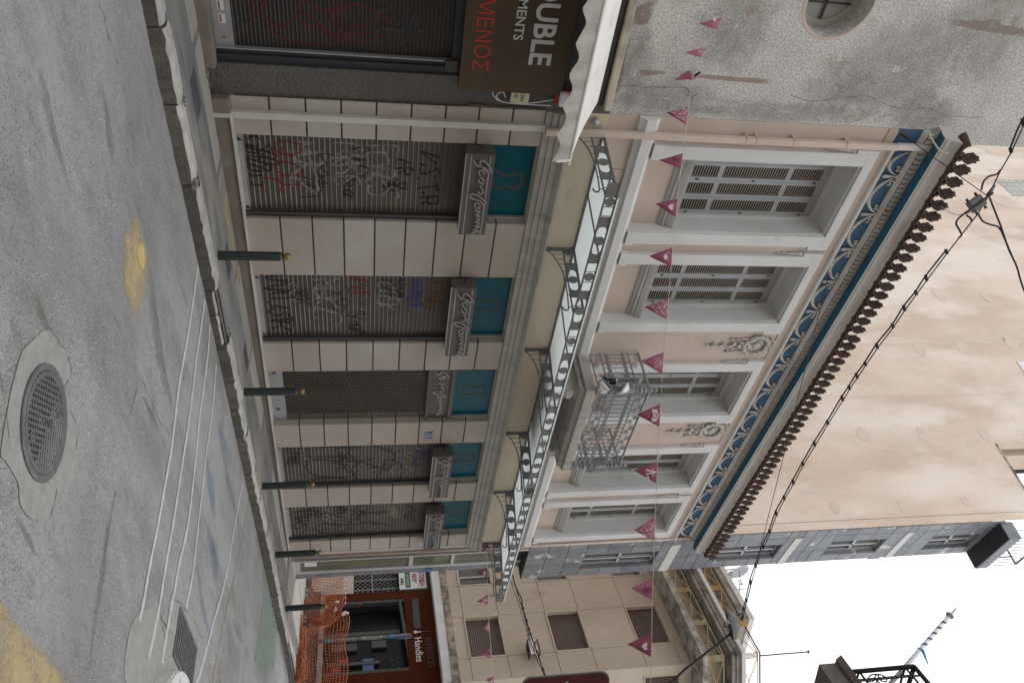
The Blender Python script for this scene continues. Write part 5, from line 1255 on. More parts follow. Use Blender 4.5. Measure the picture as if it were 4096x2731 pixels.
# glass block panel and pale window in the party wall
k = (18.4-PX)/(30-15.33)
def lw(X, Y):
    t = ray(X, Y); s_ = (PX-15.33*k-.01)/(t.x-k*t.y); return t*s_+Vector((0,0,EYE))
c0 = lw(3972,714); c1 = lw(4055,785)
y0, y1 = min(c0.y,c1.y), max(c0.y,c1.y); gz0 = lw(3980,720).z; 
gb = MB(); ft = MB()
for i in range(4):
    for j in range(6):
        ya, yb = y1+(y0-y1)*i/4, y1+(y0-y1)*(i+1)/4; za = gz0+j*.33; e = .03
        xx = lambda y: PX+(y-15.33)*k-.012
        gb.quad((xx(ya),ya-e,za+e),(xx(yb),yb+e,za+e),(xx(yb),yb+e,za+.33-e),(xx(ya),ya-e,za+.33-e))
D('glass_block', (.20,.22,.20), (.28,.29,.25), nscale=1.5, rough=.2, fine=.05); obj('glass_blocks', gb, 'glass_block', pw, fix=False)
mb = MB(); q = onPX(4067,1447); mb.box(PX-.02,PX-.004,q.y-1.3,q.y,q.z,q.z+2.2); obj('pale_window', mb, 'letter_white', pw)
# roof terrace behind
mb = MB(); mb.box(17.6,18.5,11.5,14.5,19.4,24); mb.box(16.9,18.6,10.6,14.6,22.6,22.9); obj('penthouse', mb, 'tan_plaster', MBD)
mb = MB(); mb.tube([(17.2,10.7,19.6),(17.2,10.7,22.6)], .06, 8); mb.tube([(17.3,10.2,19.6),(17.3,10.2,21)], .03, 6); obj('terrace_post', mb, 'soffit_black', MBD)
D('ledge_dirt', (.4,.34,.3), (.12,.11,.10), nscale=3, fine=.3, thr=(.45,.6)); mb = MB(); mb.box(PX-.012,PX+.31,9.0,11.45,19.52,19.58); obj('coping', mb, 'ledge_dirt', MBD)
# balconies
mb = MB(); mb.box(MX0+.06,MX1+.01,8.53,9.02,18.22,18.26); b = obj('balcony', mb, 'soffit_black', MBD)
mb = MB(); mb.box(MX0+.06,MX1+.01,8.52,9.02,18.26,18.58); obj('balcony_front', mb, 'marble_grey', b)
def railing_box(parent, x0, x1, y0, y1, z0, z1, m, step=.12):
    mb = MB(); pts = [(x0,y1),(x0,y0),(x1,y0),(x1,y1)]
    for (xa,ya),(xb,yb) in zip(pts[:-1], pts[1:]):
        L = math.hypot(xb-xa, yb-ya); n = max(1, int(L/step))
        mb.tube([(xa,ya,z1),(xb,yb,z1)], .025, 5); mb.tube([(xa,ya,z0+.06),(xb,yb,z0+.06)], .012, 5)
        for k in range(n+1): t = k/n; mb.tube([(xa+(xb-xa)*t,ya+(yb-ya)*t,z0),(xa+(xb-xa)*t,ya+(yb-ya)*t,z1)], .01, 4)
    return obj('railing', mb, m, parent)
railing_box(b, MX0+.1, MX1-.03, 8.56, 9.0, 18.58, 19.5, 'soffit_black', .16)
mb = MB(); mb.box(18.54,18.80,9.1,10.5,15.40,15.7); b = obj('balcony', mb, 'marble_grey', MBD); 
mb = MB(); mb.box(18.54,18.80,9.1,10.5,15.37,15.40); obj('soffit', mb, 'soffit_black', b)
mb = MB(); mb.tube([(18.78,9.15,15.7),(18.78,9.15,17.2)], .018, 5); mb.tube([(18.56,9.15,16.65),(18.78,9.15,16.65)], .018, 5); mb.tube([(18.56,9.15,17.2),(18.78,9.15,17.2)], .02, 5); mb.tube([(18.56,9.15,15.75),(18.78,9.15,15.75)], .014, 5); obj('railing', mb, 'soffit_black', b)
# ================================================================ far corner building
O2 = Vector((22.98,11.63,0)); E2 = Vector((-.365,-.931,0)); N2 = Vector((-.931,.365,0)); C2 = Vector((.676,-.737,0)); CN = Vector((-.737,-.676,0))
FB = thing('corner_building', 'beige corner apartment block with roll shutters and rusty balcony rails ending the street', 'building', tuple(O2))
P2 = lambda t, o, z: (O2.x+E2.x*t+N2.x*o, O2.y+E2.y*t+N2.y*o, z)
TC = 4.30
K0 = O2+E2*TC
PC = lambda t, o, z: (K0.x+C2.x*t+CN.x*o, K0.y+C2.y*t+CN.y*o, z)
def lbox(mb, P, t0, t1, o0, o1, z0, z1):
    mb.hexa([P(t0,o0,z0),P(t1,o0,z0),P(t1,o1,z0),P(t0,o1,z0)],[P(t0,o0,z1),P(t1,o0,z1),P(t1,o1,z1),P(t0,o1,z1)]); return mb
mb = MB(); lbox(mb, P2, -5, TC, -3, -.22, 3.5, 11.6); lbox(mb, P2, -5, 3.4, -3, -.22, 11.6, 12.4); lbox(mb, PC, 0, 7, -3, -.22, 3.5, 11.5); lbox(mb, P2, -5, TC+.1, -3.2, -1.2, -.3, 3.6); obj('core', mb, 'concrete_dk', FB)
TE = [-3.2,-.72,.80,2.05,3.54,TC]; ZE = [4.02,4.58,5.61,6.96,7.97,9.36,10.36,10.62]
holes = [(c, r) for c in (1,3) for r in (1,3,5)]
for c in range(5):
    for r in range(7):
        if (c, r) in holes: continue
        mb = MB(); e = .007; lbox(mb, P2, TE[c]+e, TE[c+1]-e, -.3, 0, ZE[r]+e, ZE[r+1]-e); obj('wall_panel', mb, 'beige_wall', FB)
mb = MB(); lbox(mb, P2, -3.2, TC, -.3, -.02, 10.62, 11.6); lbox(mb, P2, -3.2, 3.42, -.3, -.02, 11.6, 12.4); lbox(mb, PC, 0, 7, -.3, -.02, 10.62, 11.5); obj('wall', mb, 'beige_light', FB)
mb = MB(); lbox(mb, PC, 0, .25, -.3, .0, 4.0, 10.62); lbox(mb, PC, 1.75, 7, -.3, .0, 4.0, 10.62)
for a, b_ in ((4.0,4.55),(5.65,6.9),(8.0,9.25),(10.3,10.62)): lbox(mb, PC, .25, 1.75, -.3, .0, a, b_)
obj('wall', mb, 'beige_light', FB)
def rollwin(P, t0, t1, z0, z1, gap=0.0, glass=False):
    mb = MB(); lbox(mb, P, t0, t0+.035, -.2, .012, z0, z1); lbox(mb, P, t1-.035, t1, -.2, .012, z0, z1); lbox(mb, P, t0, t1, -.2, .012, z1-.035, z1); lbox(mb, P, t0, t1, -.2, .025, z0, z0+.035)
    f = obj('window', mb, 'beige_light', FB)
    if glass:
        mb = MB(); lbox(mb, P, t0+.035, t1-.035, -.2, -.17, z0+.03, z1-.03); obj('pane', mb, 'glass_dark', f)
        mb = MB(); tm = t1-(t1-t0)*.33; lbox(mb, P, tm-.025, tm+.025, -.17, -.13, z0+.03, z1-.03); lbox(mb, P, t1-.07, t1-.035, -.17, -.13, z0+.03, z1-.03); lbox(mb, P, t0+.035, t1-.035, -.17, -.13, z0+.03, z0+.08); obj('sash', mb, 'alu', f); return
    mb = MB(); p = .058; z = z0+.035; n = 0
    while z < z1-.04-gap:
        zt = min(z+p, z1-.04)
        mb.m = 0; mb.quad(P(t0+.035,-.12,z),P(t1-.035,-.12,z),P(t1-.035,-.105,z+p*.7),P(t0+.035,-.105,z+p*.7))
        mb.m = 1; mb.quad(P(t0+.035,-.105,z+p*.7),P(t1-.035,-.105,z+p*.7),P(t1-.035,-.12,zt),P(t0+.035,-.12,zt)); z += p
    obj('roll_shutter', mb, ['roll_brown','roll_brown_edge'], f)
for r in (1,3,5):
    rollwin(P2, TE[1], TE[2], ZE[r], ZE[r+1], 0, True if r != 3 else True); rollwin(P2, TE[3], TE[4], ZE[r], ZE[r+1])
for a, b_ in ((4.55,5.65),(6.9,8.0),(9.25,10.3)): rollwin(PC, .25, 1.75, a, b_)
# ledge over the shop
mb = MB(); lbox(mb, P2, -3.2, TC+.22, 0, .35, 3.76, 4.0); lbox(mb, PC, -.22, 7, 0, .346, 3.756, 4.004); obj('ledge', mb, 'white_trim', FB, bevel=.01)
D('soot', (.15,.135,.12), (.42,.35,.28), nscale=3.2, thr=(.45,.6), fine=.12)
mb = MB(); lbox(mb, P2, -3.2, TC+.1, 0, .006, 4.0, 4.26); lbox(mb, P2, -3.2, TC+.36, 0, .36, 4.0, 4.012); obj('sooty_band', mb, 'soot', FB)
# balconies
def zig(P, t0, t1, o, z0, z1, m, n, par, posts=True):
    mb = MB(); L = (t1-t0)/n
    for z in (z0+.04, z1-.06): mb.tube([P(t0,o,z),P(t1,o,z)], .015, 4)
    for k in range(n):
        a = t0+k*L
        for q in range(5): mb.tube([P(a+q*.035,o,z0),P(a+q*.035,o,z1-.06)], .013, 4)
        mb.tube([P(a+.16,o,z0+.04),P(a+L,o,z1-.08)], .013, 4); mb.tube([P(a+.16,o,z1-.08),P(a+L,o,z0+.04)], .013, 4)
    obj('railing', mb, m, par, kind='stuff')
    mb = MB(); mb.tube([P(t0,o,z1),P(t1,o,z1)], .022, 6); obj('hand_rail', mb, 'black', par)
def balc(z0, z1, zr_, m, mat_, off=.75):
    mb = MB(); lbox(mb, P2, -3.2, TC+off*.63, -.05, off, z0, z1); lbox(mb, PC, -off*.62, 7, -.05, off-.004, z0-.004, z1+.004); b = obj('balcony', mb, mat_, FB, bevel=.015)
    zig(P2, -3.0, TC+off*.6, off-.05, z1, zr_, m, 6, b); zig(PC, -off*.6, 6.5, off-.05, z1, zr_, m, 5, b); return b
b1 = balc(10.62, 10.78, 11.30, 'rail_yellow', 'stained')
b2 = balc(11.60, 11.68, 12.28, 'rail_rust', 'stained')
mb = MB(); lbox(mb, P2, -3.2, TC+.53, -.05, .85, 11.70, 11.80); lbox(mb, PC, -.52, 7, -.05, .846, 11.696, 11.804); obj('white_edge', mb, 'white_trim', b2)
mb = MB(); lbox(mb, P2, -3.2, TC+.43, -.05, .68, 11.50, 11.60); lbox(mb, PC, -.42, 7, -.05, .676, 11.496, 11.604); obj('stained_edge', mb, 'stained', b2)
mb = MB(); lbox(mb, P2, -3.2, 3.45, -3, .62, 12.40, 12.56); obj('roof_edge', mb, 'stained', FB)
mb = MB(); lbox(mb, P2, -3.2, 3.5, -3, .66, 12.56, 12.72); obj('roof_slab', mb, 'white_trim', FB)
for t0, t1, z0, z1 in ((.9,2.0,10.78,11.62),(2.6,3.6,10.78,11.62),(.8,1.9,11.80,12.4)): rollwin(P2, t0, t1, z0, z1)
# shop at street level
mb = MB(); lbox(mb, P2, .78, TC+.3, -.3, -.05, 2.95, 3.76); lbox(mb, P2, .78, 1.1, -.3, -.05, .71, 2.95); lbox(mb, P2, 3.72, TC+.3, -.3, -.05, .2, 2.95); lbox(mb, PC, 0, 7, -.3, -.05, .0, 3.76); obj('shop_front', mb, 'shop_rust', FB)
mb = MB(); lbox(mb, P2, 1.1, 3.72, -.6, -.5, .3, 2.95); sw = obj('shop_window', mb, 'shop_dark', FB)
mb = MB(); lbox(mb, P2, 1.1, 1.2, -.2, -.06, .71, 2.95); lbox(mb, P2, 3.62, 3.72, -.2, -.06, .71, 2.95); mb.hexa([P2(1.1,-.2,2.78),P2(3.72,-.2,2.98),P2(3.72,-.06,2.98),P2(1.1,-.06,2.78)],[P2(1.1,-.2,2.86),P2(3.72,-.2,3.06),P2(3.72,-.06,3.06),P2(1.1,-.06,2.86)]); obj('window_frame', mb, 'shop_grey', sw)
mb = MB(); lbox(mb, P2, 1.95, 2.08, -.5, -.4, .7, 2.8); lbox(mb, P2, 2.3,2.55,-.48,-.4,2.0,2.4); lbox(mb, P2, 2.35,2.6,-.48,-.4,.9,1.6); lbox(mb, P2, 3.0,3.1,-.48,-.4,.8,2.2); obj('display_stand', mb, 'steel_frame', sw)
mb = MB(); lbox(mb, P2, 2.9,3.35,-.48,-.42,1.75,2.05); obj('display_card', mb, 'sign_blue', sw); mb = MB(); lbox(mb, P2, 2.85,3.1,-.47,-.42,1.1,1.35); lbox(mb, P2, 3.1,3.3,-.47,-.42,.95,1.15); obj('display_box', mb, 'red_plastic', sw)
EX = E2; UP = Vector((0,0,1))
text('lettering', 'Handles', 'letter_white', FB, P2(2.62,-.04,3.16), EX, UP, .285, .01, .94)
text('lettering', 'HANDLES', 'black', FB, P2(2.66,-.045,3.47), EX, UP, .24, .008, .98)  # black copy above the white name, painted as the letters' shadow
text('lettering', '2ΠΟ', 'shop_grey', sw, P2(3.0,-.3,2.5), EX, UP, .3, .01, .8)
mb = MB(); mb.lathe(P2(2.44,-.04,3.20), [(.05,0),(.05,.01)], 14, tuple(N2)); lbox(mb, P2, 2.425,2.455,-.045,-.03,3.24,3.36); obj('handle_emblem', mb, 'letter_white', FB)
mb = MB(); lbox(mb, P2, 2.42,2.46,-.045,-.03,3.36,3.62); obj('handle_emblem', mb, 'black', FB)
mb = MB(); lbox(mb, P2, 1.15,2.3,-.05,-.03,3.17,3.36); obj('name_plate', mb, 'shop_grey', FB)
mb = MB(); lbox(mb, P2, .78, TC+.3, -.06, .12, .58, .71); obj('stone_sill', mb, 'moulding_grey', FB); mb = MB(); lbox(mb, P2, .7, TC+.3, -.3, .02, -.1, .58); obj('shop_base', mb, 'concrete_dk', FB)
mb = MB(); lbox(mb, P2, -1.5, .78, -.5, -.3, -.1, 1.5); obj('stone_wall', mb, 'beige_light', FB)
mb = MB(); lbox(mb, P2, -1.5, .78, -.6, -.55, 1.5, 2.85); obj('doorway', mb, 'shop_dark', FB)
mb = MB(); k = -1.2
while k < .74: mb.tube([P2(k,-.3,1.5),P2(k,-.3,2.8)], .014 if abs((k*10)%4) < 1 else .006, 4); k += .4
q = -2.8
while q < .7:
    for sg in (1,-1):
        a = max(q, -1.2); pts = []
        t0_, t1_ = q, q+1.3
        A, Bq = (t0_, 1.5 if sg > 0 else 2.8), (t1_, 2.8 if sg > 0 else 1.5)
        lo_, hi_ = max(A[0],-1.2), min(Bq[0],.74)
        if hi_ > lo_: mb.tube([P2(lo_,-.3,A[1]+(Bq[1]-A[1])*(lo_-t0_)/1.3),P2(hi_,-.3,A[1]+(Bq[1]-A[1])*(hi_-t0_)/1.3)], .0045, 4)
    q += .15
mb.tube([P2(-1.2,-.3,2.05),P2(.74,-.3,2.05)], .014, 4); obj('window_grille', mb, 'zinc', FB, kind='stuff')
BS = thing('shop_sign', 'white shop sign with red, green and black Greek lettering beside the marble corner', 'shop sign', P2(-.3,-.02,2.84))
mb = MB(); lbox(mb, P2, -1.6,.75,-.08,-.02,2.84,3.64); obj('panel', mb, 'white_plastic', BS)
text('lettering', 'ΙΑΤΡΙΚΗ', 'letter_red', BS, P2(.66,-.012,3.43), EX, UP, .22, .004, .8, 0, 'RIGHT', bold=.004); text('lettering', 'ΝΟΥ', 'letter_red', BS, P2(.50,-.012,3.22), EX, UP, .2, .004, .85, 0, 'RIGHT', bold=.004)
mb = MB(); lbox(mb, P2, -.6,.70,-.019,-.014,3.02,3.17); gs = obj('green_band', mb, 'green_sign', BS); text('lettering', 'ΚΑΤΑΡΑΓΟΕ', 'letter_white', BS, P2(.64,-.011,3.055), EX, UP, .11, .004, .75, 0, 'RIGHT')
text('lettering', '6462', 'black', BS, P2(.58,-.012,2.88), EX, UP, .15, .004, .95, 0, 'RIGHT', bold=.003)
# rubble strip, orange net, tape, stakes
mb = MB(); random.seed(31)
for q in range(160):
    t = random.uniform(-.2,5.2); o = random.uniform(.15,1.0); p = P2(t,o,0); s = random.uniform(.04,.15); mb.ball((p[0],p[1],zs(p[0])+random.uniform(-.02,.10)), s, 6, 4, (random.uniform(.8,1.5),1,random.uniform(.5,.9)))
o = obj('rubble', mb, 'rubble', None, kind='stuff'); tag(o, 'broken concrete rubble in the dug-up strip before the brown shop', 'rubble')
NET = []
def net(lines_t, top, bot, off, label, nz=9, sag=.03, seed=1):
    r = random.Random(seed); mb = MB(); n = len(lines_t)
    G = [[Vector(P2(t+r.uniform(-.012,.012), off(t)+.05*math.sin(t*5+j*.5)+r.uniform(-.015,.015), bot(t)+(top(t)-bot(t))*j/nz-sag*math.sin(j*.7+t*3))) for j in range(nz+1)] for t in lines_t]
    for col in G: mb.tube(col, .0075, 3, False)
    for j in range(nz+1): mb.tube([G[i][j] for i in range(n)], .0105 if j in (0, nz) else .0085, 3, False)
    o = obj('safety_net', mb, 'net_orange', None); tag(o, label, 'safety net', 'orange plastic safety netting'); return o
gz_ = lambda t: zs(P2(t,.6,0)[0])+.06
ln = lambda a, b, s: [a+(b-a)*k/int((b-a)/s) for k in range(int((b-a)/s)+1)]
net(ln(-.6,.62,.07), lambda t: 1.42-.04*t, lambda t: .25, lambda t: .55, 'orange plastic netting at the left end, in front of the pale stone doorway wall', 16)
net(ln(.62,2.3,.085), lambda t: 1.36-.12*(t-.62)+.05*math.sin(t*4), lambda t: gz_(t), lambda t: .8+.15*math.sin(t), 'orange plastic netting stretched before the dark shop window', 13, .03, 2)
net(ln(2.25,2.85,.03), lambda t: 1.25-.5*(t-2.25), lambda t: gz_(t), lambda t: 1.0+.3*math.sin(t*9), 'bunched orange netting sagging behind the stickered pole', 14, .06, 3)
net(ln(2.4,3.7,.06), lambda t: 1.30-(t-2.4)*.72, lambda t: gz_(t), lambda t: 1.05+.15*math.sin(t*6), 'orange netting slumping down to the right of the stickered pole', 12, .05, 7)
net(ln(2.3,5.4,.075), lambda t: 1.36-.01*(t-3)+.03*math.sin(t*5), lambda t: .34+.05*math.sin(t*3), lambda t: .75+.06*math.sin(t*2.5), 'orange netting over the shop step at the far right end', 14, .03, 4)
mb = MB(); r = random.Random(6)
for q in range(90):
    t = r.uniform(3.2,5.3); p = P2(t, 1.2+r.uniform(-.2,.25), 0); z = zs(p[0])+r.uniform(0,.22)*(1-abs(t-4.4)/1.6)
    pts = [(p[0]+r.uniform(-.2,.2), p[1]+r.uniform(-.3,.3), max(zs(p[0])+.01, z+r.uniform(-.06,.06))) for _ in range(4)]; mb.tube(smoothline(pts,4), .010, 3, False)
o = obj('safety_net', mb, 'net_orange', None); tag(o, 'crumpled heap of orange netting lying by the rounded kerb end', 'safety net', 'orange plastic safety netting')
for i, (t, z, lab) in enumerate(((.62,1.58,'thin red-tipped stake at the left of the orange netting'),(2.25,1.70,'thin red-tipped stake holding up the netting left of the stickered pole'))):
    tt = thing('stake', lab, 'stake', P2(t,.9,.2), 'stakes of the orange netting'); mb = MB(); mb.tube([P2(t-.25 if i == 0 else t,.85,.25),P2(t,.9,z)], .012, 5); obj('rod', mb, 'soffit_black', tt); mb = MB(); mb.tube([P2(t,.9,z-.03),P2(t,.9,z+.03)], .02, 6); obj('tip', mb, 'tape_red', tt)
t = thing('barrier_tape', 'red and white striped barrier tape strung above the orange netting', 'tape', P2(.6,.9,1.45))
for k in range(26):
    a, b_ = k/26, (k+1)/26; A = Vector(P2(-.1+2.35*a,.88,1.46-.16*a-.05*math.sin(PI*a))); Bq = Vector(P2(-.1+2.35*b_,.88,1.46-.16*b_-.05*math.sin(PI*b_))); mb = MB(); mb.tube([A,Bq], .014, 4); obj('stripe', mb, 'tape_red' if k % 2 else 'tape_white', t)
for i, (tt_, z, m, lab) in enumerate(((2.2,1.05,'tape_white','white plastic bag scrap tied to the netting beside the second stake'),(2.45,1.02,'tape_white','white plastic bag caught on the netting left of the stickered pole'),(.95,.62,'tape_white','white and red tape scrap low on the left netting'),(2.6,1.30,'tape_white','small white scrap on top of the netting right of the stickered pole'))):
    mb = MB(); p = P2(tt_,1.0,z); rr = random.Random(i)
    for q in range(4): mb.ball((p[0]+rr.uniform(-.04,.04),p[1]+rr.uniform(-.04,.04),p[2]+rr.uniform(-.05,.05)), rr.uniform(.025,.05), 5, 4, (1,1,1.3))
    o = obj('plastic_scrap', mb, m, None); tag(o, lab, 'plastic scrap')
# stickered pole
def ground(X, Y):
    t = ray(X, Y); s = (-7*.0145-EYE)/(t.z-.0145*t.x); return t*s+Vector((0,0,EYE))
p = ground(1211, 2569); dist = (p-Vector((0,0,EYE))).dot(fw)
tp = (ray(1652,2564)*dist).z+EYE
t = thing('sign_pole', 'grey street pole covered in stickers with blue tape bands', 'pole', tuple(p))
H = tp-p.z
mb = MB(); mb.lathe(tuple(p), [(.075,0),(.07,.12),(.05,.3),(.05,H)], 12); obj('post', mb, 'pole_grey', t)
for a, b_ in ((.20,.275),(.80,.835)): 
    mb = MB(); mb.lathe((p.x,p.y,p.z+H*a), [(.053,0),(.053,H*(b_-a))], 12); obj('tape_band', mb, 'tape_blue', t)
random.seed(2)
for k in range(12):
    z = p.z+H*(.45+k*.028); a = math.atan2(-p.y,-p.x)+random.uniform(-.7,.7); mb = MB(); r_ = .0525
    mb.quad(*[(p.x+r_*math.cos(a+da), p.y+r_*math.sin(a+da), z+dz) for da, dz in ((-.5,0),(.5,0),(.5,.07),(-.5,.07))]); obj('sticker', mb, random.choice(['letter_white','white_plastic','black','zinc','cream_plastic']), t, fix=False)
mb = MB(); cc = Vector((p.x,p.y,p.z+H*.915))+rt*.05-fw*.0; mb.lathe(tuple(cc), [(.26,-.008),(.26,.008)], 24, tuple(((Vector((cc.x,cc.y,0)).normalized()).cross(Vector((0,0,1)))+Vector((cc.x,cc.y,0)).normalized()*.10).normalized())); sg = obj('round_sign', mb, 'sign_blue', t)
# box sign, roof things
t = thing('box_sign', 'small white box sign with slanting red lettering on the beige facade', 'sign', P2(3.5,.3,6.0))
mb = MB(); lbox(mb, P2, 3.38,3.78,.25,.33,6.18,6.42); obj('box', mb, 'white_plastic', t); mb = MB(); lbox(mb, P2, 3.36,3.80,.05,.35,6.15,6.18); lbox(mb, P2, 3.36,3.80,.05,.35,6.42,6.45); obj('bracket', mb, 'soffit_black', t)
text('lettering', 'MANOZ-AIR', 'letter_red', t, P2(3.41,.335,6.36), (EX*1-UP*.32), (UP*1+EX*.32), .085, .004, .8, bold=.003)
mast = Vector(P2(4.75,.6,12.28)); mb = MB(); mb.tube([mast, mast+Vector((0,0,1.45))], .018, 6); mb.ball(tuple(mast+Vector((0,0,1.45))), .05, 8, 5, (1,1,.5)); o = obj('roof_mast', mb, 'soffit_black', None); tag(o, 'thin dark mast with a round cap rising from the corner of the top balcony', 'mast')
for q, (X, Y, rr, lab) in enumerate(((2955,2275,.30,'pale satellite dish on the roof edge beside the marble building'),(2918,2290,.22,'small grey satellite dish half hidden behind the marble building'))):
    d_ = (Vector(P2(.7,-.3,12.9))-Vector((0,0,EYE))).dot(fw); c = ray(X,Y)*d_+Vector((0,0,EYE)); t = thing('satellite_dish', lab, 'satellite dish', tuple(c)); mb = MB(); mb.lathe(tuple(c), [(.02,0),(rr*.6,.03),(rr,.09),(rr,.10),(rr*.6,.045),(.01,.01)], 20, tuple((-fw*.7+rt*.5+Vector((0,0,.25))).normalized())); obj('dish', mb, 'zinc', t, smooth=True); mb = MB(); mb.tube([tuple(c), tuple(c+Vector((0,0,-.5)))], .02, 5); mb.tube([tuple(c+rt*.05), tuple(c+rt*.38-fw*.3)], .012, 5); mb.ball(tuple(c+rt*.38-fw*.3), .035, 6, 4); obj('arm', mb, 'soffit_black', t)
d_ = (Vector(P2(1.8,-.5,12.9))-Vector((0,0,EYE))).dot(fw); c = ray(2958,2355)*d_+Vector((0,0,EYE)); mb = MB()
mb.tube([tuple(c-Vector((0,0,.5))), tuple(c+Vector((0,0,.15)))], .014, 5)
for k in range(6): mb.tube([tuple(c+rt*(-.25+k*.1)+Vector((0,0,-.12))), tuple(c+rt*(-.25+k*.1)+Vector((0,0,.12)))], .007, 4)
mb.tube([tuple(c-rt*.28), tuple(c+rt*.28)], .01, 4); o = obj('roof_aerial', mb, 'soffit_black', None); tag(o, 'small television aerial on the roof of the beige building', 'aerial')
# ================================================================ bollards
BP_ = [(872,1025),(975,1583),(1050,1930),(1102,2206),(1142,2436)]
LB = ['dark green bollard with a brass ball, nearest to the camera before the wide pier','dark green bollard with a brass ball, before the diamond grille door','dark green bollard before the shutter right of the number 12 plate','dark green bollard before the last shutter by the marble-clad corner','dark green bollard before the orange netting, farthest of the row']
root = None
for i, ((X, Y), lab) in enumerate(zip(BP_, LB)):
    p = ground(X, Y); p.y = 7.83; p.z = zs(p.x)
    if root is None:
        root = thing('bollard', lab, 'bollard', tuple(p), 'green bollards along the kerb')
        mb = MB(); mb.lathe((p.x,p.y,p.z), [(.062,-.02),(.062,.735),(.052,.748),(.028,.768),(.022,.78)], 8); obj('post', mb, 'bollard_green', root, bevel=.004)
        mb = MB(); mb.ball((p.x,p.y,p.z+.818), .047, 20, 12); mb.lathe((p.x,p.y,p.z), [(.022,.775),(.028,.782),(.022,.79)], 12); obj('ball', mb, 'brass', root, smooth=True)
    else:
        c = tree(root, tuple(p)); c['label'] = lab; c.name = 'bollard'
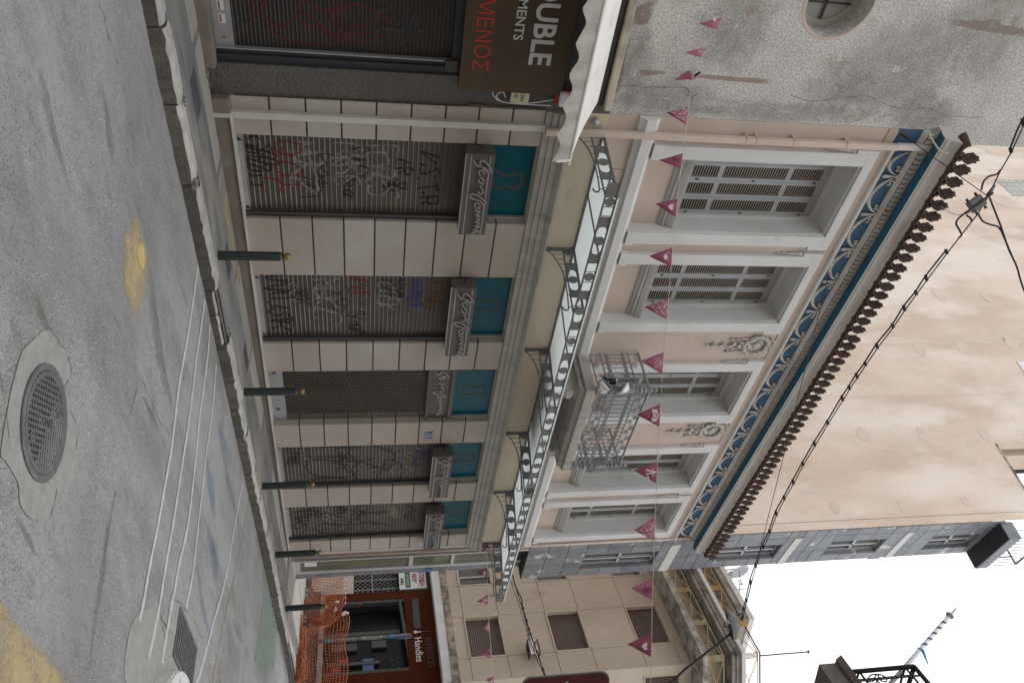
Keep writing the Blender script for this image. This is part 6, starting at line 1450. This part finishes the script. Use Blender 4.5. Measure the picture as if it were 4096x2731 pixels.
# ================================================================ bunting
def PW(X, Y, w): return ray(X, Y)*w+Vector((0,0,EYE))
hk = atY(2790,305,8.9); w1 = (hk-Vector((0,0,EYE))).dot(fw)
mb = MB(); q0 = atY(2762,318,8.995); mb.tube([tuple(q0), tuple(atY(2800,290,8.93))], .018, 6); o = obj('wall_hook', mb, 'black', None); tag(o, 'black iron hook in the grey wall holding the bunting string', 'hook')
def heart(n=24): return [(.062*math.sin(t)**3*16/16, .0045*(13*math.cos(t)-5*math.cos(2*t)-2*math.cos(3*t)-math.cos(4*t))) for t in [2*PI*k/n for k in range(n)]]
def flag(a, b, tip, w, kind, lab, wtip=None, light=False, sc=1.0):
    A, Bv, Tp = PW(*a, w), PW(*b, w), PW(*tip, wtip or w-.03)
    n = 8; rows = []
    for i in range(n+1):
        v = i/n; L = A.lerp(Tp, v); R2 = Bv.lerp(Tp, v)
        rows.append([L.lerp(R2, j/n)-fw*(.03*math.sin(v*PI)*math.sin(j/n*PI)) for j in range(n+1)])
    mb = MB(); th = fw*.004
    for i in range(n):
        for j in range(n): mb.quad(rows[i][j]+th*0, rows[i][j+1], rows[i+1][j+1], rows[i+1][j])
    me = mb.mesh('pennant'); bm = bmesh.new(); bm.from_mesh(me); bmesh.ops.remove_doubles(bm, verts=bm.verts, dist=.0005); bm.to_mesh(me); bm.free()
    o = link('pennant', me, 'pennant_light' if light else 'pennant'); s_ = o.modifiers.new('cloth', 'SOLIDIFY'); s_.thickness = .004; s_.offset = 0
    tag(o, lab, 'pennant', 'pink pennants on the bunting strings')
    mid = (A+Bv)/2; ux = (Bv-A); Wd = ux.length; ux.normalize(); dn = (mid-Tp); Hh = dn.length; dn = (dn-ux*dn.dot(ux)).normalized()
    zoff = (-fw)*.036
    def M2(u, v, e=0): return Vector(mid)+ux*u*Wd+dn*(v*Hh)+zoff-fw*e
    mb = MB(); m = 'print_white'
    if kind == 'heart': mb.quad(*[M2(x/.38*1.0, y/.38*.8-.30) for x, y in heart()])
    elif kind == 'leaf': mb.quad(*[M2(.02+x*.9, y-.30) for x, y in [(-.20,.10),(-.12,-.04),(0,-.10),(.12,-.06),(.20,.02),(.10,.10),(-.02,.09),(-.10,.03)]]); mb.quad(*[M2(x,y) for x, y in [(-.26,-.15),(-.17,-.22),(-.15,-.20),(-.24,-.13)]])
    elif kind == 'camera':
        mb.quad(*[M2(x, y-.25) for x, y in [(-.26,-.12),(.26,-.12),(.26,.10),(.14,.10),(.10,.16),(-.10,.16),(-.14,.10),(-.26,.10)]])
    elif kind == 'man':
        mb.quad(*[M2(-.05+.05*math.cos(2*PI*k/10), -.08+.04*math.sin(2*PI*k/10)) for k in range(10)]); mb.quad(*[M2(x,y) for x, y in [(-.10,-.13),(.0,-.13),(.03,-.30),(-.11,-.30)]])
        for x0, x1 in ((-.09,-.16),(.0,.06)): mb.quad(*[M2(x,y) for x, y in [(x0-.03,-.29),(x0+.03,-.29),(x1+.03,-.52),(x1-.03,-.52)]])
        mb.quad(*[M2(x,y) for x, y in [(-.10,-.15),(-.08,-.15),(-.20,-.27),(-.23,-.25)]]); mb.quad(*[M2(x,y) for x, y in [(.0,-.15),(.02,-.14),(.16,-.22),(.15,-.25)]])
        mb.quad(*[M2(x,y) for x, y in [(.14,-.38),(.30,-.37),(.30,-.43),(.14,-.44)]])
        for x in (.15,.27): mb.quad(*[M2(a_,b_) for a_, b_ in [(x,-.43),(x+.03,-.43),(x+.03,-.49),(x,-.49)]])
    elif kind == 'net':
        m = 'print_pink'; V = [(-.46,-.02),(-.2,-.03),(.12,-.02),(.44,-.03),(-.33,-.22),(-.05,-.17),(.18,-.26),(.33,-.2),(-.2,-.5),(.02,-.40),(.2,-.52),(.0,-.70),(-.03,-.95)]
        for i, j in ((0,5),(4,1),(1,5),(5,2),(2,7),(6,2),(3,6),(5,6),(4,5),(4,9),(5,9),(9,6),(6,7),(8,9),(9,10),(10,6),(8,4),(8,11),(11,10),(9,11),(11,12),(1,9),(7,10)):
            p, q = V[i], V[j]; mb.ribbon([p,q], .022, lambda u,v,e_=len(mb.f)*.0004: M2(u,v,e_))
    elif kind == 'seal':
        m = 'print_dark'
        for r_ in (.12,.06): mb.ribbon([(r_*math.cos(2*PI*k/16), -.17+r_*1.0*math.sin(2*PI*k/16)) for k in range(17)], .03, lambda u,v: M2(u,v))
        mb.ribbon([(-.24,-.36),(.24,-.36)], .025, lambda u,v: M2(u,v)); mb.ribbon([(-.12,-.42),(.12,-.42)], .02, lambda u,v: M2(u,v))
    elif kind == 'triangle':
        m = 'print_pink'
        for p, q in (((-.2,-.26),(0,-.04)),((0,-.04),(.2,-.26)),((-.2,-.26),(.2,-.26)),((-.1,-.15),(.1,-.15)),((-.1,-.15),(0,-.26)),((.1,-.15),(0,-.26)),((-.15,-.2),(.06,-.1)),((.15,-.2),(-.06,-.1))): mb.ribbon([p,q], .014, lambda u,v,e_=len(mb.f)*.0004: M2(u,v,e_))
    if mb.f: 
        e = obj('print', mb, m, o, fix=False)
    if kind == 'camera':
        mb = MB(); mb.ribbon([(.10*math.cos(2*PI*k/18), -.255+.10*math.sin(2*PI*k/18)*1.0) for k in range(19)], .035, lambda u,v: M2(u,v,.004)); obj('print', mb, 'pennant', o, fix=False)
    if kind == 'triangle': text('lettering', 'ΤΡΙΓΩΝΟ', 'print_pink', o, M2(-.26,-.40), ux, dn, Wd*.14, .001)
    return o
X0 = lambda a: (2048+a[0]/1.7227, a[1]/1.7227)
X1 = lambda a: (2048+a[0]/1.7227, 910+a[1]/1.7227)
X2 = lambda a: (2048+a[0]/1.7207, 1820+a[1]/1.7207)
X3 = lambda a: (1024+a[0]/1.7207, 1820+a[1]/1.7207)
FL1 = [(X0,(1450,122),(1408,205),(1285,165),'leaf','narrow folded pennant with a white leaf on the grey wall nearest the round window',1),
 (X0,(1345,320),(1303,398),(1190,365),'net','narrow pale pennant with a line net, second on the grey wall',1),
 (X0,(1218,740),(1203,862),(1062,776),'net','pennant with a line net over the seam of grey wall and pink building',0),
 (X0,(1178,1057),(1165,1163),(1016,1105),'seal','dark pennant with a round seal beside the first upper window',0),
 (X0,(1143,1370),(1130,1500),(988,1404),'heart','pennant with a white heart in front of the sill of the first upper window',0),
 (X1,(1108,137),(1097,272),(943,197),'leaf','pennant with a white feather leaf over the left edge of the second upper window',0),
 (X1,(1080,483),(1066,632),(912,547),'net','pennant with a white line net over the right edge of the second upper window',0),
 (X1,(1047,857),(1036,1013),(888,918),'triangle','paler pennant lettered below a small lattice triangle, above the left end of the balcony',1),
 (X1,(1024,1213),(1016,1373),(860,1287),'camera','pennant with a white camera in front of the balcony railing',0),
 (X2,(1000,45),(996,195),(843,105),'man','pennant with a walking man and dog at the right end of the balcony',0),
 (X2,(985,430),(980,590),(838,513),'net','pennant with a white line net over the fifth upper window',1),
 (X2,(972,845),(965,995),(817,912),'seal','pennant with a round seal against the beige far building',1),
 (X2,(962,1223),(958,1387),(795,1298),'heart','pennant with a big white heart, last of the upper string in the picture',0)]
for i_, (f, a, b_, tp_, k, lab, li) in enumerate(FL1):
    w_ = w1 if i_ > 1 else (atY(*f(a), 8.72)-Vector((0,0,EYE))).dot(fw)
    flag(f(a), f(b_), f(tp_), w_, k, lab, None, bool(li))
mb = MB(); A, Bq, Tp = PW(*X0((1215,488)),w1), PW(*X0((1268,545)),w1), PW(*X0((1122,553)),w1); C_ = PW(*X0((1240,540)),w1-.1)
for tri in ((A,C_,Tp),(C_,Bq,Tp),(A,Bq,C_)): mb.quad(*tri)
o = obj('pennant', mb, 'pennant_light', None, fix=False); s_ = o.modifiers.new('cloth','SOLIDIFY'); s_.thickness = .004; tag(o, 'crumpled twisted pennant hanging at the black hook on the grey wall', 'pennant', 'pink pennants on the bunting strings')
st = [X0((1450,122)),X0((1345,320)),X0((1240,545)),X0((1218,740)),X0((1203,862)),X0((1178,1057)),X0((1165,1163)),X0((1143,1370)),X0((1130,1500)),X1((1120,0)),X1((1108,137)),X1((1097,272)),X1((1080,483)),X1((1066,632)),X1((1047,857)),X1((1036,1013)),X1((1024,1213)),X1((1016,1373)),X2((1003,0)),X2((996,195)),X2((985,430)),X2((980,590)),X2((972,845)),X2((965,995)),X2((962,1223)),X2((958,1387)),X2((955,1600))]
st = [(X0((1560,-120)))]+st
mb = MB(); mb.tube([tuple(PW(*p, w1) if i_ > 3 else atY(*p, 8.72+.0*i_)) for i_, p in enumerate(st)], .0045, 4); o = obj('bunting_string', mb, 'wood_pale', None); tag(o, 'thin pale string carrying the upper row of pennants', 'string', 'bunting strings')
w2 = (Vector((16.64,7.66,4.55))-Vector((0,0,EYE))).dot(fw)
FL2 = [((1592,778),(1592,842),(1515,805),'camera','small pennant with a white camera below the far end of the canopy',0),((1597,958),(1595,1028),(1522,1005),'man','small pennant with a walking man and dog against the beige far facade',1),
 ((1605,1142),(1607,1213),(1563,1185),'net','small pennant with a line net in front of the lower roll shutter window',1),((1617,1322),(1620,1393),(1540,1370),'seal','small pennant with a round seal below the lower roll shutter window',1),((1635,1520),(1638,1575),(1582,1545),'heart','small pennant with a white heart at the far right edge of the scene',1)]
for a, b_, tp_, k, lab, li in FL2: flag(X3(a), X3(b_), X3(tp_), w2, k, lab, None, bool(li))
mb = MB(); pts = [X3(p) for p in ((1590,640),(1592,778),(1592,842),(1597,958),(1595,1028),(1605,1142),(1607,1213),(1617,1322),(1620,1393),(1635,1520),(1640,1600))]; mb.tube([tuple(PW(*p, w2)) for p in pts], .006, 4); o = obj('bunting_string', mb, 'wood_pale', None); tag(o, 'thin pale string carrying the lower row of small pennants from the canopy end', 'string', 'bunting strings')
mb = MB(); c = PW(*X3((1580,635)), w2-.3); r = random.Random(3)
for q in range(5):
    d = [Vector((r.uniform(-.1,.1), r.uniform(-.08,.08), r.uniform(-.12,.1))) for _ in range(3)]; mb.quad(*(c+x for x in d))
o = obj('pennant', mb, 'pennant', None, fix=False); s_ = o.modifiers.new('cloth','SOLIDIFY'); s_.thickness = .004; tag(o, 'scrunched dark pennant knotted at the far corner of the canopy', 'pennant', 'pink pennants on the bunting strings')
# ================================================================ overhead cables, junction box, lamp
YD = lambda Y: 6.6-1.1*max(0,min(1,(Y-800)/1690))
def along(pix, dy=0): return [atY(X, Y, YD(Y)+dy) for X, Y in pix]
CB = [(4180,380),(4096,499),(4047,607),(4001,685),(3960,770),(3945,800),(3908,860),(3867,912),(3789,1012),(3708,1120),(3667,1176),(3620,1240),(3574,1308),(3511,1391),(3464,1459),(3430,1510),(3400,1554),(3372,1600),(3313,1694),(3261,1781),(3214,1858),(3175,1933),(3139,1994),(3107,2058),(3081,2128),(3055,2190),(3025,2264),(3004,2332),(2987,2403),(2979,2439),(2969,2490)]
pts = along(CB)
t = thing('overhead_cable', 'black electric cable clipped to a bearer wire, crossing the sky to the hanging street lamp', 'cable', tuple(pts[5]))
mb = MB(); mb.tube([tuple(p) for p in pts], .008, 6); obj('bearer_wire', mb, 'cable', t)
p2 = [p+rt*(-.045)*(1 if i % 2 else .6)-up*.02 for i, p in enumerate(pts)]
sel = [i for i in range(len(pts)) if not 3 <= i <= 7]
for grp in ([i for i in sel if i < 4],[i for i in sel if i > 6]):
    mb = MB(); mb.tube(smoothline([tuple(p2[i]) for i in grp], 4), .011, 6); obj('power_cable', mb, 'cable', t, smooth=True)
for i in sel:
    if i in (0,): continue
    a, b_ = pts[i]+rt*.015, p2[i]-rt*.02; mb = MB(); mb.tube([tuple(a),tuple(b_)], .02, 6); obj('clip', mb, 'black', t)
bxp = atY(3905,815,YD(800))
t = thing('junction_box', 'grey cable junction box hanging under the crossing of overhead wires', 'junction box', tuple(bxp))
mb = MB(); ax = (rt*.6-up*.8).normalized(); ay = (rt*.8+up*.6).normalized()
def ob(c, a, b_, d): 
    c = Vector(c); return [c+ax*sx*a+ay*sy*b_+fw*d for sx, sy in ((-1,-1),(1,-1),(1,1),(-1,1))]
mb.loft([ob(bxp,.075,.062,-.05), ob(bxp,.085,.07,-.035), ob(bxp,.085,.07,.035), ob(bxp,.075,.062,.05)]); obj('box', mb, 'pole_grey', t, bevel=.006)
mb = MB(); mb.tube([tuple(bxp-ax*.19-fw*.06), tuple(bxp-fw*.06+rt*.01), tuple(bxp+ax*.19-fw*.06)], .016, 6); mb.tube([tuple(bxp-ay*.02-fw*.06-ax*.13), tuple(PW(3978,743,(bxp-Vector((0,0,EYE))).dot(fw)))], .014, 6); obj('hanger', mb, 'black', t)
mb = MB()
for sx, sy in ((-1,-1),(-1,1),(1,-1),(1,1)): mb.tube([tuple(bxp+ax*sx*.06+ay*sy*.06), tuple(bxp+ax*sx*.06+ay*sy*.11)], .016, 6)
obj('gland', mb, 'black', t)
wb = (bxp-Vector((0,0,EYE))).dot(fw)
QW = lambda L: [tuple(PW(X,Y,wb)) for X, Y in L]
zG = lambda x, y: (3650+x/3.5157, 550+y/3.5157)
tubes('cable_tail', 'cable', [QW([zG(*p) for p in ((1240,455),(1180,520),(1080,545),(1000,620),(970,740))]), QW([zG(*p) for p in ((790,1030),(700,1090),(630,1160),(615,1220),(660,1300),(690,1370),(650,1410))]), QW([zG(*p) for p in ((760,1090),(820,1140),(835,1180))])], .012, 'short black cable tails looping from the overhead line into the junction box', 'cable')
tubes('overhead_cable', 'cable', [QW([zG(*p) for p in ((915,1050),(980,1170),(1080,1220),(1190,1250),(1230,1290))]+[(4010,935),(4047,1023),(4068,1070),(4091,1148),(4150,1290)]), QW([zG(1080,840),(4003,905),(4030,985),(4047,1023)])], .011, 'black cable dropping from the junction box out of the top of the picture', 'cable')
tubes('guy_wire', 'cable', [[tuple(atY(3618,546,8.93)), tuple(PW(*zG(1075,840),wb))],[tuple(PW(*zG(1075,840),wb)), tuple(PW(*zG(1165,680),wb))]], .006, 'thin guy wire from the insulator on the blue frieze to the cable crossing', 'wire')
mb = MB(); a = atY(3608,538,8.98); b_ = atY(3640,560,8.88)
for k in range(5): q = a.lerp(b_, k/5); mb.ball(tuple(q), .022, 6, 4)
mb.tube([tuple(a),tuple(b_)], .012, 5); o = obj('insulator', mb, 'joint', None); tag(o, 'ribbed insulator fixed to the blue frieze at the left end', 'insulator')
lp = atY(2969,2482,YD(2482))
tubes('guy_wire', 'cable', [[tuple(atY(3319,1090,8.95)), tuple(atY(3300,1160,8.7)), tuple(atY(3250,1360,8.0)), tuple(lp)]], .006, 'thin guy wire from the blue frieze to the hanging street lamp', 'wire')
tubes('corner_cable', 'cream_plastic', [[tuple(atY(3715,535,8.9)), tuple(atY(3735,570,8.75)), tuple(atY(3765,608,8.6)), tuple(atY(3795,612,8.55))]], .014, 'cream cable end taped with white, sticking out below the left cornice corner', 'cable')
tubes('roof_cable', 'white_plastic', [[tuple(atY(3762,825,8.5)), tuple(atY(3800,850,8.0)), tuple(atY(3845,860,7.2)), tuple(atY(3880,850,YD(800)))]], .007, 'thin white cable from the roof tiles to the junction box', 'cable')
# hanging lamp
t = thing('street_lamp', 'weathered street lamp with an open reflector hanging from the overhead cables', 'street lamp', tuple(lp))
wl_ = (lp-Vector((0,0,EYE))).dot(fw)
c = PW(2925,2500,wl_); axl = (PW(2905,2455,wl_)-PW(2925,2545,wl_)).normalized(); Z_ = Vector((0,0,1)); axn = (Z_-axl*Z_.dot(axl)-fw*.15).normalized(); ax3 = axn.cross(axl)
rings = []
for s_, d_ in ((1.0,-.035),(1.0,0),(.93,.05),(.7,.10),(.45,.14),(.2,.16)):
    rings.append([c+axl*(.28*s_*math.cos(2*PI*k/20))+ax3*(.15*s_*math.sin(2*PI*k/20))+axn*d_ for k in range(20)])
mb = MB(); mb.loft(rings, True, False); mb.loft([rings[-1], [c+axn*.165]*20], True, False); obj('reflector', mb, 'pole_grey', t, smooth=True)
mb = MB(); mb.quad(*[c+axl*(.26*math.cos(2*PI*k/20))+ax3*(.135*math.sin(2*PI*k/20))+axn*.03 for k in range(20)]); obj('bowl', mb, 'glass_dark', t, fix=False)
mb = MB(); mb.ball(tuple(c-axn*.0+axl*.09), .055, 10, 6, (1,1,1.4)); obj('bulb', mb, 'white_plastic', t, smooth=True)
mb = MB(); cc = c+axn*.2; mb.tube([tuple(c+axn*.12),tuple(c+axn*.30)], [.09,.06], 10); obj('housing', mb, 'rail_rust', t)
mb = MB(); mb.tube([tuple(c+axn*.28), tuple(lp)], .02, 6); mb.tube(smoothline([tuple(c+axl*.15+axn*.1), tuple(c+axl*.16+axn*.25), tuple(lp)], 4), .012, 5); mb.tube(smoothline([tuple(c-axl*.05-axn*.05-ax3*.1), tuple(c-axl*.02-axn*.12-ax3*.1), tuple(c+axl*.05-axn*.05-ax3*.1)], 4), .010, 5); obj('hanger', mb, 'black', t)
lw_ = [(2969,2490),(2916,2535),(2880,2567),(2835,2599),(2790,2635),(2745,2668),(2677,2731),(2600,2800)]
mb = MB(); q = [PW(X,Y,wl_) for X,Y in lw_]; mb.tube([tuple(p) for p in q], .013, 6); mb.tube([tuple(p+rt*.03) for p in q], .008, 5)
for p in q[1:-1]: mb.ball(tuple(p+rt*.015), .028, 6, 4)
o = obj('overhead_cable', mb, 'cable', None); tag(o, 'black cable running down from the hanging street lamp to the lower right', 'cable')
wq = 17.0
L1 = [(2050,2298),(2060,2340),(2085,2390),(2092,2433),(2106,2480),(2116,2515),(2122,2535),(2148,2605),(2172,2675),(2190,2720),(2215,2790)]
L2 = [(2050,2298),(2075,2390),(2095,2450),(2120,2560),(2150,2640),(2182,2710),(2210,2790)]
mb = MB(); A = [PW(X,Y,wq) for X,Y in L1]; mb.tube([tuple(p) for p in A], .014, 5); mb.tube([tuple(PW(X,Y,wq)) for X,Y in L2], .010, 5)
for p in A[3:-1]: mb.ball(tuple(p), .032, 6, 4)
o = obj('overhead_cable', mb, 'cable', None); tag(o, 'pair of black cables clipped together in front of the beige far facade', 'cable')
mb = MB(); mb.tube([tuple(PW(2035,2298,wq)),tuple(PW(2080,2430,wq)),tuple(PW(2124,2590,wq))], .007, 4); o = obj('overhead_wire', mb, 'cable', None); tag(o, 'thin wire from behind the canopy end to the white box sign', 'wire')
# ================================================================ right-hand building, flagpole, red sign back
# stone balcony and house of the near right side of the street
NBw = 9.5
RB = thing('right_building', 'building on the right side of the street with a dark stone balcony at its corner', 'building', tuple(PW(3350,2750,NBw)))
c0 = PW(3270,2660,NBw)
bl = lambda X, Y, w: PW(X, Y, w)
A, Bq, Cq = bl(3272,2657,NBw), bl(3340,2634,NBw), bl(3372,2718,NBw-.1)
ex = Vector((.9,-.43,0)).normalized(); ey = Vector((-.43,-.9,0)).normalized()
base = bl(3276,2655,NBw)
mb = MB(); P0 = base; L = 2.6; Dp = 1.3
q = [P0, P0+ex*L, P0+ex*L+ey*Dp, P0+ey*Dp]
o1 = .10
mb.hexa([p+Vector((0,0,-.0)) for p in q], [p+Vector((0,0,.22)) for p in q]); sb = obj('balcony', mb, 'concrete_dk', RB)
cen = sum(q, Vector())/4
mb = MB(); mb.hexa([cen+(p-cen)*1.03+Vector((0,0,.222)) for p in q], [cen+(p-cen)*1.06+Vector((0,0,.29)) for p in q]); obj('balcony_edge', mb, 'concrete_dk', sb)
mb = MB(); zt, zb2 = .29, 1.22
loop = [P0+ey*(Dp-.1)+ex*.08, P0+ey*.08+ex*.08, P0+ex*(L-.1)+ey*.08]
for a, b_ in zip(loop[:-1], loop[1:]):
    n = max(4, int((b_-a).length/.13))
    for z in (zt+.08, zt+.2, zb2-.12): mb.tube([tuple(a+Vector((0,0,z))),tuple(b_+Vector((0,0,z)))], .014, 5)
    mb.tube([tuple(a+Vector((0,0,zb2))),tuple(b_+Vector((0,0,zb2)))], .03, 6)
    for k in range(n+1): p = a.lerp(b_, k/n); mb.tube([tuple(p+Vector((0,0,zt))),tuple(p+Vector((0,0,zb2)))], .013 if 0 < k < n else .03, 5)
    for k in range(n//2):
        p = a.lerp(b_, (k+.5)/(n//2)); d = (b_-a).normalized(); mb.tube([tuple(p+d*u+Vector((0,0,.7+v))) for u, v in spiral(0,0,.10,1.4,k,14)], .009, 4)
obj('railing', mb, 'soffit_black', sb)
wall0 = P0+ey*Dp
mb = MB(); q2 = [wall0, wall0+ex*14, wall0+ex*14+ey*9, wall0+ey*9]
mb.hexa([Vector((p.x,p.y,-.1)) for p in q2], [Vector((p.x,p.y,13)) for p in q2]); obj('wall', mb, 'beige_wall', RB)
fpw = NBw+.15
t = thing('flagpole', 'slanting white flagpole with dark spiral stripes and a scrap of blue ribbon', 'flagpole', tuple(PW(3575,2731,fpw)))
a, b_ = PW(3560,2735,fpw), PW(3798,2462,fpw+.6); d = (b_-a).normalized(); L = (b_-a).length
mb = MB(); mb.tube([tuple(a-d*.8), tuple(b_)], .027, 12); obj('pole', mb, 'letter_white', t, smooth=True)
u_ = d.orthogonal().normalized(); v_ = d.cross(u_); mb = MB()
for k in range(60):
    s0 = .52+k*.0068; a0 = k*.52
    if s0 > .95: break
    w0 = [a+d*L*(s0+ds)+(u_*math.cos(a0+da)+v_*math.sin(a0+da))*.0285 for ds, da in ((0,0),(.026,0),(.026+.0068,.52),(.0068,.52))]; mb.quad(*w0)
obj('stripe', mb, 'sign_blue', t, fix=False)
mb = MB(); mb.lathe(tuple(b_), [(.035,-.02),(.05,0),(.05,.02),(.012,.03),(.01,.16),(.002,.17)], 12, tuple(d)); obj('finial', mb, 'zinc', t)
mb = MB(); r_ = [PW(3672,2590,fpw+.25),PW(3690,2598,fpw+.25),PW(3700,2625,fpw+.25),PW(3712,2655,fpw+.2)]
rows = [(p-rt*.0+up*.03*(1-k/4), p-up*.03*(1-k/4)) for k, p in enumerate(r_)]
for (a1,b1),(a2,b2) in zip(rows[:-1], rows[1:]): mb.quad(a1,a2,b2,b1)
o = obj('ribbon', mb, 'ribbon_blue', t, fix=False)
# back of a dark red street sign, close to the right edge
ws = 6.0
t = thing('street_sign', 'dark red rounded street sign seen at the edge of the picture', 'street sign', tuple(PW(2260,2800,ws)))
ctr = PW(2265,2830,ws); ux, uy = rt, Vector((0,0,1)); nn = ux.cross(uy)
hw, hh, rc = .24, .325, .06; out = []
for sx, sy, a0 in ((1,1,0),(-1,1,PI/2),(-1,-1,PI),(1,-1,1.5*PI)):
    for k in range(6): a_ = a0+PI/2*k/5; out.append((sx*(hw-rc)+rc*math.cos(a_), sy*(hh-rc)+rc*math.sin(a_)))
mb = MB(); mb.plate(out, lambda u,v,w: tuple(ctr+ux*u+uy*v+nn*w), .012); obj('plate', mb, 'sign_red', t)
mb = MB(); mb.plate([(u*1.04,v*1.03) for u,v in out], lambda u,v,w: tuple(ctr+ux*u+uy*v+nn*w-nn*.008), .008); obj('rim', mb, 'pole_grey', t)
mb = MB(); mb.tube([tuple(ctr-nn*.05+uy*.1), (ctr.x,ctr.y,zs(ctr.x)-.1)], .03, 10); obj('post', mb, 'pole_grey', t)
mb = MB(); mb.ball(tuple(ctr+nn*.008-ux*.19), .012, 8, 5); obj('bolt', mb, 'zinc', t)
# unseen house row added behind the viewer to shade the street
NB = thing('unseen_shade_row', 'plain beige building row added unseen behind the viewer to shade the street', 'building', (-8,-4,0))
mb = MB(); mb.box(-30,6.5,-14,-3.5,-.4,13.5); obj('wall', mb, 'beige_wall', NB)
mb = MB(); mb.box(-30.2,6.7,-14.2,-3.2,13.5,13.9); obj('cornice', mb, 'white_trim', NB)
for fl in range(4):
    for k in range(11):
        x = -29+k*3.2; mb = MB(); mb.box(x,x+1.2,-3.52,-3.44,.9+fl*3.2,2.8+fl*3.2); obj('window', mb, 'glass_dark', NB)
# the sky needs nothing else: the world lights the street
for o in S.objects:
    if '_base' in o: del o['_base']
